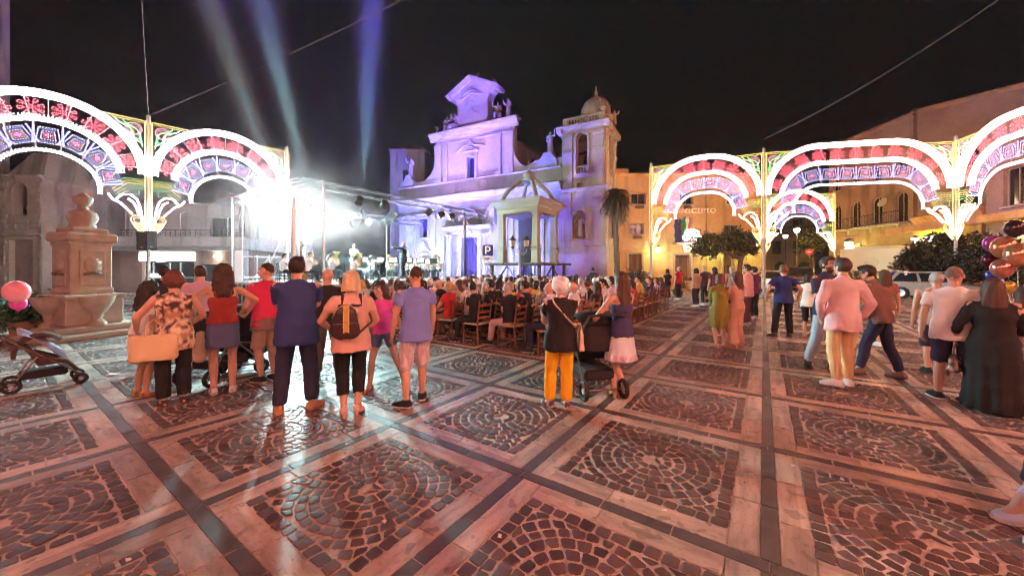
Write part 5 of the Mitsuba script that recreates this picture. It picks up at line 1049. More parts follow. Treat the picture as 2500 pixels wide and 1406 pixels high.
kk = thing('drum_kit', 'drum kit with cymbals in front of the standing percussionist', 'drum kit'); dp = sp(5.6, 5.0, STZ)
for i, (dx, dy, zz, r, h) in enumerate(((0, 0, .05, .28, .42), (.5, -.1, .45, .18, .2), (-.45, -.1, .45, .18, .2), (.15, .35, .5, .15, .16), (-.2, .35, .5, .15, .16))):
    k = add(kk, 'drum', lathe([(r, 0), (r, h)], 16, dp + [dx, dy, zz]), 'gloss', (.6, .6, .6)); add(k, 'hoop', cat([lathe([(r * 1.04, 0), (r * 1.04, .03)], 16, dp + [dx, dy, zz + q]) for q in (0, h - .02)]), 'metal', (.7, .7, .7))
for dx, dy, zz in ((.75, .1, 1.15), (-.75, .15, 1.2), (.35, .5, 1.1)): k = add(kk, 'cymbal', lathe([(.22, 0), (.05, .03), (.01, .04)], 16, dp + [dx, dy, zz]), 'metal', (.7, .55, .25)); add(k, 'stand', bar(dp + [dx, dy, 0], dp + [dx, dy, zz + .06], .012, 5), 'metal', (.6, .6, .6))
db = thing('double_bass', 'tall orange-brown double bass standing near the thin front tower', 'double bass'); q = sp(.9, 2.2, STZ); M = np.asarray(pose_matrix(q[0], q[1], q[2], -.6).matrix)
prf = Polygon([(-.3, .1), (-.34, .35), (-.22, .62), (-.24, .85), (-.12, 1.05), (-.03, 1.1), (.03, 1.1), (.12, 1.05), (.24, .85), (.22, .62), (.34, .35), (.3, .1), (0, .04)]).buffer(.02)
add(db, 'body', move(slab2d(prf, -.1, .1), M), 'gloss', (.36, .13, .035)); add(db, 'neck', move(rbox(-.03, .03, -.06, .0, 1.05, 1.72, .01), M), 'gloss', (.05, .03, .02)); add(db, 'scroll', move(lathe([(.03, 1.7), (.05, 1.78), (.02, 1.86)], 8, (0, -.03, 0)), M), 'gloss', (.3, .1, .03)); add(db, 'strings', move(cat([bar((-.02 + .013 * i, -.12, .3), (-.02 + .013 * i, -.07, 1.75), .003, 3) for i in range(4)]), M), 'metal', (.7, .7, .7), kind='stuff')
def speaker(p, yaw, w, h, label, group=None, d=.4):
    key = thing('loudspeaker', label, 'loudspeaker', group); M = np.asarray(pose_matrix(p[0], p[1], p[2], yaw).matrix)
    add(key, 'cabinet', move(rbox(-w / 2, w / 2, -d / 2, d / 2, 0, h, .02), M), 'matte', (.02, .02, .022)); add(key, 'grille', move(rbox(-w / 2 + .03, w / 2 - .03, d / 2, d / 2 + .015, .04, h - .04, .008), M), 'matte', (.045, .045, .05)); add(key, 'badge', move(rbox(-.04, .04, d / 2 + .015, d / 2 + .02, .1, .13, .002), M), 'matte', (.5, .5, .5)); return key
f0 = math.atan2(15.95, -15.9) + math.pi / 2
for s, l in ((-1, 'black loudspeaker on the mast, on the side of the fountain'), (1, 'black loudspeaker on the mast, on the side of the terrace window')): speaker(LM[2] + np.array([.33 * s, -.25]) if False else [LM[2][0] + .2 * s + .22, LM[2][1] - .3, 2.42], f0, .34, .78, l, 'pair of loudspeakers on the left mast')
speaker(sp(9.4, -1.0), math.atan2(-V[1], -V[0]) - math.pi / 2, .5, 1.1, 'grey-fronted loudspeaker standing by the church door', None)
# scaffold tower
sc = thing('scaffold', 'steel scaffold tower with a white banner beside the dark house', 'scaffold'); q = at(592, 690, 17.6)[:2]
for i in range(2):
    for j in range(2): add(sc, 'standard', bar((q[0] + 1.3 * i, q[1] + 1.0 * j, 0), (q[0] + 1.3 * i, q[1] + 1.0 * j, 2.3 + 2.9 * (1 - i) * (1 - j)), .028, 6), 'metal', (.65, .65, .67))
add(sc, 'ledger', cat([bar((q[0], q[1] + 1.0 * j, z_), (q[0] + 1.3, q[1] + 1.0 * j, z_), .024, 6) for j in range(2) for z_ in (.4, 1.2, 2.2)] + [bar((q[0], q[1], .4), (q[0] + 1.3, q[1], 2.2), .02, 6)]), 'metal', (.65, .65, .67)); add(sc, 'banner', rbox(q[0] - .32, q[0] + .08, q[1] - .1, q[1] - .08, .3, 2.5, .005), 'matte', (.75, .74, .72))
def barrier(p, yaw, label, tape=False, group='crowd barriers in front of the stage'):
    key = thing('crowd_barrier', label, 'crowd barrier', group); M = np.asarray(pose_matrix(p[0], p[1], 0, yaw).matrix); g = (.55, .54, .54)
    add(key, 'frame', move(tube([(-.95, 0, .12), (-1.0, 0, .3), (-1.0, 0, .95), (-.9, 0, 1.06), (.9, 0, 1.06), (1.0, 0, .95), (1.0, 0, .3), (.95, 0, .12)], .022, 6, closed=True), M), 'metal', g, smooth=60)
    for i in range(13): add(key, 'bar', move(bar((-.85 + i * .142, 0, .14), (-.85 + i * .142, 0, 1.05), .009, 4), M), 'metal', g)
    for s in (-.7, .7): add(key, 'foot', move(tube([(s, -.28, .01), (s, 0, .14), (s, .28, .01)], .02, 5), M), 'metal', g)
    if tape:
        n = 9
        for i in range(n): a = -.98 + 1.96 * i / n; w_ = 1.96 / n; add(key, 'stripe', move(slab2d(Polygon([(a, .84), (a + w_, .84), (a + w_ + .12, 1.08), (a + .12, 1.08)]), .024, .032), M), 'matte', (.75, .73, .7) if i % 2 else (.5, .045, .035))
for i in range(6):
    c = np.array([-5.0, 10.4]) + U * (2.05 * i); barrier(c, math.atan2(U[1], U[0]), ['nearest', 'second', 'third', 'fourth', 'fifth', 'farthest'][i] + ' crowd barrier of the row before the stage' + (', hung with striped tape' if i > 1 else ''), i > 1)
for i in range(3): q = at(560 + 50 * i, 690, 15.2); barrier(q, .3, ['first', 'second', 'third'][i] + ' barrier of the pair of railings by the scaffold', group='crowd barriers by the scaffold')
for i in range(3): q = sp(8 + 1.6 * i, -.75); barrier([*q[:2]], math.atan2(U[1], U[0]), ['nearest', 'middle', 'farthest'][i] + ' railing standing before the dark church door', group='railings before the church door')
# ---------------------------------------------------------------- trees and plants
def leaves(centers, size, r, flat=.35):
    n = len(centers); a = r.normal(size=(n, 3)); a /= np.linalg.norm(a, axis=1, keepdims=True); b = r.normal(size=(n, 3)); b -= a * (a * b).sum(1, keepdims=True); b /= np.linalg.norm(b, axis=1, keepdims=True)
    s = size * r.uniform(.6, 1.3, (n, 1)); nn = np.cross(a, b)
    Vv = np.stack([centers - a * s, centers + b * s * .45 + nn * s * .1, centers + a * s, centers - b * s * .45 + nn * s * .1], 1).reshape(-1, 3); i = np.arange(n)[:, None] * 4
    return Vv, np.vstack([i + [0, 1, 2], i + [0, 2, 3]])
def tree(name, p, trunk_h, blobs, n, leaf, label, col, group=None, seed=0, r0=.18):
    r = np.random.default_rng(seed); key = thing(name, label, 'tree', group); p = np.asarray(p, float); tr = []
    lean = r.normal(0, .12, 2); top = p + [lean[0], lean[1], trunk_h]
    tr.append(tube([p, p + (top - p) * .4 + [.04, -.03, 0], top], [r0 * 1.3, r0, r0 * .8], 8))
    for c, rad in blobs:
        c = np.asarray(c, float) + p; tr.append(tube([top - [0, 0, .15], (top + c) / 2 + r.normal(0, .1, 3), c], [r0 * .55, r0 * .35, r0 * .12], 6))
        for _ in range(4): e = c + r.normal(0, .5, 3) * rad; tr.append(tube([c - (c - top) * .3, e], [r0 * .2, r0 * .05], 4))
    add(key, 'trunk', cat(tr), 'matte', (.09, .065, .045), smooth=True)
    C = []
    tot = sum(np.prod(np.broadcast_to(b[1], 3)) for b in blobs)
    for c, rad in blobs:
        rad = np.broadcast_to(rad, 3); k = int(n * np.prod(rad) / tot); m = max(6, k // 45); d = r.normal(size=(m, 3)); d /= np.linalg.norm(d, axis=1, keepdims=True); cl = p + c + d * rad * (r.uniform(.45, 1.0, (m, 1)))
        q = cl[r.integers(m, size=k)] + r.normal(0, .17, (k, 3)) * rad.mean() ** .5; C.append(q)
    C = np.vstack(C); Vv, Fc = leaves(C, leaf, r); tone = np.repeat(r.uniform(.55, 1.5, len(C)), 4)[:, None]
    put(key, 'crown', ply_((Vv, Fc), 'leaf', color=np.clip(np.asarray(col) * tone, 0, 1)), kind='stuff'); return key
tree('round_tree', at(1795, 640, 26.5) * [1, 1, 0], 2.4, [((-1.6, 0, 3.3), (1.3, 1.1, .8)), ((.2, .2, 3.6), (1.5, 1.3, .9)), ((1.0, -.1, 3.3), (.9, .9, .7)), ((-2.6, .2, 3.2), (.7, .7, .55))], 5200, .13, 'dense clipped round tree before the town hall lanterns', (.05, .055, .02), seed=3)
tree('street_tree', at(1985, 600, 40) * [1, 1, 0], 3.0, [((0, 0, 4.6), 1.3), ((.8, .3, 5.2), .9), ((-.8, 0, 4.2), .9)], 2200, .16, 'small dark tree inside the street mouth', (.05, .07, .03), seed=4)
for i, (px, Y, l, bl) in enumerate(((2262, 21.8, 'dark bushy tree over the silver hatchback', .85), (2350, 20.4, 'tall dark tree behind the bald man in the white shirt', .84), (2425, 17.6, 'dark tree behind the balloons', .72), (2090, 31, 'low dark tree by the white truck', .8))):
    tree('dark_tree', at(px, 660, Y) * [1, 1, 0], 1.9 * bl, [((0, 0, 2.7 * bl), (1.25 * bl, 1.2, .95 * bl)), ((.6, .1, 3.5 * bl), (.8, .8, .8)), ((-.8, .2, 2.5 * bl), (.8, .8, .7)), ((.2, 0, 1.7 * bl), (.9, .8, .5))], 3600, .13, l, (.02, .021, .009), 'dark trees before the right-hand buildings', 20 + i)
tree('bare_tree', at(1840, 400, 62) * [1, 1, 0], 13, [((0, 0, 17), 2.2), ((-1.6, 0, 19), 1.6), ((1.8, 0, 19.5), 1.6)], 900, .3, 'faint tall tree against the night sky beyond the town hall', (.12, .09, .07), seed=9, r0=.3)
def palm(p, h, nf, L, label, shaggy=True, seed=0, cat_='palm', name='palm_tree'):
    r = np.random.default_rng(seed); key = thing(name, label, cat_); p = np.asarray(p, float); zz = np.linspace(0, h, 14)
    if h > .8: add(key, 'trunk', tube(np.stack([p[0] + .05 * np.sin(zz), p[1] + 0 * zz, p[2] + zz], 1), (.17 + .03 * (np.arange(14) % 2)), 10), 'matte', (.1, .065, .04))
    top = p + [0, 0, h]; Fr = []
    Vs, Fs, k = [], [], 0
    for i in range(nf):
        az = r.uniform(0, 6.28); el = r.uniform(-1.1 if shaggy else -.1, 1.1); t = np.linspace(0, 1, 9); LL = L * r.uniform(.7, 1.05)
        d = np.array([math.cos(az) * math.cos(el), math.sin(az) * math.cos(el), math.sin(el)]); sp_ = top + np.outer(t * LL, d) + np.outer(-(t ** 2) * LL * .75, [0, 0, 1]); sd = np.array([-math.sin(az), math.cos(az), 0])
        for j in range(1, 9):
            for s in (-1, 1):
                for q in (0, .5):
                    b = sp_[j] * (1 - q) + sp_[j - 1] * q; w = LL * .32 * (1 - .55 * abs(t[j] - .45)); e = b + sd * s * w + (sp_[j] - sp_[j - 1]) * 1.3 - [0, 0, .1 * w]; m = (sp_[j] - sp_[j - 1]) * .25
                    Vs.append([b - m, b + m, e]); Fs.append([k, k + 1, k + 2]); k += 3
        Fr.append(tube(sp_, np.linspace(.022, .006, 9), 4))
    add(key, 'stalks', cat(Fr), 'matte', (.12, .09, .05), kind='stuff'); n = len(Fs); tone = np.repeat(r.uniform(.5, 1.4, n), 3)[:, None]
    put(key, 'fronds', ply_((np.vstack(Vs), np.array(Fs)), 'leaf', color=np.clip(np.array([.032, .032, .014]) * tone, 0, 1)), kind='stuff'); return key
palm(at(1505, 660, 24.0) * [1, 1, 0], 6.6, 60, 1.15, 'dark shaggy palm tree against the corner of the bell tower', seed=2)
for i, (px, l) in enumerate(((1597, 'potted palm beside the brown side door'), (1733, 'potted palm beside the main door of the town hall'), (1690, 'small potted palm nearest the main door'))):
    q = at(px, 690, 27.3) * [1, 1, 0]; k = palm(q + [0, 0, .75], .05, 26, .85, l, False, 30 + i, 'potted palm', 'potted_palm'); add(k, 'pot', lathe([(.3, 0), (.42, .1), (.5, .6), (.54, .72), (.45, .72)], 14, q), 'matte', (.45, .28, .18), smooth=40)
q = at(1468, 690, 24.5) * [1, 1, 0]
for i, px in enumerate((1545, 1560)): 
    q = at(px, 680, 24.5) * [1, 1, 0]; r = np.random.default_rng(60 + i); key = thing('shrub', ('dark low shrub behind the seated crowd', 'neighbouring dark low shrub behind the seated crowd')[i], 'shrub'); C = q + [0, 0, .75] + r.normal(0, .33, (700, 3)); Vv, Fc = leaves(C, .12, r); put(key, 'foliage', ply_((Vv, Fc), 'leaf', color=np.tile((.05, .055, .025), (len(Vv), 1))), kind='stuff'); add(key, 'stem', bar(q, q + [0, 0, .8], .04, 6), 'matte', (.09, .07, .05))
# hedge plants by the fountain
for i, (px, py, l) in enumerate(((20, 760, 'dark green plant under the pink balloon'), (75, 745, 'small dark plant between the balloon and the fountain'))):
    q = ground_at(px, 830) + [-.3 + .2 * i, 0, 0]; r = np.random.default_rng(70 + i); key = thing('potted_plant', l, 'plant'); C = q + [0, 0, .62] + r.normal(0, 1, (800, 3)) * [.22, .22, .16]; Vv, Fc = leaves(C, .07, r); put(key, 'foliage', ply_((Vv, Fc), 'leaf', color=np.tile((.03, .07, .025), (len(Vv), 1)) * np.repeat(r.uniform(.6, 1.4, 800), 4)[:, None]), kind='stuff'); add(key, 'pot', lathe([(.16, 0), (.22, .1), (.26, .42), (.22, .44)], 12, q), 'matte', (.2, .12, .08), smooth=40)

# ---------------------------------------------------------------- cars
def car(p, yaw, label, paint, L=4.1, W=1.76, H=1.5, suv=False, dark_glass=True):
    key = thing('parked_car', label, 'car', 'cars parked on the square'); M = np.asarray(pose_matrix(p[0], p[1], 0, yaw).matrix); Q = lambda m: move(tm(m), M)    # nose towards +y
    h = W / 2; gz = .2 if not suv else .26; belt = H * .6
    def sec(y, w, z0, z1, k=.06): return np.array([[s * w, y, z0] for s in (-1, 1)] + [[s * w, y, z1 - k] for s in (-1, 1)] + [[s * (w - k), y, z1] for s in (-1, 1)] + [[s * (w - .05), y, z0 - .04] for s in (-1, 1)])
    n = L / 2; hood = belt - .05
    low = union([hull(sec(n - .02, h * .78, gz + .15, hood - .25), sec(n - .22, h * .93, gz + .05, hood - .1), sec(n * .42, h, gz, belt)), hull(sec(n * .42, h, gz, belt), sec(-n * .6, h, gz, belt + .03)), hull(sec(-n * .6, h, gz, belt + .03), sec(-n + .15, h * .93, gz + .05, belt), sec(-n + .02, h * .85, gz + .15, belt - .2))])
    c0, c1, r0_, r1_ = n * .5, -n * (.93 if not suv else .95), n * .12, -n * (.72 if not suv else .82)
    cab = hull(sec(c0, h * .9, belt - .1, belt), sec(r0_, h * .74, belt, H - .02, .05), sec(r1_, h * .72, belt, H - .03, .05), sec(c1, h * .86, belt - .1, belt))
    whl = []
    for y in (n * .62, -n * .6):
        for s in (-1, 1):
            cyl = m3.Manifold.cylinder(.3, .36, .36, 24, True).rotate((0, 90, 0)).translate((s * h, y, .31)); low = low - cyl; whl.append((s, y))
    add(key, 'body', Q(smooth_solid(low + cab, 9.0, 0)), 'coat', paint, smooth=32)
    def lerp(a, b_, t): return a + (b_ - a) * t
    def glass(pts, off): c = np.asarray(pts, float); ctr = np.array([0, 0, .8]); return tm(hull(c, c + np.asarray(off)))
    def cabx(z): return lerp(h * .9, h * .74, (z - belt) / (H - belt))
    z0, z1 = belt + .03, H - .09; yf = lambda z: lerp(c0, r0_, (z - belt) / (H - belt)); yb = lambda z: lerp(c1, r1_, (z - belt) / (H - belt))
    add(key, 'windscreen', Q(glass([[s * (cabx(z) - .07), yf(z) + .005, z] for s in (-1, 1) for z in (z0, z1)], [0, .012, .008])), 'window_glass'); add(key, 'rear_window', Q(glass([[s * (cabx(z) - .1), yb(z) - .005, z] for s in (-1, 1) for z in (z0 + .05, z1)], [0, -.012, .008])), 'window_glass')
    for s in (-1, 1):
        for ya, yb_ in ((.0, .5), (.54, 1.0)):
            f = lambda z, t: lerp(yf(z) - .14, yb(z) + .2, t); add(key, 'side_window', Q(glass([[s * (cabx(z) + .0), f(z, t), z] for z in (z0, z1 - .02) for t in (ya + .01, yb_ - .01)], [s * .012, 0, 0])), 'window_glass')
        add(key, 'headlight', Q(tm(hull(ball((s * h * .68, n - .17, hood - .24), (.17, .1, .07))))), 'gloss', (.75, .74, .7), smooth=40); add(key, 'tail_light', Q(tm(hull(ball((s * h * .78, -n + .12, belt - .16), (.08, .09, .13))))), 'gloss', (.35, .02, .02), smooth=40); add(key, 'mirror', Q(tm(hull(ball((s * (h + .06), c0 - .25, belt + .08), (.1, .06, .07))))), 'coat', paint, smooth=40)
    add(key, 'grille', Q(rbox(-h * .42, h * .42, n - .1, n - .0, gz + .18, gz + .34, .02)), 'matte', (.015, .015, .015)); add(key, 'upper_grille', Q(rbox(-h * .4, h * .4, n - .16, n - .06, hood - .27, hood - .2, .02)), 'matte', (.02, .02, .02)); add(key, 'number_plate', Q(rbox(-.26, .26, n - .02, n + .015, gz + .36, gz + .47, .005)), 'matte', (.7, .7, .68)); add(key, 'rear_plate', Q(rbox(-.26, .26, -n - .015, -n + .05, gz + .36, gz + .47, .005)), 'matte', (.7, .7, .68))
    if suv: add(key, 'roof_rail', Q(cat([bar((s * h * .68, r0_ - .1, H + .04), (s * h * .68, r1_ + .1, H + .04), .02, 6) for s in (-1, 1)])), 'metal', (.5, .5, .5), kind='stuff'); add(key, 'chrome_strip', Q(rbox(-h * .62, h * .62, n - .14, n - .05, hood - .19, hood - .165, .005)), 'metal', (.7, .7, .7))
    for s, y in whl:
        ty = trimesh.creation.cylinder(.31, .2, sections=22); ty.apply_transform(trimesh.transformations.rotation_matrix(np.pi / 2, [0, 1, 0])); ty.apply_translation((s * (h - .1), y, .31)); k = add(key, 'wheel', Q(ty), 'matte', (.018, .018, .018), smooth=40)
        rim = lathe([(.2, 0), (.19, .02), (.06, .012), (.04, .03)], 12); rim.apply_transform(trimesh.transformations.rotation_matrix(s * np.pi / 2, [0, 1, 0])); rim.apply_translation((s * h, y, .31)); add(k, 'rim', Q(rim), 'metal', (.5, .5, .5))
    return key
face = lambda q: math.atan2(-q[1], -q[0]) - math.pi / 2
q = at(1884, 690, 27.0); car(q, face(q) + .12, 'white car facing the square at the street mouth', (.72, .7, .7))
q = at(1958, 690, 29.0); car(q, face(q) - .05, 'dark four-wheel-drive with chrome front at the street mouth', (.03, .022, .022), 4.6, 1.9, 1.78, True)
q = at(2120, 690, 26.5); car(q, face(q) + 1.1, 'black car partly hidden behind the man in the brown jumper', (.015, .015, .017), 4.2, 1.8, 1.5)
q = at(2285, 690, 19.4); car(q, face(q) + 1.35, 'silver hatchback seen from the side under the dark tree', (.27, .24, .2), 3.7, 1.66, 1.5)
tk = thing('box_truck', 'white box truck parked behind the two distant men', 'truck'); q = at(2160, 690, 28.0); M = np.asarray(pose_matrix(q[0], q[1], 0, face(q) + 1.45).matrix); Q = lambda m: move(tm(m), M)
add(tk, 'cargo_box', Q(cat([rbox(-1.1, 1.1, -2.4, 1.6, .9, 3.2, .05), tm(hull(np.array([[s, y, 3.18] for s in (-1.05, 1.05) for y in (-2.35, 1.55)]), np.array([[0, y, 3.4] for y in (-1.6, 1.0)])))])), 'coat', (.7, .64, .58)); add(tk, 'cab', Q(tm(hull(np.array([[s * .98, y, z] for s in (-1, 1) for y, z in ((1.7, .5), (3.2, .5), (3.25, 1.2), (2.75, 2.2), (1.7, 2.3))])))), 'coat', (.7, .66, .6)); add(tk, 'windscreen', Q(tm(hull(np.array([[s * .85, y, z] for s in (-1, 1) for y, z in ((3.27, 1.25), (2.82, 2.12), (3.29, 1.25), (2.84, 2.13))])))), 'window_glass'); add(tk, 'chassis', Q(rbox(-.9, .9, -2.4, 3.0, .5, .9, .03)), 'matte', (.03, .03, .03))
for s in (-1, 1):
    for y in (-1.5, 2.4):
        ty = trimesh.creation.cylinder(.42, .26, sections=20); ty.apply_transform(trimesh.transformations.rotation_matrix(np.pi / 2, [0, 1, 0])); ty.apply_translation((s * .88, y, .42)); add(tk, 'wheel', Q(ty), 'matte', (.02, .02, .02), smooth=40)
add(tk, 'faded_emblem', Q(slab2d(Polygon(circ(-.3, 2.1, .45, 18)), 0, .01).apply_transform(trimesh.transformations.rotation_matrix(np.pi / 2, [0, 0, 1])).apply_translation((1.1, -.3, 0))), 'matte', (.42, .42, .55))
# ---------------------------------------------------------------- balloons
def balloon(c, r, col, label, mat='foil', group='foil balloons of the balloon seller', knot=True, squash=.75):
    key = thing('balloon', label, 'balloon', group); m = trimesh.creation.icosphere(3, 1.0); v = m.vertices.copy(); ang = np.arctan2(v[:, 2], v[:, 0]); v *= np.array([r, r * squash, r]); v *= (1 + .03 * np.sin(ang * 14) * np.clip(1 - np.abs(v[:, 1:2] / r) * 3, 0, 1)[:, 0])[:, None]
    m.vertices = v + np.asarray(c); add(key, 'skin', m, mat, col, smooth=True); add(key, 'tail', lathe([(.02, -r * 1.12), (.03, -r * 1.05), (.015, -r * .98)], 8, c), mat, col); return key
bs = np.array([2.0 * 0 + 7.7, 5.6, 0])
BL = [((2452, 605), 6.6, .2, (.62, .25, .12), 'big orange foil balloon at the picture edge'), ((2425, 595), 6.9, .16, (.45, .08, .3), 'pink foil balloon at the top of the bunch'), ((2447, 655), 6.5, .17, (.55, .22, .16), 'salmon foil balloon under the big orange one'), ((2418, 635), 6.8, .13, (.1, .02, .03), 'clear dark-red balloon at the side of the bunch'), ((2422, 672), 6.7, .1, (.09, .1, .5), 'blue foil balloon low in the bunch'), ((2437, 690), 6.6, .09, (.2, .24, .6), 'small blue foil balloon at the bottom of the bunch'), ((2478, 558), 6.9, .16, (.06, .03, .03), 'dark clear balloon on top of the bunch'), ((2485, 622), 6.4, .2, (.6, .3, .16), 'orange balloon partly outside the picture'), ((2464, 700), 6.3, .1, (.6, .42, .08), 'golden foil balloon lowest in the bunch')]
for (px, py), Y, r, c, l in BL:
    q = at(px, py, Y); balloon(q, r, c, l); k = add(None, 'balloon_ribbon', tube([q - [0, 0, r], (q + [0, 0, -r] + at(2486, 800, 6.4)) / 2 + [.02, 0, 0], at(2486, 800, 6.4)], .003, 3), 'matte', (.6, .5, .45)); labels[k] = {'label': 'ribbon of a foil balloon in the bunch at the picture edge', 'category': 'ribbon', 'group': 'ribbons of the foil balloons'}
q = ground_at(26, 870); c = at(40, 712, q[1]); balloon(c, .2, (.75, .25, .33), 'plain pink balloon floating over the stroller by the fountain', 'gloss', None); balloon(c + [-.1, .1, -.22], .13, (.65, .05, .35), 'small magenta balloon under the plain pink one', 'gloss', None)
lt = thing('paper_scrap', 'small white paper scrap lying on the paving beside the woman with the tote bag', 'litter'); q = ground_at(277, 915); m = trimesh.Trimesh([[-.09, -.04, .006], [.02, -.05, .02], [.1, 0, .004], [.06, .05, .012], [-.07, .04, .02]], [[0, 1, 4], [1, 3, 4], [1, 2, 3]], process=False); add(lt, 'sheet', m.apply_translation(q), 'matte', (.75, .7, .68))
r = np.random.default_rng(77); gx = thing('litter', 'scattered crumbs, butts and dark leaf scraps lying on the paving', 'litter', kind='stuff'); Vs, Cs = [], []
for i in range(130):
    y_ = r.uniform(1.3, 9); c = np.array([r.uniform(-1.25, 1.25) * y_, y_, .006]); a = r.uniform(0, 6.28); s = r.uniform(.006, .02); d = np.array([math.cos(a), math.sin(a), 0]) * s; e = np.array([-d[1], d[0], 0]) * r.uniform(.2, .8); Vs.append([c - d - e, c + d - e * .6, c + d * .8 + e + [0, 0, .006], c - d * .7 + e]); Cs.append(np.tile((.6, .52, .45) if r.random() < .35 else (.03, .025, .02), (4, 1)))
i = np.arange(len(Vs))[:, None] * 4; scene[gx] = ply_((np.vstack(Vs), np.vstack([i + [0, 1, 2], i + [0, 2, 3]])), 'matte', color=np.vstack(Cs))
# ---------------------------------------------------------------- people: one continuous body each, with hair and clothes over it
_S1 = np.array(trimesh.creation.icosphere(1).vertices); _S0 = np.array(trimesh.creation.icosphere(0).vertices); _S2 = np.array(trimesh.creation.icosphere(2).vertices)
A3 = lambda *v: np.array(v, float)
def rotz(a): c, s = math.cos(a), math.sin(a); return np.array([[c, -s, 0], [s, c, 0], [0, 0, 1.0]])
def rotx(a): c, s = math.cos(a), math.sin(a); return np.array([[1, 0, 0], [0, c, -s], [0, s, c]])
def roty(a): c, s = math.cos(a), math.sin(a); return np.array([[c, 0, s], [0, 1, 0], [-s, 0, c]])
def ik(a, t, l1, l2, pole):
    d = t - a; L = np.linalg.norm(d); L2 = min(max(L, 1e-6), (l1 + l2) * .995); u = d / max(L, 1e-9); t = a + u * L2
    k = (l1 * l1 - l2 * l2 + L2 * L2) / (2 * L2); h = math.sqrt(max(l1 * l1 - k * k, 0)); p = pole - u * (pole @ u); p /= np.linalg.norm(p) + 1e-9
    return a + u * k + p * h, t
def rg(c, axis, r, r2=None, n=12, side=None):
    """A ring of points round axis at c."""
    z = axis / np.linalg.norm(axis); x = (np.cross([0, 1.0, 0], z) if side is None else side - z * (side @ z))
    if np.linalg.norm(x) < 1e-3: x = np.cross([1.0, 0, 0], z)
    x /= np.linalg.norm(x); return ring_pts(c, r, r if r2 is None else r2, x, np.cross(z, x), n)
def bl(c, r, S=None): return (_S1 if S is None else S) * np.asarray(r, float) + c
def limb(pts, rs): return [hull(bl(a, ra), bl(b, rb)) for (a, ra), (b, rb) in zip(zip(pts[:-1], rs[:-1]), zip(pts[1:], rs[1:]))]
def hand(w, d, palm_n, side, s, curl=.5, lod=0):
    """Palm, four bent fingers of unequal length and a thumb from the palm's side. d: along the hand; palm_n: the way the palm looks."""
    d = d / np.linalg.norm(d); pn = palm_n - d * (palm_n @ d); pn /= np.linalg.norm(pn) + 1e-9; x = np.cross(d, pn) * side
    out = [hull(bl(w, .022 * s, _S0), *[bl(w + d * .085 * s + x * k * .028 * s, A3(.012, .012, .012) * s, _S0) for k in (-1, 1)])]
    for k, (o, L) in enumerate(((-.03, .062), (-.011, .075), (.01, .082), (.03, .07))):
        a = w + d * .085 * s + x * o * s; c = curl * (1 + .12 * k); d1 = d * math.cos(c) + pn * math.sin(c); d2 = d * math.cos(2.1 * c) + pn * math.sin(2.1 * c); b = a + d1 * L * .52 * s; e = b + d2 * L * .5 * s; r = .0088 * s
        out += [hull(bl(a, r, _S0), bl(b, r, _S0)), hull(bl(b, r, _S0), bl(e, r * .85, _S0))]
    a = w + d * .03 * s + x * .024 * s; b = a + (d * .6 + x * .62 + pn * .35) * .045 * s; e = b + (d * .85 + x * .1 + pn * .5) * .035 * s
    out += [hull(bl(a, .012 * s, _S0), bl(b, .0105 * s, _S0)), hull(bl(b, .0105 * s, _S0), bl(e, .009 * s, _S0))]; return out
def head_solid(hs, lod=0):
    p = [hull(bl(A3(0, -.008, .018), A3(.074, .094, .098), _S2)), hull(bl(A3(0, .0, -.0), A3(.066, .08, .06)), bl(A3(.03, .028, -.055), .032), bl(A3(-.03, .028, -.055), .032), bl(A3(0, .055, -.083), .027)),
         hull(bl(A3(0, .088, .012), .011), bl(A3(0, .105, -.026), .0125), bl(A3(.013, .09, -.028), .009), bl(A3(-.013, .09, -.028), .009)), hull(bl(A3(.036, .077, .028), .012), bl(A3(-.036, .077, .028), .012)), hull(bl(A3(.018, .081, -.052), .0085), bl(A3(-.018, .081, -.052), .0085), bl(A3(0, .088, -.051), .0075))]
    for k in (-1, 1): p += [hull(bl(A3(k * .076, -.012, -.002), A3(.01, .02, .03))), hull(bl(A3(k * .042, .056, -.02), A3(.022, .02, .018)))]
    m = union(p); m = m.refine_to_length(.02 if lod == 0 else .05); return m
_HC = {}
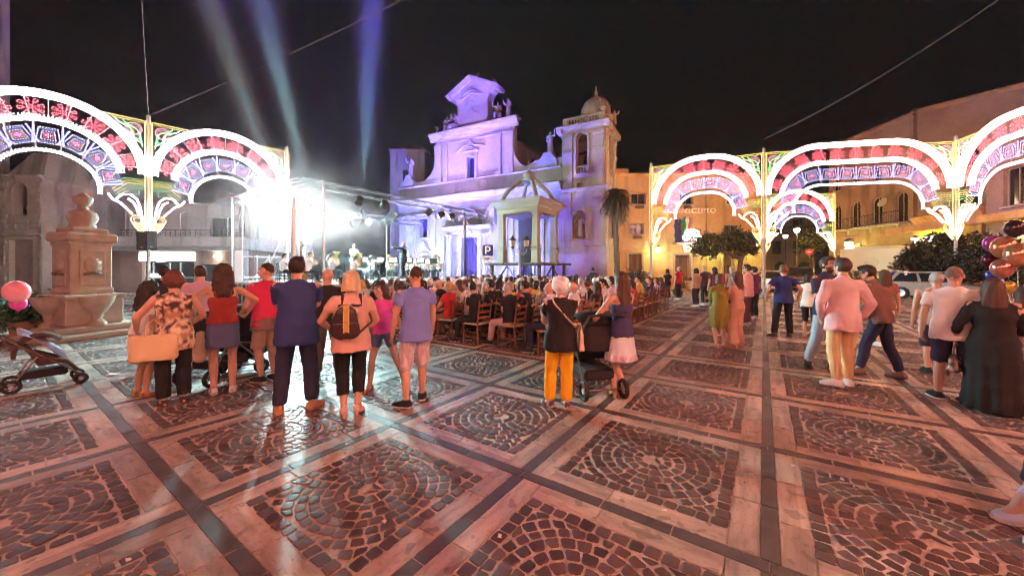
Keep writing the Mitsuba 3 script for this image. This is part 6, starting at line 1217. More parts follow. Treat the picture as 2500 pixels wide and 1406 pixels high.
def person_parts(H=1.72, sex='m', fat=1.0, skin=(.5, .3, .21), hair=('short', (.04, .025, .02)), top=None, bottom=None, shoes=None, feet=None, hands=None, poles=None, lean=0.0, roll=0.0, twist=0.0, head=(0, 0, 0), seat=None, hcurl=(.5, .5), hdir=(None, None), palm=(None, None), lod=0, seed=0, hip=(0, 0), eyes=True, chest=1.0):
    s = H / 1.75; fm = sex == 'f'; r = np.random.default_rng(seed); out = []
    shw = (.168 if fm else .19) * s * (.6 + .4 * fat); hw = .088 * s; wf = fat
    pz = (.925 if seat is None else 0) * s + (0 if seat is None else seat + .1 * s)
    Pc = A3(hip[0] * s, hip[1] * s, pz); R = roty(roll) @ rotx(-lean); Rt = R @ rotz(twist); up, rt, fw = R[:, 2], R[:, 0], R[:, 1]; rts, fws = Rt[:, 0], Rt[:, 1]
    sh = [Pc + up * .475 * s + rts * k * shw for k in (-1, 1)]; nb = Pc + up * .535 * s + fws * -.005 * s
    hs = .93 * s ** .55 * 1.1; Rh = Rt @ rotz(head[0]) @ rotx(-head[1]) @ roty(head[2]); hc = nb + up * .06 * s + (up * .6 + Rh[:, 2] * .4) * .075 * hs + fws * .022 * s
    feet = feet or [(-.1, .0, 0.12), (.1, 0, -.12)]
    ank, fyaw = [], []
    for f in feet: ank.append(A3(f[0] * s, f[1] * s, .078 * s + (f[3] if len(f) > 3 else 0))); fyaw.append(f[2])
    hj = [Pc + R[:, 0] * k * hw - up * .03 * s for k in (-1, 1)]
    knees = []
    for k in (0, 1): kn, an = ik(hj[k], ank[k], .42 * s, .409 * s, A3(.12 * (-1, 1)[k], 1, .25 if seat is not None else 0)); knees.append(kn); ank[k] = an
    hands = hands or [(-.27, .04, .83), (.27, .04, .83)]; poles = poles or [(-.5, -1, -.2), (.5, -1, -.2)]
    el, wr = [], []
    for k in (0, 1): e, w = ik(sh[k] - up * .02 * s, A3(*hands[k]) * s, .285 * s, .255 * s, A3(*poles[k])); el.append(e); wr.append(w)
    # --- body
    B = [hull(rg(Pc - up * .06 * s, up, .13 * s * wf, .1 * s * wf, side=rt), rg(Pc + up * .05 * s, up, .14 * s * wf, .1 * s * wf, side=rt)), hull(rg(Pc + up * .05 * s, up, .14 * s * wf, .1 * s * wf, side=rt), rg(Pc + up * .17 * s, up, (.115 if fm else .128) * s * wf, .09 * s * wf, side=rt)), hull(rg(Pc + up * .17 * s, up, (.115 if fm else .128) * s * wf, .09 * s * wf, side=rt), rg(Pc + up * .38 * s, up, .145 * s * wf ** .6, .1 * s * wf ** .6, side=rts)),
         hull(rg(Pc + up * .38 * s, up, .145 * s * wf ** .6, .1 * s * wf ** .6, side=rts), rg(Pc + up * .47 * s, up, shw * .92, .07 * s, side=rts), rg(nb - up * .01 * s, up, .06 * s, .055 * s, side=rts)), hull(bl(nb - up * .03 * s, .056 * s), bl(hc - Rh[:, 2] * .05 * hs - Rh[:, 1] * .012 * hs, .052 * hs))]
    if fm and chest: B.append(hull(*[bl(Pc + up * .335 * s + rts * k * .065 * s + fws * .085 * s, .052 * s) for k in (-1, 1)]))
    for k, sg in ((0, -1), (1, 1)):
        th, kn, an = hj[k], knees[k], ank[k]; c = kn * .62 + an * .38; bk = np.cross(kn - an, rt); bk = bk / (np.linalg.norm(bk) + 1e-9) * (.011 * s); bk = bk if bk @ fw < 0 else -bk
        lf = .55 + .45 * wf; B += limb([th, th * .55 + kn * .45, kn], [.083 * s * lf, .07 * s * lf, .052 * s * lf]) + limb([kn, c + bk, an], [.05 * s * lf, .052 * s * lf, .034 * s])
        f = rotz(fyaw[k])[:, 1]; fz = an[2] - .052 * s
        B += [hull(bl(an, .036 * s), bl(an - f * .035 * s - A3(0, 0, .042 * s), .03 * s), bl(an + f * .07 * s + A3(0, 0, -.04 * s - max(0, fz - .03 * s) * .6), A3(.036, .036, .026) * s), ), hull(bl(an + f * .05 * s + A3(0, 0, -.035 * s - max(0, fz - .03 * s) * .5), A3(.036, .036, .026) * s), bl(A3(*(an + f * .145 * s)[:2], .026 * s), A3(.034, .034, .02) * s))]
        af = .75 + .25 * wf; B += limb([sh[k] - up * .012 * s, el[k], wr[k]], [.05 * s * af, .039 * s * af, .026 * s]) + [hull(bl(el[k], .038 * s * af), bl(el[k] * .68 + wr[k] * .32, .041 * s * af))]
        hd = A3(*hdir[k]) if hdir[k] is not None else (wr[k] - el[k]); pn = A3(*palm[k]) if palm[k] is not None else -sg * rt + .25 * fw
        B += hand(wr[k], hd, pn, sg, s * (1.0 if not fm else .92), hcurl[k], lod)
    hm = head_solid(hs, lod); Mh = np.eye(4)[:3]; Mh = np.c_[Rh * hs, hc]; B.append(hm.transform(Mh))
    body = smooth_solid(union(B), (.04, .075)[lod], 4 if lod == 0 else 3)
    v = np.asarray(body.vertices); q = (v - hc) @ Rh / hs
    C = np.tile(np.asarray(skin, float), (len(v), 1)) * (1 + .1 * (meshkit.fbm(v * 9 + seed, 3) - .5))[:, None]
    face = (q[:, 1] > .05) & (np.abs(q[:, 0]) < .07); lips = face & (np.abs(q[:, 2] + .052) < .0095) & (np.abs(q[:, 0]) < .024); C[lips] = np.asarray(skin) * A3(.85, .5, .5)
    if hair[0] != 'bald' or sex == 'm': br = face & (np.abs(q[:, 2] - .034) < .008) & (np.abs(q[:, 0]) > .014) & (np.abs(q[:, 0]) < .056); C[br] = np.asarray(hair[1]) * .8 + .01
    if hair[0] in ('beard', 'buzzbeard'): bd = (q[:, 1] > .01) & (q[:, 2] < -.03) & (q[:, 2] > -.13) & (np.abs(q[:, 0]) < .085) & ~lips; C[bd] = np.asarray(hair[1]) * .8 + np.asarray(skin) * .15
    out.append(('body', body, 'skin', C))
    if eyes and lod == 0:
        for k in (-1, 1):
            m = trimesh.creation.icosphere(2, .0125 * hs); vv = m.vertices; ec = np.where((vv[:, 1] > .0088 * hs)[:, None], A3(.03, .018, .012), A3(.7, .68, .66)); m.vertices = (vv @ Rh.T) + hc + Rh @ (A3(k * .031, .0755, .012) * hs); out.append(('eye', m, 'gloss', ec))
    # --- hair
    style, hcol = hair[0], np.asarray(hair[1], float); E = lambda c, rr, S=_S2: hull(bl(A3(*c), A3(*rr), S)); box_ = lambda a, b: m3.Manifold.cube(tuple(np.subtract(b, a))).translate(tuple(a))
    hp = None
    if style in ('short', 'beard', 'buzz', 'buzzbeard', 'grey'):
        t = .9 if style.startswith('buzz') else 1.0; hp = E((0, -.012, .024), (.08 * t + .002, .1 * t + .003, .104 * t + .003)) - box_((-.2, .038, -.3), (.2, .3, .062)) - box_((-.2, -.3, -.3), (.2, .3, -.055)) - box_((-.2, .0, -.3), (.2, .3, .0))
        if style in ('short', 'beard'): hp = hp + E((0, .03, .1), (.066, .06, .034), _S1)
    elif style == 'bob': hp = union([E((0, -.014, .026), (.09, .108, .108)), hull(rg(A3(0, -.02, .03), A3(0, 0, 1.), .094, .108), rg(A3(0, -.028, -.1), A3(0, 0, 1.), .1, .095))]) - box_((-.066, .022, -.3), (.066, .3, .058))
    elif style in ('long', 'curly', 'mid', 'verylong'):
        Lh = {'mid': .2, 'long': .33, 'curly': .27, 'verylong': .42}[style]; w = 1.18 if style == 'curly' else 1.0
        hp = union([E((0, -.014, .026), (.088 * w, .108, .11 * (1 + .04 * (w > 1)))), hull(rg(A3(0, -.03, .03), A3(0, 0, 1.), .09 * w, .095), rg(A3(0, -.06, -.12), A3(0, 0, 1.), .1 * w, .06)), hull(rg(A3(0, -.06, -.12), A3(0, 0, 1.), .1 * w, .06), rg(A3(0, -.09, -Lh), A3(0, 0, 1.), .082 * w, .042)), hull(rg(A3(0, -.09, -Lh), A3(0, 0, 1.), .082 * w, .042), rg(A3(0, -.09, -Lh - .05), A3(0, 0, 1.), .045 * w, .02))]) - box_((-.07, .02, -.4), (.07, .3, .06))
    elif style == 'puff': hp = union([E((0, -.016, .03), (.105, .118, .115))]) - box_((-.07, .03, -.4), (.07, .3, .055)) - box_((-.2, -.3, -.4), (.2, .3, -.075))
    elif style == 'bun': hp = (E((0, -.012, .024), (.081, .102, .106)) - box_((-.2, .035, -.3), (.2, .3, .06)) - box_((-.2, -.3, -.3), (.2, .3, -.06))) + E((0, -.12, .05), (.045, .04, .045), _S1)
    if hp is not None:
        m = smooth_solid(hp, .022 if lod == 0 else .045, 3 if lod == 0 else 2); vv = np.asarray(m.vertices); n = np.asarray(m.vertex_normals)
        fr_ = (48, 48, 8) if style not in ('curly', 'puff') else (34, 34, 34); am = {'buzz': .003, 'buzzbeard': .003, 'short': .006, 'grey': .006, 'beard': .006, 'bun': .006, 'curly': .024, 'puff': .02}.get(style, .013)
        nz = meshkit.fbm(vv * A3(*fr_) + seed * 3.1, 3); vv = vv + n * ((nz - .5) * 2 * am)[:, None]; m.vertices = (vv * hs) @ Rh.T + hc
        if style in ('long', 'curly', 'verylong', 'mid'):      # hair hangs down from the nape whatever the head does
            zz = np.clip((-.08 - vv[:, 2]) / .1, 0, 1)[:, None]; straight = vv * hs @ (.35 * Rh + .65 * Rt).T + hc; m.vertices = m.vertices * (1 - zz) + straight * zz
        out.append(('hair', m, 'hair', np.clip(hcol * (.65 + .75 * nz)[:, None], 0, 1)))
    # --- clothes
    def finish(name, solids, col, edge=.05, it=4, wr_=.011, fr_=(6, 6, 15), bs='cloth', pleat=None):
        m = smooth_solid(union(solids), edge if lod == 0 else .1, it if lod == 0 else 2); vv = np.asarray(m.vertices); n = np.asarray(m.vertex_normals)
        nz = meshkit.fbm(vv * A3(*fr_) / s + seed * 5.7, 3 if lod == 0 else 2, 3); vv = vv + n * ((nz - .5) * 2 * wr_ * s)[:, None]
        if pleat is not None:
            c, z0, z1, k, a = pleat; ang = np.arctan2(vv[:, 0] - c[0], vv[:, 1] - c[1]); w = np.clip((z1 - vv[:, 2]) / (z1 - z0), 0, 1); vv = vv + np.c_[n[:, :2], n[:, :1] * 0] * (np.sin(ang * k + 1.3 * np.sin(ang * 3 + seed)) * a * w)[:, None]
        m.vertices = vv; cc = col(vv / s) if callable(col) else np.tile(np.asarray(col, float), (len(vv), 1)); out.append((name, m, bs, np.clip(cc * (.88 + .24 * nz)[:, None], 0, 1)))
    T_ = dict(kind='tee', color=(.1, .1, .3), hem=-.1, sleeve=.55, loose=1.0, name='shirt'); T_.update(top or {}); lo = T_['loose']
    def sec(o, rx, ry, sd=None, f=0.0): return rg(Pc + up * o * s + fw * f * s, up, rx * s, ry * s, 14, side=rt if sd is None else sd)
    wx = (.128 if fm else .142); g = .014
    def torso(hem, topo=None):
        S_ = [(hem, (.176 + g) * wf * lo, (.132 + g) * wf * lo), (.04, (.166 + g) * wf * lo, (.124 + g) * wf * lo), (.17, (wx + g) * wf * lo, (.103 + g) * wf * lo), (.33, (.158 + g) * wf ** .7, (.118 + (.02 if fm and chest else 0) + g) * wf ** .7), (.41, (.162 + g) * wf ** .6, (.108 + g) * wf ** .6)]
        S_ = [x_ for x_ in S_ if topo is None or x_[0] < topo] + ([(topo, .152, .112)] if topo else [])
        if seat is not None: S_[0] = (max(hem, -.06), S_[0][1], S_[0][2])
        sec_ = [sec(o, a, b, rts if o > .3 else rt, .006 if o in (.33, topo) else 0) for o, a, b in S_]; return [hull(a, b) for a, b in zip(sec_[:-1], sec_[1:])], sec_
    if T_['kind'] == 'none': pass
    elif T_['kind'] in ('tee', 'shirt', 'blouse', 'sleeveless', 'dress', 'jumper'):
        ps, sec_ = torso(T_['hem']); ps.append(hull(sec_[-1], rg(Pc + up * .478 * s, up, shw * .93, .072 * s, 14, side=rts), rg(nb + up * .004 * s, up, .068 * s, .062 * s, 14, side=rts)))
        if T_['kind'] in ('shirt', 'jumper'): ps.append(hull(rg(nb - up * .01 * s, up, .07 * s, .064 * s, 14, side=rts), rg(nb + up * .03 * s + fws * -.006 * s, up, .064 * s, .06 * s, 14, side=rts)))
        f = T_['sleeve']
        for k in (0, 1):
            a = sh[k] - up * .01 * s; e = el[k]; w = wr[k]; lw = .62 + .38 * lo; L1 = min(f, 1.0)
            if f <= .12: ps.append(hull(bl(a - (a - Pc - up * .475 * s) * .12, .056 * s))); continue
            b = a + (e - a) * L1; ps += [hull(bl(a - up * .008 * s, .0545 * s), bl(a - (a - Pc - up * .475 * s) * .35 - up * .015 * s, .056 * s), rg(b, e - a, (.062 if f < 1 else .056) * s * lw))]
            if f > 1: c = e + (w - e) * min(f - 1, .97); ps += [hull(bl(e, .054 * s * lw)), hull(rg(e, w - e, .054 * s * lw), rg(c, w - e, .04 * s * lw))]
        if T_['kind'] == 'dress':
            hz = T_['len'] * s; c = A3((ank[0][0] + ank[1][0]) / 2 * .6, (ank[0][1] + ank[1][1]) / 2 * .6 + .02 * s, 0); mid_ = Pc - up * .12 * s
            ps += [hull(rg(Pc + up * .02 * s, up, (.17 + g) * s * wf, (.128 + g) * s * wf, 16, side=rt), rg(mid_, up, (.178 + g) * s * wf, (.14 + g) * s * wf, 16, side=rt)), hull(rg(mid_, up, (.178 + g) * s * wf, (.14 + g) * s * wf, 16, side=rt), rg(A3(c[0], c[1], hz), A3(0, 0, 1.), (.18 + T_.get('flare', .03)) * s * wf, (.15 + T_.get('flare', .03)) * s * wf, 16))]
            finish(T_['name'], ps, T_['color'], .05, 4, T_.get('wrinkle', .013), pleat=(Pc, hz, Pc[2], 9, .022 * s))
        else: finish(T_['name'], ps, T_['color'], wr_=T_.get('wrinkle', .013))
    elif T_['kind'] == 'camisole':
        ps, sec_ = torso(T_['hem'], .37); finish(T_['name'], ps, T_['color'])
        for k in (-1, 1): out.append(('strap', tube([Pc + up * .36 * s + rts * k * .09 * s + fws * .118 * s, Pc + up * .47 * s + rts * k * .095 * s + fws * .075 * s, Pc + up * .503 * s + rts * k * .1 * s, Pc + up * .47 * s + rts * k * .09 * s - fws * .085 * s, Pc + up * .36 * s + rts * k * .075 * s - fws * .115 * s], .006 * s, 5), 'cloth', np.tile(np.asarray(T_['color'] if not callable(T_['color']) else (.1, .1, .1)), (27 - 0, 1))[:1]))
    Bt = dict(kind='trousers', color=(.04, .05, .1), fit=1.0, name='trousers'); Bt.update(bottom or {}); ft = Bt['fit']
    if Bt['kind'] in ('trousers', 'shorts', 'capri'):
        end = {'trousers': 1.93, 'capri': 1.72, 'shorts': .98}[Bt['kind']]; end = Bt.get('end', end); q0 = sec(.1, (.15 + .006) * wf, (.108 + .008) * wf); q1 = sec(.0, (.165 + .006) * wf, (.122 + .008) * wf); q2 = sec(-.07, (.16 + .006) * wf, (.12 + .006) * wf)
        ps = [hull(q0, q1), hull(q1, q2)]; lf = (.55 + .45 * wf) * (.8 + .2 * ft)
        for k in (0, 1):
            th, kn, an = hj[k], knees[k], ank[k]; m1 = th * .55 + kn * .45; L1 = min(end, 1.0); b = th + (kn - th) * L1
            ps += [hull(bl(th, .094 * s * lf), rg(m1, kn - th, .084 * s * lf)), hull(rg(m1, kn - th, .084 * s * lf), rg(b, kn - th, (.07 if Bt['kind'] != 'shorts' else .082) * s * (.55 + .45 * wf) * ft))]
            if end > 1.0: c = kn + (an - kn) * (end - 1.0); md = kn * .6 + c * .4 + (0 if False else -fw * .008 * s); ps += [hull(bl(kn, .07 * s * lf * (.75 + .25 * ft))), hull(rg(kn, an - kn, .071 * s * lf * (.7 + .3 * ft)), rg(md, an - kn, .07 * s * lf * (.65 + .35 * ft))), hull(rg(md, an - kn, .07 * s * lf * (.65 + .35 * ft)), rg(c, an - kn, (.057 if end > 1.8 else .063) * s * lf * ft))]
        finish(Bt['name'], ps, Bt['color'], .05, 4, .012, (7, 7, 19))
    elif Bt['kind'] == 'skirt':
        hz, fl = Bt['len'] * s, Bt.get('flare', .05); c = A3((ank[0][0] + ank[1][0]) / 2 * .4, (ank[0][1] + ank[1][1]) / 2 * .4, hz); m1 = sec(-.03, .172 * wf + .006, .132 * wf + .006)
        ps = [hull(sec(.12, .138 * wf + .012, .108 * wf + .012), m1), hull(m1, rg(c, A3(0, 0, 1.), (.175 * wf + fl) * s, (.135 * wf + fl) * s, 16))]
        finish(Bt['name'], ps, Bt['color'], .045, 3, .005, pleat=(Pc, hz, Pc[2], Bt.get('pleats', 0) or 7, .016 * s if Bt.get('pleats') else .004 * s))
    # --- shoes
    Sh = dict(kind='sneaker', color=(.6, .58, .56), sole=(.75, .73, .7)); Sh.update(shoes or {})
    for k in (0, 1):
        an = ank[k]; f = rotz(fyaw[k])[:, 1]; x_ = rotz(fyaw[k])[:, 0]; g0 = A3(an[0], an[1], 0); lift = an[2] - .078 * s
        pt = lambda y, w, z, r=.012: np.vstack([bl(g0 + f * y * s + x_ * w * s * q + A3(0, 0, z * s + (lift if y < .03 else 0)), r * s, _S0) for q in (-1, 1)])
        if Sh['kind'] in ('sneaker', 'shoe'):
            up_ = union([hull(bl(an - A3(0, 0, .005), .045 * s), pt(-.06, .03, .032, .016), pt(.05, .04, .032, .016), pt(.035, .03, .075, .02)), hull(pt(.03, .04, .03, .016), pt(.035, .03, .078, .02), pt(.12, .042, .03, .016), pt(.115, .03, .05, .014), pt(.168, .024, .032, .02))])
            m = smooth_solid(up_, .04, 3); out.append(('shoe', m, 'cloth' if Sh['kind'] == 'sneaker' else 'gloss', np.tile(np.asarray(Sh['color'], float), (len(m.vertices), 1))))
            so = tm(hull(pt(-.062, .03, .014, .014), pt(.05, .036, .014, .014), pt(.13, .04, .014, .014), pt(.178, .022, .018, .014))); out.append(('shoe_sole', so, 'matte', np.tile(np.asarray(Sh['sole'], float), (len(so.vertices), 1))))
        else:
            hh = lift if Sh['kind'] == 'heel' else 0; so = tm(hull(pt(-.055, .026, .006, .008), pt(.05, .032, .006, .008), pt(.165, .028, .006, .008))) if hh == 0 else cat([tm(hull(pt(-.055, .026, .01, .01), pt(.0, .028, .006, .01), pt(.07, .034, .012, .012))), tm(hull(pt(.06, .034, .012, .012), pt(.165, .028, .01, .012))), tm(hull(bl(g0 - f * .045 * s, A3(.024, .024, .01) * s, _S0), bl(g0 - f * .04 * s + A3(0, 0, hh), A3(.03, .03, .01) * s, _S0)))])
            out.append(('shoe_sole', so, 'matte', np.tile(np.asarray(Sh['sole'], float), (len(so.vertices), 1))))
            for y0, y1, z_ in ((.055, .115, .05), (-.052, -.035, .075)):
                d_ = 0 if y0 > 0 else lift
                st = tm(hull(*[bl(g0 + f * y * s + x_ * w * q * s + A3(0, 0, zz * s + d_), .011 * s, _S0) for y in (y0, y1) for q in (-1, 1) for w, zz in (((.036, .018), (.022, z_)) if y0 > 0 else ((.028, .03), (.024, z_)))])); out.append(('sandal_strap', st, 'gloss', np.tile(np.asarray(Sh['color'], float), (len(st.vertices), 1))))
    info = dict(s=s, Pc=Pc, up=up, rt=rt, fw=fw, rts=rts, fws=fws, sh=sh, el=el, wr=wr, nb=nb, hc=hc, Rh=Rh, hs=hs, knees=knees)
    fixed = []
    for n, m, b, c in out:
        c = np.asarray(c, float)
        if c.ndim == 2 and len(c) != len(m.vertices): c = np.tile(c[0], (len(m.vertices), 1))
        fixed.append((n, m, b, c))
    return fixed, info
def place_person(xy, yaw, label, group=None, cat_='person', dz=0.0, **k):
    key = thing('person', label, cat_, group); parts, info = person_parts(**k); Rz = rotz(yaw); o = A3(xy[0], xy[1], dz)
    for n, m, b, c in parts:
        m = trimesh.Trimesh(np.asarray(m.vertices) @ Rz.T + o, m.faces, process=False); put(key, n, ply_(m, b, smooth=True, color=np.clip(c, 0, 1)))
    info['W'] = lambda p: Rz @ np.asarray(p, float) + o; info['Rz'] = Rz; return key, info
# ---------------------------------------------------------------- the onlookers standing in the square
SKL, SKM, SKD = (.5, .27, .18), (.42, .22, .14), (.3, .15, .095)
BLK, BRN, AUB, GRY, BLD, DKB = (.018, .013, .011), (.06, .03, .018), (.09, .035, .025), (.3, .28, .27), (.6, .42, .24), (.035, .02, .014)
g2 = lambda px, py: ground_at(px, py)[:2]
REL = [(-.27, .02, .83), (.27, .02, .83)]
CROSS = dict(hands=[(.1, .22, 1.1), (-.1, .25, 1.14)], poles=[(-1, .2, -.6), (1, .2, -.6)])
FRONT = dict(hands=[(-.13, .3, .98), (.13, .3, .98)], poles=[(-1, -.4, -.3), (1, -.4, -.3)])
def paisley(v):
    a = np.array([mk for mk in meshkit.noise(v * A3(13, 13, 11), 3)]); b = meshkit.noise(v * A3(24, 24, 20), 8); w = np.where(np.abs(a - .5) < .085, 0, 1) * np.where(b > .66, .35, 1)
    d = np.array([.05, .03, .025]); l = np.array([.66, .52, .4]); m = np.array([.4, .22, .12]); return np.where((w > .9)[:, None], np.where((a > .72)[:, None], m, l), np.where((w > .2)[:, None], m * .8, d))
def stripes(v): t = np.sin(v[:, 0] * 190) > .2; return np.where(t[:, None], A3(.6, .5, .5), A3(.46, .34, .36))
def hemband(v): t = v[:, 2] < .62; return np.where((t & (meshkit.noise(v * 90, 4) > .55))[:, None], A3(.5, .3, .36), A3(.66, .6, .64))
W = {}
def who(name, xy, yaw, *a, **k):      # yaw as seen from the camera: 0 = back turned squarely to it
    W[name] = place_person(xy, yaw - (math.atan2(xy[0], xy[1]) if name != 'sneaker_man' else 0), *a, **k)[1]
who('girl', g2(345, 967), -1.15, 'girl with curly black hair in a white top and tan skirt facing the woman', H=1.45, sex='f', skin=SKM, hair=('curly', BLK), top=dict(kind='blouse', color=(.66, .6, .58), sleeve=.5, hem=.02), bottom=dict(kind='skirt', color=(.36, .22, .1), len=.52, flare=.0), shoes=dict(kind='sandal', color=(.3, .15, .04), sole=(.3, .16, .07)), hands=[(-.15, .3, 1.02), (.2, .12, .85)], lean=.12, head=(0, .1, 0), seed=1, chest=0)
who('bag_woman', g2(425, 985), .12, 'woman with short auburn hair in a brown and cream patterned blouse and black trousers', H=1.58, sex='f', fat=1.14, skin=SKL, hair=('puff', AUB), top=dict(kind='sleeveless', color=paisley, sleeve=.1, hem=-.2, name='patterned_blouse', wrinkle=.006), bottom=dict(color=(.012, .012, .014), fit=1.15), shoes=dict(kind='sandal', color=(.05, .03, .025), sole=(.06, .04, .03)), hands=[(-.33, .25, .98), (.2, .25, 1.0)], poles=[(-1, -.3, -.6), (1, -.6, -.4)], seed=2)
who('lilac_man', g2(490, 893), .1, 'man in a faded lilac shirt and grey shorts behind the woman in the rust camisole', H=1.68, skin=SKL, fat=1.05, hair=('short', DKB), top=dict(color=(.4, .27, .33)), bottom=dict(kind='shorts', color=(.16, .13, .13)), seed=3)
who('dark_man', g2(402, 885), -.2, 'dark-haired person in black behind the woman with the tote bag', H=1.68, skin=SKM, hair=('short', BLK), top=dict(color=(.02, .02, .022)), bottom=dict(color=(.03, .03, .035)), seed=4)
who('rust_woman', g2(545, 958), .03, 'woman with dark curly hair in a rust camisole and denim skirt, elbows spread', H=1.68, sex='f', skin=SKL, hair=('curly', DKB), top=dict(kind='camisole', color=(.25, .035, .028), hem=.02), bottom=dict(kind='skirt', color=(.075, .09, .17), len=.62, flare=.01, name='denim_skirt'), shoes=dict(kind='sandal', color=(.66, .6, .55), sole=(.7, .66, .62)), hands=[(-.3, .28, 1.05), (.3, .28, 1.05)], poles=[(-1, -.2, .1), (1, -.2, .1)], seed=5)
who('red_man', g2(652, 930), .55, 'man in a red shirt and tan shorts with black trainers', H=1.72, skin=SKL, fat=1.12, hair=('buzz', DKB), top=dict(color=(.5, .03, .08), hem=-.12), bottom=dict(kind='shorts', color=(.42, .26, .17)), shoes=dict(color=(.02, .02, .022), sole=(.7, .67, .65)), hands=[(-.2, .25, 1.0), (.2, .2, .95)], head=(.6, 0, 0), feet=[(-.08, .0, .2), (.08, -.04, -.2)], seed=6)
who('navy_man', g2(725, 1004), -.08, 'tall man in a dark blue shirt and dark jeans, arms folded, seen from behind', H=1.77, skin=SKL, fat=1.12, hair=('short', BLK), top=dict(color=(.028, .042, .13), sleeve=.75, hem=-.17, loose=1.08), bottom=dict(color=(.022, .026, .05), fit=1.12), shoes=dict(kind='shoe', color=(.36, .18, .08), sole=(.3, .16, .09)), feet=[(-.17, 0, .15), (.15, .02, -.55)], hands=[(.05, .26, 1.13), (-.05, .28, 1.17)], poles=[(-1, .15, -.5), (1, .15, -.5)], head=(-.1, 0, 0), seed=7)
who('bald_man', g2(800, 920), -.05, 'bald man in a black shirt and khaki trousers behind the woman with the backpack', H=1.63, skin=SKL, fat=1.15, hair=('bald', GRY), top=dict(color=(.014, .013, .014)), bottom=dict(color=(.12, .1, .075), fit=1.2), shoes=dict(color=(.04, .03, .03), sole=(.2, .2, .2)), feet=[(-.16, 0, .1), (.17, 0, -.1)], seed=8)
who('backpack_woman', g2(858, 1014), .04, 'blonde woman in a pale pink top and black cropped trousers wearing a small backpack', H=1.6, sex='f', fat=1.2, skin=SKL, hair=('bob', BLD), top=dict(kind='tee', color=(.6, .33, .27), sleeve=.5, hem=-.14), bottom=dict(kind='capri', color=(.012, .012, .013), fit=1.0, end=1.66), shoes=dict(kind='heel', color=(.62, .4, .32), sole=(.5, .33, .24)), feet=[(-.08, 0, .05, .035), (.07, .03, -.35, .035)], hands=[(-.2, .22, 1.0), (.18, .25, .98)], poles=[(-1, -.5, -.3), (1, -.6, -.3)], seed=9)
who('pink_girl', g2(938, 948), 2.75, 'girl with long brown hair in a bright pink top and denim shorts, stepping sideways', H=1.44, sex='f', skin=SKL, hair=('long', DKB), top=dict(color=(.55, .06, .25), hem=-.02, sleeve=.4), bottom=dict(kind='shorts', color=(.08, .09, .15), end=.5), shoes=dict(kind='sandal', color=(.25, .12, .08), sole=(.2, .1, .07)), feet=[(-.34, -.05, .5), (.2, .1, -.2)], hip=(.02, 0), hands=[(-.38, .1, .8), (.22, .15, .95)], head=(-.35, 0, .15), roll=.06, seed=10, chest=0)
who('blue_man', g2(1016, 988), .3, 'man in a light blue shirt and striped white shorts with black trainers', H=1.66, skin=SKL, fat=1.08, hair=('buzz', DKB), top=dict(color=(.16, .2, .52), sleeve=.5, hem=-.12), bottom=dict(kind='shorts', color=stripes, end=1.08, fit=1.1, name='striped_shorts'), shoes=dict(color=(.015, .015, .017), sole=(.7, .66, .64)), feet=[(-.13, -.02, .75), (.12, .14, -.35)], hands=[(-.27, .1, .86), (.24, .12, .85)], seed=11)
who('yellow_woman', g2(1368, 993), .12, 'white-haired woman in a black top and bright yellow trousers', H=1.52, sex='f', fat=1.2, skin=SKL, hair=('puff', (.85, .8, .78)), top=dict(kind='blouse', color=(.016, .014, .015), sleeve=.6, hem=-.16), bottom=dict(color=(.68, .32, .012), fit=1.18, name='yellow_trousers'), shoes=dict(kind='sandal', color=(.06, .04, .05), sole=(.5, .3, .2)), feet=[(-.14, .02, .55), (.08, -.02, .1)], hands=[(.02, .24, 1.06), (-.1, .26, 1.1)], poles=[(-1, .1, -.5), (1, .1, -.5)], head=(.1, 0, 0), seed=12)
who('skirt_girl', g2(1518, 972), .75, 'girl with very long brown hair in a navy top and white pleated skirt', H=1.58, sex='f', fat=.95, skin=SKL, hair=('verylong', BRN), top=dict(kind='camisole', color=(.035, .035, .085), hem=-.08), bottom=dict(kind='skirt', color=hemband, len=.53, flare=.07, pleats=11, name='pleated_skirt'), shoes=dict(kind='heel', color=(.55, .26, .12), sole=(.55, .28, .13)), feet=[(.07, .02, .25, .06), (-.05, .1, -.5, .06)], hands=[(-.3, .3, .98), (.05, .28, 1.0)], poles=[(-1, -.5, -.3), (1, -.3, -.4)], head=(-.15, 0, 0), seed=13)
who('green_woman', g2(1758, 848), .55, 'woman in an olive green dress with her back turned, arms folded', H=1.52, sex='f', fat=1.15, skin=SKL, hair=('bob', AUB), top=dict(kind='dress', color=(.17, .14, .025), sleeve=1.5, len=.48, flare=.0, hem=-.1, name='olive_dress'), bottom=dict(kind='none'), shoes=dict(kind='sandal', color=(.5, .25, .2), sole=(.5, .3, .25)), seed=14, **CROSS)
who('beige_woman', g2(1800, 850), 1.0, 'woman with long hair in a beige jumpsuit beside the olive dress, arms folded', H=1.56, sex='f', fat=1.0, skin=SKL, hair=('long', BRN), top=dict(kind='blouse', color=(.46, .26, .18), sleeve=1.6, hem=-.02), bottom=dict(color=(.46, .26, .18), fit=1.7, end=1.97), shoes=dict(kind='heel', color=(.55, .3, .22), sole=(.5, .3, .22)), seed=15, **CROSS)
who('glasses_man', g2(1826, 795), 1.2, 'man with glasses in a pink shirt behind the woman in the beige jumpsuit', H=1.76, skin=SKL, hair=('short', DKB), top=dict(kind='shirt', color=(.6, .34, .33), sleeve=1.5), bottom=dict(color=(.1, .05, .06)), seed=16)
who('purple_man', g2(1842, 778), .9, 'man in a dark purple shirt and black trousers half hidden by the jumpsuit couple', H=1.7, skin=SKM, hair=('short', BLK), top=dict(color=(.09, .03, .08)), bottom=dict(color=(.015, .013, .015)), seed=17)
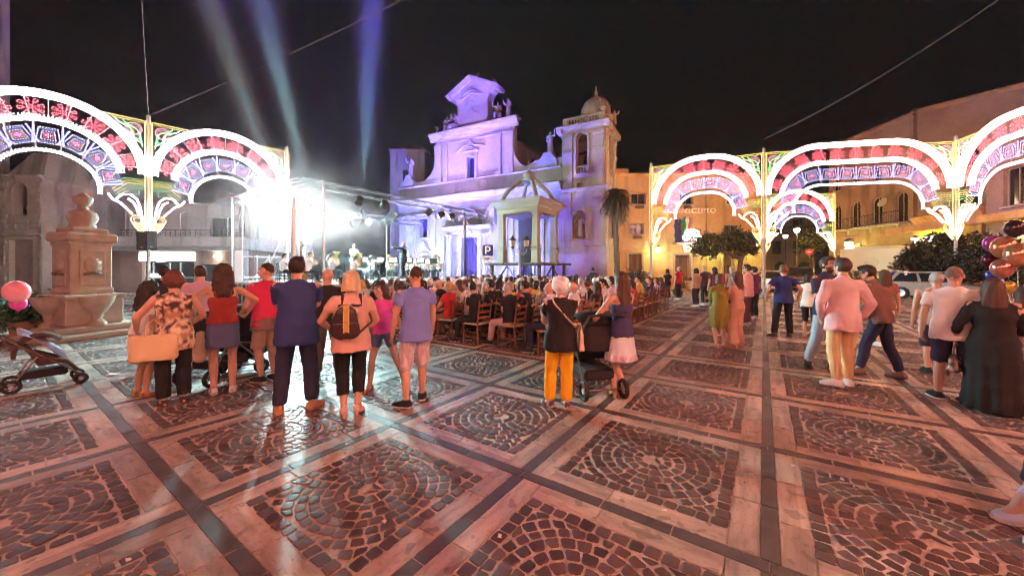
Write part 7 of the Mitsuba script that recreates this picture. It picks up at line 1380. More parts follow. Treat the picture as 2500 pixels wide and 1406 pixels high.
who('navy_back_man', g2(1913, 824), .25, 'man in a navy shirt and black trousers walking away towards the cars', H=1.72, skin=SKL, hair=('short', (.14, .07, .04)), top=dict(color=(.02, .03, .12), loose=1.08), bottom=dict(color=(.013, .012, .014), fit=1.1), shoes=dict(color=(.03, .025, .025), sole=(.5, .45, .42)), feet=[(-.2, -.05, .6), (.14, .05, -.1)], hands=[(-.33, .1, .95), (.3, .05, .95)], seed=18)
who('white_top_woman', g2(1975, 822), -.3, 'woman in a white top and black cropped trousers beyond the man in light jeans', H=1.52, sex='f', skin=SKM, hair=('bob', BLK), top=dict(kind='sleeveless', color=(.66, .58, .52), sleeve=.1), bottom=dict(kind='capri', color=(.015, .014, .015), end=1.2), shoes=dict(color=(.3, .2, .16)), seed=19)
who('jeans_man', g2(2018, 900), -2.3, 'bearded man in a dark navy shirt and pale jeans with one hand raised', H=1.83, skin=SKM, fat=1.05, hair=('beard', DKB), top=dict(kind='shirt', color=(.025, .024, .05), sleeve=.9), bottom=dict(color=(.3, .32, .38), fit=1.05), shoes=dict(kind='shoe', color=(.014, .012, .012), sole=(.03, .03, .03)), feet=[(-.1, .02, .3), (.16, -.16, -.7)], hands=[(-.2, .2, .92), (.16, .32, 1.2)], head=(.2, 0, 0), seed=20)
who('pink_shirt_man', g2(2058, 944), .45, 'man in a pale pink long-sleeved shirt, cream trousers and white trainers', H=1.78, skin=SKL, hair=('short', DKB), top=dict(kind='shirt', color=(.58, .36, .36), sleeve=1.85, hem=-.17, loose=1.08, wrinkle=.013), bottom=dict(color=(.62, .4, .2), fit=1.02), shoes=dict(color=(.68, .62, .58), sole=(.7, .66, .62)), feet=[(-.06, .0, 1.0), (.1, .1, .2)], hands=[(-.2, .1, .9), (.24, .08, .9)], poles=[(-.8, -1, 0), (.8, -1, 0)], head=(.3, 0, 0), seed=21)
who('jumper_man', g2(2128, 916), 1.35, 'man with glasses in a brown jumper and navy trousers leaning forward', H=1.7, skin=SKL, hair=('short', BLK), top=dict(kind='jumper', color=(.13, .075, .055), sleeve=1.9), bottom=dict(color=(.02, .022, .05), fit=.98), shoes=dict(kind='shoe', color=(.16, .08, .05), sole=(.06, .04, .03)), lean=.2, hip=(0, -.1), feet=[(-.1, .12, .2), (.1, -.3, -.3)], hands=[(-.2, .15, .95), (.2, .1, .95)], head=(0, .05, 0), seed=22)
who('white_shorts_woman', g2(2160, 846), .4, 'person in white shorts and white trainers behind the man in the brown jumper', H=1.6, sex='f', skin=SKL, hair=('long', BRN), top=dict(color=(.2, .1, .07)), bottom=dict(kind='shorts', color=(.68, .58, .5), end=.5), shoes=dict(color=(.7, .64, .6)), seed=23)
who('vest_man', g2(2286, 912), .2, 'stocky balding man in a grey sleeveless vest and dark shorts', H=1.58, fat=1.15, skin=SKM, hair=('buzz', GRY), top=dict(kind='sleeveless', color=(.3, .27, .25), sleeve=.1), bottom=dict(kind='shorts', color=(.025, .025, .04), end=1.05), shoes=dict(color=(.02, .02, .02), sole=(.03, .03, .03)), seed=24)
who('white_tee_man', g2(2330, 980), -.05, 'balding man in a white shirt and navy shorts beside the woman in black', H=1.66, fat=1.18, skin=SKL, hair=('buzz', (.16, .1, .07)), top=dict(color=(.72, .6, .54), sleeve=.6, hem=-.13), bottom=dict(kind='shorts', color=(.024, .022, .045), end=.97), shoes=dict(color=(.02, .02, .024), sole=(.7, .66, .62)), feet=[(-.14, .02, .55), (.12, -.06, .45)], hands=[(-.29, .08, .85), (.34, .28, .98)], seed=25)
who('black_dress_woman', g2(2424, 1006), .15, 'woman with long dark hair in a floor-length black dress carrying a handbag', H=1.5, sex='f', fat=1.22, skin=SKL, hair=('verylong', (.05, .022, .014)), top=dict(kind='dress', color=(.012, .011, .011), sleeve=1.6, len=.035, flare=.04, hem=-.1, name='black_dress', wrinkle=.022), bottom=dict(kind='none'), shoes=dict(kind='shoe', color=(.02, .02, .02)), hands=[(-.3, .12, .92), (.22, .25, .95)], seed=26)
who('edge_child', g2(2500, 930), .2, 'child in a red top cut off by the picture edge behind the woman in black', H=1.35, sex='f', skin=SKL, hair=('mid', BRN), top=dict(color=(.5, .05, .1)), bottom=dict(color=(.3, .25, .22)), seed=27, chest=0)
who('far_blue_man', at(2184, 690, 20.5)[:2], .2, 'distant man in a dark blue shirt standing before the truck', H=1.75, skin=SKM, hair=('buzz', BLK), top=dict(color=(.03, .04, .14)), bottom=dict(color=(.02, .02, .025)), seed=28, lod=1)
who('far_white_man', at(2212, 690, 20.0)[:2], -.5, 'distant man in a white shirt and white shoes standing before the truck', H=1.75, skin=SKM, hair=('short', BLK), top=dict(color=(.66, .6, .58), sleeve=1.7, kind='shirt'), bottom=dict(color=(.03, .02, .02)), shoes=dict(color=(.7, .65, .6)), seed=29, lod=1, hands=[(-.2, .25, 1.0), (.2, .28, 1.0)])
who('red_far_man', at(1657, 690, 19.0)[:2], .9, 'man in a dark red shirt standing behind the seated crowd before the main door', H=1.78, skin=SKL, fat=1.1, hair=('bald', GRY), top=dict(color=(.4, .02, .03)), bottom=dict(color=(.03, .025, .03)), seed=30, lod=1)
who('black_far_woman', at(1630, 690, 19.2)[:2], .5, 'dark-haired woman in black standing next to the man in dark red', H=1.62, sex='f', skin=SKL, hair=('bob', BLK), top=dict(color=(.02, .018, .02)), bottom=dict(color=(.03, .03, .03)), seed=31, lod=1)
for i, (px, Y, H, hr, c, l) in enumerate(((1700, 15.5, 1.66, ('bob', BLK), (.45, .28, .2), 'woman in a beige blouse standing at the back of the seated crowd'), (1722, 16.2, 1.78, ('short', (.3, .2, .14)), (.07, .04, .05), 'man in a dark shirt standing at the back of the seated crowd'), (1745, 14.8, 1.7, ('long', BLK), (.12, .03, .05), 'long-haired woman in maroon behind the olive dress'), (1786, 15.5, 1.72, ('short', GRY), (.3, .2, .18), 'grey-haired man in tan behind the olive dress and jumpsuit'), (1838, 18.5, 1.74, ('short', BLK), (.05, .04, .05), 'man in dark clothes by the white car'), (1448, 21.0, 1.7, ('short', BLK), (.03, .025, .03), 'dark-haired person standing below the bell tower'))):
    q = at(px, 690, Y)[:2]; who(f'back{i}', q, .9 - .2 * i, l, H=H, sex='f' if 'woman' in l else 'm', skin=SKL, hair=hr, top=dict(color=c), bottom=dict(color=(.03, .028, .03)), seed=40 + i, lod=1)
who('sneaker_man', (3.76, 2.22), 1.571, 'person whose white and blue trainers step into the lower corner of the picture', H=1.75, skin=SKL, hair=('short', DKB), top=dict(color=(.1, .1, .15)), bottom=dict(color=(.03, .03, .05), end=1.85), shoes=dict(color=(.42, .48, .62), sole=(.62, .55, .44)), feet=[(-.12, .78, .1), (.07, .58, -.15)], hip=(0, .06), seed=33)

# ---------------------------------------------------------------- things they carry
def tilted(fr_o, R, m): m = tm(m).copy(); m.vertices = np.asarray(m.vertices) @ R.T + fr_o; return m
o = ground_at(376, 970) * [1, 1, 0]; o = A3(*(at(376, 800, 4.16)[:2]), 0); R = rotz(.5)
tb = thing('tote_bag', 'large beige tote bag hanging from the arm of the woman in the patterned blouse', 'bag')
add(tb, 'body', tilted(o, R, tm(smooth_solid(hull(np.array([[s * .2, y * .055, .56] for s in (-1, 1) for y in (-1, 1)]), np.array([[s * .215, y * .03, .85] for s in (-1, 1) for y in (-1, 1)])), .05, 3))), 'cloth', (.58, .42, .24), smooth=True)
for y in (-.03, .03): add(tb, 'handle', tilted(o, R, tube([(-.07, y, .83), (-.06, y * .6, .96), (0, y * .2, 1.03), (.06, y * .6, .96), (.07, y, .83)], .009, 5)), 'cloth', (.55, .4, .24))
o = A3(*at(486, 860, 4.75)[:2], 0); sb3 = thing('shopping_bag', 'crumpled cream plastic bag hanging on the black stroller', 'bag'); m = smooth_solid(hull(bl(A3(0, 0, .5), A3(.1, .06, .12), _S2), bl(A3(.02, 0, .75), A3(.05, .03, .04))), .03, 2); m = displaced(m, .02, (14, 14, 14), 4); add(sb3, 'body', tilted(o, np.eye(3), m), 'cloth', (.64, .46, .32), smooth=True)
def backpack(info):
    Rz, s, W_ = info['Rz'], info['s'], info['W']; c = info['Pc'] + info['up'] * .22 * s - info['fw'] * .2 * s - info['rt'] * .06; key = thing('backpack', 'small dark brown backpack with a striped centre band worn by the blonde woman', 'backpack'); R = Rz @ np.stack([info['rt'], info['fw'], info['up']], 1); P_ = lambda m: tilted(W_(c), R, m)
    sh = smooth_solid(hull(bl(A3(0, 0, -.1), A3(.14, .06, .09), _S2), bl(A3(0, .0, .1), A3(.1, .05, .09), _S2)), .03, 2); add(key, 'body', P_(sh), 'gloss', (.035, .018, .016), smooth=True)
    for i, (x, cc, w) in enumerate(((-.024, (.55, .42, .3), .006), (-.012, (.5, .27, .03), .006), (0, (.5, .27, .03), .006), (.012, (.5, .27, .03), .006), (.024, (.55, .42, .3), .006))):
        t = np.linspace(-.98, .98, 20); y = np.where(True, -.066 * np.sqrt(np.clip(1 - (t * .93) ** 2, .0, 1)) - .002, 0); z = .185 * t; xs = np.full(20, x); V_ = np.vstack([np.stack([xs - w, y, z], 1), np.stack([xs + w, y, z], 1)]); j = np.arange(19); add(key, 'band', P_(trimesh.Trimesh(V_, np.vstack([np.stack([j, j + 20, j + 21], 1), np.stack([j, j + 21, j + 1], 1)]), process=False)), 'cloth', cc)
    add(key, 'zip', P_(tube([(.13 * math.cos(a), -.035, .02 + .16 * math.sin(a)) for a in np.linspace(.2, 2.94, 14)], .005, 5)), 'metal', (.5, .36, .2)); add(key, 'pocket_zip', P_(tube([(-.12, -.052, -.01), (0, -.07, -.005), (.12, -.052, -.01)], .004, 5)), 'metal', (.5, .36, .2))
    for k, sg in ((0, -1), (1, 1)):
        a = info['sh'][k] - info['rts'] * sg * .085 * s; L_ = [c + info['rt'] * sg * .06 + info['up'] * .17 + info['fw'] * .02, a - info['fw'] * .105 * s - info['up'] * .08 * s, a + info['up'] * .045 * s - info['fw'] * .05 * s, a + info['fw'] * .07 * s + info['up'] * .01, a + info['fw'] * .13 * s - info['up'] * .15 * s]
        t = np.array([W_(p) for p in L_]); add(key, 'strap', tube(t, .017, 6), 'gloss', (.035, .018, .016), smooth=True)
        b = [c + info['rt'] * sg * .12 - info['up'] * .13, info['Pc'] + info['rt'] * sg * .225 * s + info['up'] * (.2 if sg > 0 else .1) * s - info['fw'] * .06 * s, info['Pc'] + info['rt'] * sg * .2 * s + info['up'] * .3 * s + info['fw'] * .1 * s]; add(key, 'lower_strap', tube(np.array([W_(p) for p in b]), .011, 5), 'gloss', (.035, .018, .016))
backpack(W['backpack_woman'])
def sling(info, label, side, col, drop, strap_front=.125):
    s, W_ = info['s'], info['W']; key = thing('shoulder_bag', label, 'bag'); up, rt, fw, Pc = info['up'], info['rt'], info['fw'], info['Pc']; c = Pc + rt * side * .26 * s + up * drop * s - fw * .05 * s
    R = info['Rz'] @ np.stack([fw, -rt * side, up], 1); m = smooth_solid(hull(np.array([[x * .12, y * .03, -.11] for x in (-1, 1) for y in (-1, 1)]), np.array([[x * .08, y * .02, .1] for x in (-1, 1) for y in (-1, 1)]), np.array([[x * .015, 0, .2] for x in (-1, 1)])), .04, 2); add(key, 'body', tilted(W_(c), R, m), 'gloss', col, smooth=True)
    p = [c + up * .19, Pc + rt * side * .15 * s + up * .2 * s - fw * .15 * s, Pc - rt * side * .0 * s + up * .36 * s - fw * .145 * s, Pc - rt * side * .09 * s + up * .47 * s - fw * .1 * s, Pc - rt * side * .11 * s + up * .525 * s - fw * .02 * s, Pc - rt * side * .06 * s + up * .42 * s + fw * .14 * s]
    add(key, 'strap', tube(np.array([W_(q) for q in p]), .011, 5), 'gloss', col, smooth=True); return key
sling(W['yellow_woman'], 'pale cream shoulder bag slung across the white-haired woman', 1, (.6, .42, .3), -.02)
I = W['black_dress_woman']; hb = thing('handbag', 'dark patterned handbag hanging from the hand of the woman in black', 'bag'); c = I['W'](I['wr'][0]) - [0, 0, .3]; add(hb, 'body', tilted(c, rotz(.5), smooth_solid(hull(np.array([[x * .13, y * .05, -.1] for x in (-1, 1) for y in (-1, 1)]), np.array([[x * .1, y * .03, .1] for x in (-1, 1) for y in (-1, 1)])), .04, 2)), 'gloss', lambda v: np.where((meshkit.noise(v * 40, 2) > .6)[:, None], A3(.35, .25, .2), A3(.03, .02, .018)), smooth=True); add(hb, 'handle', tilted(c, rotz(.5), tube([(-.07, 0, .09), (-.04, 0, .22), (.04, 0, .22), (.07, 0, .09)], .008, 5)), 'gloss', (.03, .02, .018))
for nm, l in (('jumper_man', 'dark-rimmed glasses of the man in the brown jumper'), ('glasses_man', 'glasses of the man in the pink shirt behind the jumpsuit')):
    I = W[nm]; key = thing('glasses', l, 'glasses'); R = I['Rz'] @ I['Rh'] * I['hs']; add(key, 'frame', tilted(I['W'](I['hc']), R, cat([tube([(k * .033 + .024 * math.cos(t), .094, .01 + .018 * math.sin(t)) for t in np.linspace(0, 6.28, 12)], .003, 4) for k in (-1, 1)] + [bar((k * .057, .092, .014), (k * .078, -.01, .01), .003, 4) for k in (-1, 1)])), 'gloss', (.03, .015, .012))
wn_ = W['red_man']; wp_ = thing('waist_bag', 'grey jumper tied round the waist of the man in the red shirt', 'clothing'); I = wn_; add(wp_, 'cloth', tilted(I['W'](I['Pc'] + I['up'] * -.06), I['Rz'], displaced(smooth_solid(hull(ring_pts((0, 0, -.1), .215, .17, A3(1, 0, 0), A3(0, 1, 0)), ring_pts((0, 0, .07), .2, .16, A3(1, 0, 0), A3(0, 1, 0))), .04, 2), .012, (12, 12, 20))), 'cloth', (.15, .09, .085), smooth=True)

# ---------------------------------------------------------------- strollers
def stroller(p, yaw, label, fab, hood=(.05, .03, .025), blanket=None, scale=1.0):
    key = thing('stroller', label, 'stroller'); M = np.asarray(pose_matrix(p[0], p[1], 0, yaw, scale).matrix); Q = lambda m: move(tm(m), M); fr_ = (.05, .035, .03)     # handle at -y, pushed towards +y
    for s in (-1, 1):
        add(key, 'side_frame', Q(cat([tube([(s * .22, -.48, 1.0), (s * .23, -.3, .82), (s * .24, .38, .2)], .014, 6), tube([(s * .24, -.1, .6), (s * .25, -.36, .16)], .013, 6), tube([(s * .22, -.05, .55), (s * .22, .28, .48)], .012, 6)])), 'metal', (.25, .2, .19), smooth=60)
        for y, r_ in ((.4, .1), (-.38, .12)):
            for o in ((-.035, .035) if y > 0 else (0,)):
                w = trimesh.creation.torus(r_ * .78, r_ * .22, major_sections=20, minor_sections=7); w.apply_transform(trimesh.transformations.rotation_matrix(np.pi / 2, [0, 1, 0])); w.apply_translation((s * .25 + o, y, r_)); k = add(key, 'wheel', Q(w), 'matte', (.02, .017, .016), smooth=True)
                hb_ = trimesh.creation.cylinder(r_ * .3, .03, sections=10); hb_.apply_transform(trimesh.transformations.rotation_matrix(np.pi / 2, [0, 1, 0])); hb_.apply_translation((s * .25 + o, y, r_)); add(k, 'hub', Q(hb_), 'gloss', (.3, .27, .25)); add(k, 'spoke', Q(cat([bar((s * .25 + o, y, r_), (s * .25 + o, y + r_ * .7 * math.cos(t), r_ + r_ * .7 * math.sin(t)), .008, 4) for t in np.arange(5) * 1.257])), 'gloss', (.1, .09, .08), kind='stuff')
    add(key, 'handle', Q(tube([(-.22, -.48, 1.0), (-.1, -.52, 1.02), (.1, -.52, 1.02), (.22, -.48, 1.0)], .018, 6)), 'matte', (.02, .02, .02))
    seat_ = union([hull(*[bl(A3(x, y, z), .035) for x in (-.18, .18) for y, z in ((-.22, .78), (-.08, .45))]), hull(*[bl(A3(x, y, z), .035) for x in (-.18, .18) for y, z in ((-.08, .45), (.22, .46))]), hull(*[bl(A3(x, y, z), .03) for x in (-.17, .17) for y, z in ((.22, .46), (.36, .26))]), hull(*[bl(A3(-.2, y, z), .025) for y, z in ((-.2, .7), (.15, .5), (-.05, .46))]), hull(*[bl(A3(.2, y, z), .025) for y, z in ((-.2, .7), (.15, .5), (-.05, .46))])])
    add(key, 'seat', Q(smooth_solid(seat_, .05, 4)), 'cloth', fab, smooth=True)
    E_ = []; n = 9
    for a in np.linspace(.75, 3.3, 8):
        E_.append([(x_ * .235, -.06 + .33 * math.cos(a) * math.sqrt(1 - .3 * x_ ** 4), .64 + .37 * math.sin(a) * math.sqrt(1 - .3 * x_ ** 4)) for x_ in np.linspace(-1, 1, n)])
    V_ = np.array(E_).reshape(-1, 3); Fq = np.array([[i * n + j, i * n + j + 1, (i + 1) * n + j + 1, (i + 1) * n + j] for i in range(7) for j in range(n - 1)]); m = trimesh.Trimesh(np.vstack([V_, V_ * 1.0 + [0, 0, -.012]]), np.vstack([Fq[:, [0, 1, 2]], Fq[:, [0, 2, 3]], (Fq + len(V_))[:, [2, 1, 0]], (Fq + len(V_))[:, [3, 2, 0]]]), process=False); add(key, 'hood', Q(m), 'cloth', hood, smooth=True)
    add(key, 'basket', Q(rbox(-.2, .2, -.3, .25, .2, .33, .03)), 'cloth', (.02, .018, .018)); add(key, 'axle', Q(cat([bar((-.25, -.38, .12), (.25, -.38, .12), .012, 6), bar((-.25, .38, .2), (.25, .38, .2), .012, 6)])), 'metal', (.2, .18, .17))
    if blanket is not None:
        u_ = np.linspace(-1, 1, 12); V_ = [(x_ * .25 + .02 * math.sin(t * 3), -.32 + .55 * t, 1.1 - .5 * t ** 1.3 + .03 * math.sin(x_ * 7 + t * 5) - .1 * x_ * x_) for t in np.linspace(0, 1, 10) for x_ in u_]; Fq = np.array([[i * 12 + j, i * 12 + j + 1, (i + 1) * 12 + j + 1, (i + 1) * 12 + j] for i in range(9) for j in range(11)]); b_ = thing('blanket', 'grey-lilac blanket draped over the hood of the stroller by the fountain', 'blanket'); add(b_, 'cloth', Q(trimesh.Trimesh(V_, np.vstack([Fq[:, [0, 1, 2]], Fq[:, [0, 2, 3]]]), process=False)), 'cloth', blanket, smooth=True)
    return key
stroller(at(112, 900, 5.0)[:2], -.62, 'brown empty stroller standing alone by the fountain', (.07, .04, .03), (.06, .035, .028), (.22, .2, .28), .74)
stroller(at(545, 900, 5.35)[:2], -.2, 'black stroller pushed by the woman in the rust camisole', (.02, .017, .018), (.025, .02, .02))
stroller(at(615, 880, 6.0)[:2], .3, 'dark stroller behind the denim skirt, before the man in the red shirt', (.05, .035, .03), (.03, .025, .024))
stroller(at(1442, 900, 4.85)[:2], .2, 'tall black stroller between the white-haired woman and the girl in the white skirt', (.015, .013, .013), (.02, .016, .016), scale=1.04)
# ---------------------------------------------------------------- chairs and the seated audience
def chair_kit(seat_c=(.42, .28, .14), wood=(.13, .05, .024)):
    k = Kit()
    for s in (-1, 1):
        k.add('rear_leg', tube([(s * .19, -.2, 0), (s * .19, -.18, .44), (s * .195, -.26, .95)], [.018, .019, .016], 6), 'gloss', wood); k.add('front_leg', tube([(s * .21, .2, 0), (s * .21, .19, .46)], [.016, .019], 6), 'gloss', wood)
        for z in (.16, .28): k.add('side_stretcher', bar((s * .2, -.19, z), (s * .21, .195, z), .009, 5), 'gloss', wood)
    k.add('seat', rbox(-.225, .225, -.2, .23, .425, .455, .012), 'matte', seat_c)
    for z in (.2, .3): k.add('front_stretcher', bar((-.21, .195, z), (.21, .195, z), .009, 5), 'gloss', wood)
    for i, z in enumerate((.58, .7, .84)): k.add('back_slat', tm(hull(np.array([[s * .19, -.205 - .075 * (z - .44) / .5 - .0 + d, z + q] for s in (-1, 1) for d in (0, .012) for q in (-.025, .025)]), np.array([[0, -.235 - .075 * (z - .44) / .5 + d, z + q] for d in (0, .012) for q in (-.022, .035)]))), 'gloss', wood)
    return k
CK = [chair_kit(), chair_kit((.5, .4, .26), (.17, .07, .03)), chair_kit((.3, .18, .09), (.09, .035, .02))]
ORD = ['first', 'second', 'third', 'fourth', 'fifth', 'sixth', 'seventh', 'eighth', 'ninth', 'tenth', 'eleventh', 'twelfth', 'thirteenth', 'fourteenth', 'fifteenth', 'sixteenth']
TOPS = [('white', (.66, .6, .58)), ('black', (.016, .015, .016)), ('navy', (.025, .03, .09)), ('red', (.42, .03, .03)), ('lilac', (.5, .4, .52)), ('orange', (.6, .2, .05)), ('beige', (.5, .34, .24)), ('pink', (.58, .26, .26)), ('grey', (.2, .18, .18)), ('pale blue', (.3, .34, .5)), ('maroon', (.16, .03, .04)), ('yellow', (.55, .35, .05))]
TW = np.array([18, 20, 10, 3, 6, 2, 8, 5, 8, 5, 6, 1.]); TW /= TW.sum()
HAIRS = [('short black hair', ('short', BLK), 'm'), ('short brown hair', ('short', BRN), 'm'), ('grey hair', ('grey', GRY), 'm'), ('a bald head', ('bald', GRY), 'm'), ('cropped hair', ('buzz', DKB), 'm'), ('long dark hair', ('long', DKB), 'f'), ('bobbed dark hair', ('bob', BLK), 'f'), ('blonde bob', ('bob', (.42, .27, .13)), 'f'), ('white puffed hair', ('puff', (.6, .55, .52)), 'f'), ('auburn hair', ('puff', AUB), 'f'), ('shoulder-length brown hair', ('mid', BRN), 'f')]
C0 = np.array([.72, 6.95]); rc = np.random.default_rng(42); FACE = TH
def seated(xy, yaw, label, group, seed, tn, hr, sex, r, lod, seat=.455, dz=0.0, hands=None, bottom=None, sleeve=None, head=None, top=None):
    bc = [(.02, .02, .025), (.03, .035, .07), (.2, .16, .13), (.45, .36, .33), (.06, .04, .03)][r.integers(5)]
    lg = r.uniform(-.05, .08)
    return place_person(xy, yaw, label, group, H=(1.76 if sex == 'm' else 1.63) * r.uniform(.96, 1.04), dz=dz, sex=sex, fat=r.uniform(.95, 1.18), skin=[SKL, SKM, SKL][r.integers(3)], hair=hr, seat=seat, lod=lod, eyes=False,
        feet=[(-.12 - r.uniform(0, .06), .4 + lg, .15), (.12 + r.uniform(0, .06), .42 - lg, -.15)], hands=hands or ([(-.12, .34, .68), (.12, .34, .68)] if r.random() < .6 else [(.08, .24, .86), (-.08, .26, .89)]), poles=[(-1, -.6, -.4), (1, -.6, -.4)], lean=r.uniform(-.06, .16), roll=r.normal(0, .04), head=head or (r.normal(0, .35), r.uniform(-.1, .2), r.normal(0, .06)),
        top=top or dict(color=tn, sleeve=sleeve if sleeve is not None else (.1 if sex == 'f' and r.random() < .4 else .55), kind='tee', hem=-.05), bottom=bottom or dict(color=bc, end=1.9 if r.random() < .7 else .95, kind='trousers'), shoes=dict(color=[(.02, .02, .02), (.6, .55, .5), (.2, .1, .06)][r.integers(3)]), seed=seed)
special = {(0, 0): ('lilac', 'a bald head', dict(kind='shirt', color=(.5, .4, .52), sleeve=1.6, hem=-.05), (.02, .02, .04)), (0, 1): ('black', 'grey hair', None, (.5, .33, .33)), (0, 2): ('black', 'short black hair', None, (.02, .02, .022)), (1, 2): ('black', 'short black hair', None, (.02, .02, .022)), (0, 3): ('red', 'blonde bob', None, (.2, .12, .1)), (0, 4): ('white', 'short black hair', None, (.02, .02, .022)), (0, 5): ('orange', 'long dark hair', None, (.02, .02, .03)), (1, 0): ('red', 'white puffed hair', None, (.02, .02, .03)), (1, 1): ('black', 'short black hair', None, (.02, .02, .03)), (2, 0): ('white', 'a bald head', None, (.02, .02, .03)), (5, 0): ('white', 'short black hair', None, (.1, .1, .2)), (6, 0): ('lilac', 'short black hair', None, (.03, .03, .05)), (7, 0): ('beige', 'auburn hair', None, (.05, .03, .03)), (9, 0): ('red', 'long dark hair', None, (.03, .02, .02)), (4, 0): ('black', 'long dark hair', None, (.1, .05, .05))}
TD, HD = dict(TOPS), {h[0]: h for h in HAIRS}
for b in range(9):
    for a in range(16 if b < 7 else 13):
        p = C0 + U * (.6 * a + rc.normal(0, .04)) + V * (.86 * b + rc.normal(0, .05)); yaw = FACE + rc.normal(0, .08); near = a < 3 or b == 0
        ck = thing('chair', f'wooden ladder-back chair in the {ORD[b]} row from the back, {ORD[a]} from the near end', 'chair', 'chairs of the seated audience')
        CK[rc.integers(3)].place(ck, pose_matrix(p[0], p[1], 0, yaw))
        empty = (b == 0 and a in (3, 8, 11)) or (rc.random() < .03 and (a, b) not in special)
        ti, hi = rc.choice(len(TOPS), p=TW), rc.integers(len(HAIRS)); tn, tc = TOPS[ti]; hn, hr, sx = HAIRS[hi]; bot = None; tp = None
        if (a, b) in special: tn, hn, tp, bcx = special[(a, b)]; tc = TD[tn]; _, hr, sx = HD[hn]; bot = dict(color=bcx)
        if empty: continue
        seated(p + U * 0 + V * .02, yaw + rc.normal(0, .12), f'listener with {hn} in {tn}, {ORD[b]} row from back, {ORD[a]} from near end', 'seated audience', 1000 + b * 20 + a, tc, hr, sx, rc, 0 if near else 1, bottom=bot, top=tp)
# ---------------------------------------------------------------- the band on the stage
wt = (.66, .66, .64); bk = (.02, .02, .022); PLAY = [(-.06, .27, 1.18), (.07, .24, 1.1)]
SEATS = [(u, v) for v, us in ((1.7, (.9, 2.0, 3.1, 6.6, 7.7, 8.8)), (3.0, (.5, 1.6, 2.7, 3.8, 5.0, 6.2, 7.3, 8.4, 9.4)), (4.3, (1.0, 2.2, 3.4, 7.4, 8.6))) for u in us]
mr = np.random.default_rng(9); MK = chair_kit((.03, .03, .03), (.04, .035, .035))
for i, (u, v) in enumerate(SEATS):
    p = sp(u, v)[:2]; d = sp(4.85, .2)[:2] - p; yaw = math.atan2(-d[0], d[1]); h = HAIRS[[0, 1, 2, 3, 4, 5, 6, 0, 1, 10][mr.integers(10)]]; k = ['trumpet', 'clarinet', 'horn'][i % 3]
    rown = {1.7: 'front', 3.0: 'middle', 4.3: 'rear'}[v]; n_ = [x_ for x_ in SEATS if x_[1] == v].index((u, v))
    ck = thing('band_chair', f'black chair of the {ORD[n_]} player in the {rown} row of the band', 'chair', 'chairs of the band'); MK.place(ck, pose_matrix(p[0], p[1], STZ, yaw))
    key, I = seated(p, yaw, f'band player in white shirt with {h[0]}, {ORD[n_]} in the {rown} row on stage', 'band players on the stage', 3000 + i, wt, h[1], h[2], mr, 1, dz=STZ, hands=[(-.06, .27, .98), (.07, .3, .9)], bottom=dict(color=bk), head=(0, .05, 0))
    w = I['W']((I['wr'][0] + I['wr'][1]) / 2 + I['fw'] * .06 + I['up'] * .02); brass(w, yaw, f'{k} held by the {ORD[n_]} player of the {rown} row', k)
    f = np.array([-math.sin(yaw), math.cos(yaw)]); q = p + f * .78; music_stand([*q, STZ], yaw + math.pi if False else yaw + math.pi, f'black music stand before the {ORD[n_]} player of the {rown} row')
c = sp(4.85, .1)[:2]; d = sp(1.5, 4.0)[:2] - c; yaw = math.atan2(-d[0], d[1])
place_person(c, yaw, 'conductor in black with one arm stretched out towards the band', H=1.78, dz=STZ + .22, skin=SKL, hair=('grey', (.4, .38, .36)), top=dict(kind='shirt', color=(.012, .012, .013), sleeve=1.75, hem=-.2), bottom=dict(color=(.012, .012, .013)), shoes=dict(color=(.02, .02, .02), sole=(.02, .02, .02)), hands=[(-.2, .66, 1.42), (.28, .3, 1.3)], poles=[(-1, -.2, -.5), (1, -.3, -.5)], seed=90, lod=0)
c = sp(5.6, 5.7)[:2]; d = sp(4.85, .2)[:2] - c
place_person(c, math.atan2(-d[0], d[1]), 'percussionist in a white shirt standing behind the drums', H=1.8, dz=STZ + .35, skin=SKL, hair=('short', GRY), top=dict(color=wt), bottom=dict(color=bk), hands=[(-.3, .35, 1.0), (.3, .35, 1.0)], seed=91, lod=1)
rz = thing('riser', 'low riser under the percussionist', 'riser'); add(rz, 'deck', SP_(rbox(4.7, 6.6, 5.2, 6.3, STZ, STZ + .35, .02)), 'matte', (.05, .05, .05))
c = sp(1.15, 2.7)[:2]; place_person(c, -1.2, 'bass player in white behind the tall double bass', H=1.75, dz=STZ, skin=SKL, hair=('short', BLK), top=dict(color=wt), bottom=dict(color=bk), seed=92, lod=1, hands=[(-.2, .3, 1.4), (.2, .3, 1.0)])
# ---------------------------------------------------------------- the smoky night air
SMOKE = .17
def mikit_np(L): return np.clip((L - 1.5) / 2.0, 0, 1) * np.clip(1.25 - L / 34.0, 0, 1)
scene['night_air'] = {'type': 'homogeneous', 'albedo': 0.95, 'sigma_t': HAZE}
scene['haze'] = {'type': 'cube', 'to_world': T().translate([0, 55, 16]).scale([158, 122, 17.2]), 'bsdf': {'type': 'null'}, 'interior': {'type': 'ref', 'id': 'night_air'}}
labels['haze'] = {'kind': 'stuff'}
scene['camera']['medium'] = {'type': 'ref', 'id': 'night_air'}
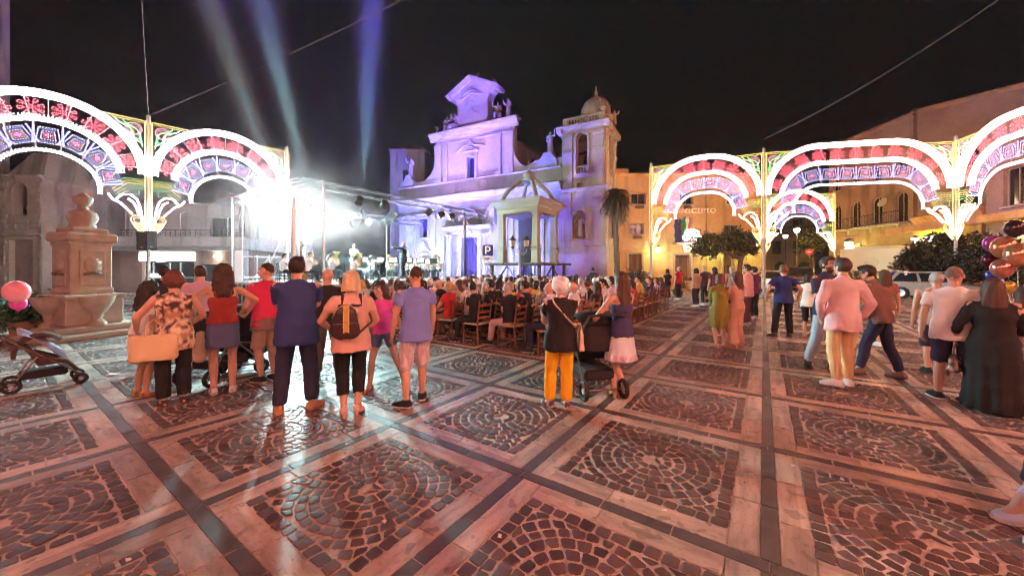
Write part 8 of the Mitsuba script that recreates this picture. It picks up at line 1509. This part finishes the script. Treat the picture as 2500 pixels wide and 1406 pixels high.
# one smoke grid, thickened round floodlights for glare and into cones where beams run
lo, hi, stp = A3(-31, 11.5, .02), A3(3, 41, 31.5), .45
nx, ny, nz = [int(round(q)) for q in (hi - lo) / stp]
gz, gy, gx = np.meshgrid(*[lo[k] + (np.arange(m_) + .5) * (hi[k] - lo[k]) / m_ for k, m_ in ((2, nz), (1, ny), (0, nx))], indexing='ij')
Gp = np.stack([gx, gy, gz], -1); c = sp(1.9, 5.9, 4.6); dd = Gp - c; du = dd[..., :2] @ U; dv = dd[..., :2] @ V
wisp = meshkit.fbm(Gp * A3(.35, .35, .5), 3, 8)
den = HAZE + SMOKE * (np.exp(-(du / 2.4) ** 2 - (dv / 1.6) ** 2 - (dd[..., 2] / 1.3) ** 2) + .8 * np.exp(-((Gp - at(742, 508, 14.8)) ** 2).sum(-1) / 1.7) + .9 * sum(np.exp(-((Gp - sp(u_, 6.0, 4.6)) ** 2).sum(-1) / .8) for u_ in (5.05, 7.0))) * (.5 + wisp) + SMOKE * .05 * np.exp(-(du / 9) ** 2 - (dv / 5.0) ** 2 - ((Gp[..., 2] - 3.0) / 3.5) ** 2) * (.4 + 1.2 * wisp)  # dense puffs at the lamps also stand for lens bloom
for p, d in BEAMS:
    q = Gp - p; L = q @ d; r2 = (q ** 2).sum(-1) - L ** 2; R = np.maximum(L, .1) * math.tan(math.radians(2.9)) + .35
    den = den + .22 * np.exp(-r2 / (R * .66) ** 2) * mikit_np(L)  # cone of extra smoke added so the beam shows
den = den + .0022 * np.exp(-((Gp - A3(-12, 22, 9)) ** 2 / A3(11, 9, 9) ** 2).sum(-1))
edge = np.minimum.reduce([gx - lo[0], hi[0] - gx, gy - lo[1], hi[1] - gy, hi[2] - gz]); den = HAZE + (den - HAZE) * np.clip(edge / 2.0, 0, 1)
scene['smoky_air'] = {'type': 'heterogeneous', 'albedo': .97, 'sigma_t': {'type': 'gridvolume', 'grid': mi.VolumeGrid(np.ascontiguousarray(den[..., None].astype(np.float32))), 'to_world': T().translate(list(lo)).scale(list(hi - lo))}}
scene['stage_smoke'] = {'type': 'cube', 'to_world': T().translate(list((lo + hi) / 2)).scale(list((hi - lo) / 2)), 'bsdf': {'type': 'null'}, 'interior': {'type': 'ref', 'id': 'smoky_air'}, 'exterior': {'type': 'ref', 'id': 'night_air'}}
labels['stage_smoke'] = {'kind': 'stuff', 'label': 'pale smoke thickened round the stage floodlights for glare and shaped into three teal beams', 'category': 'smoke'}
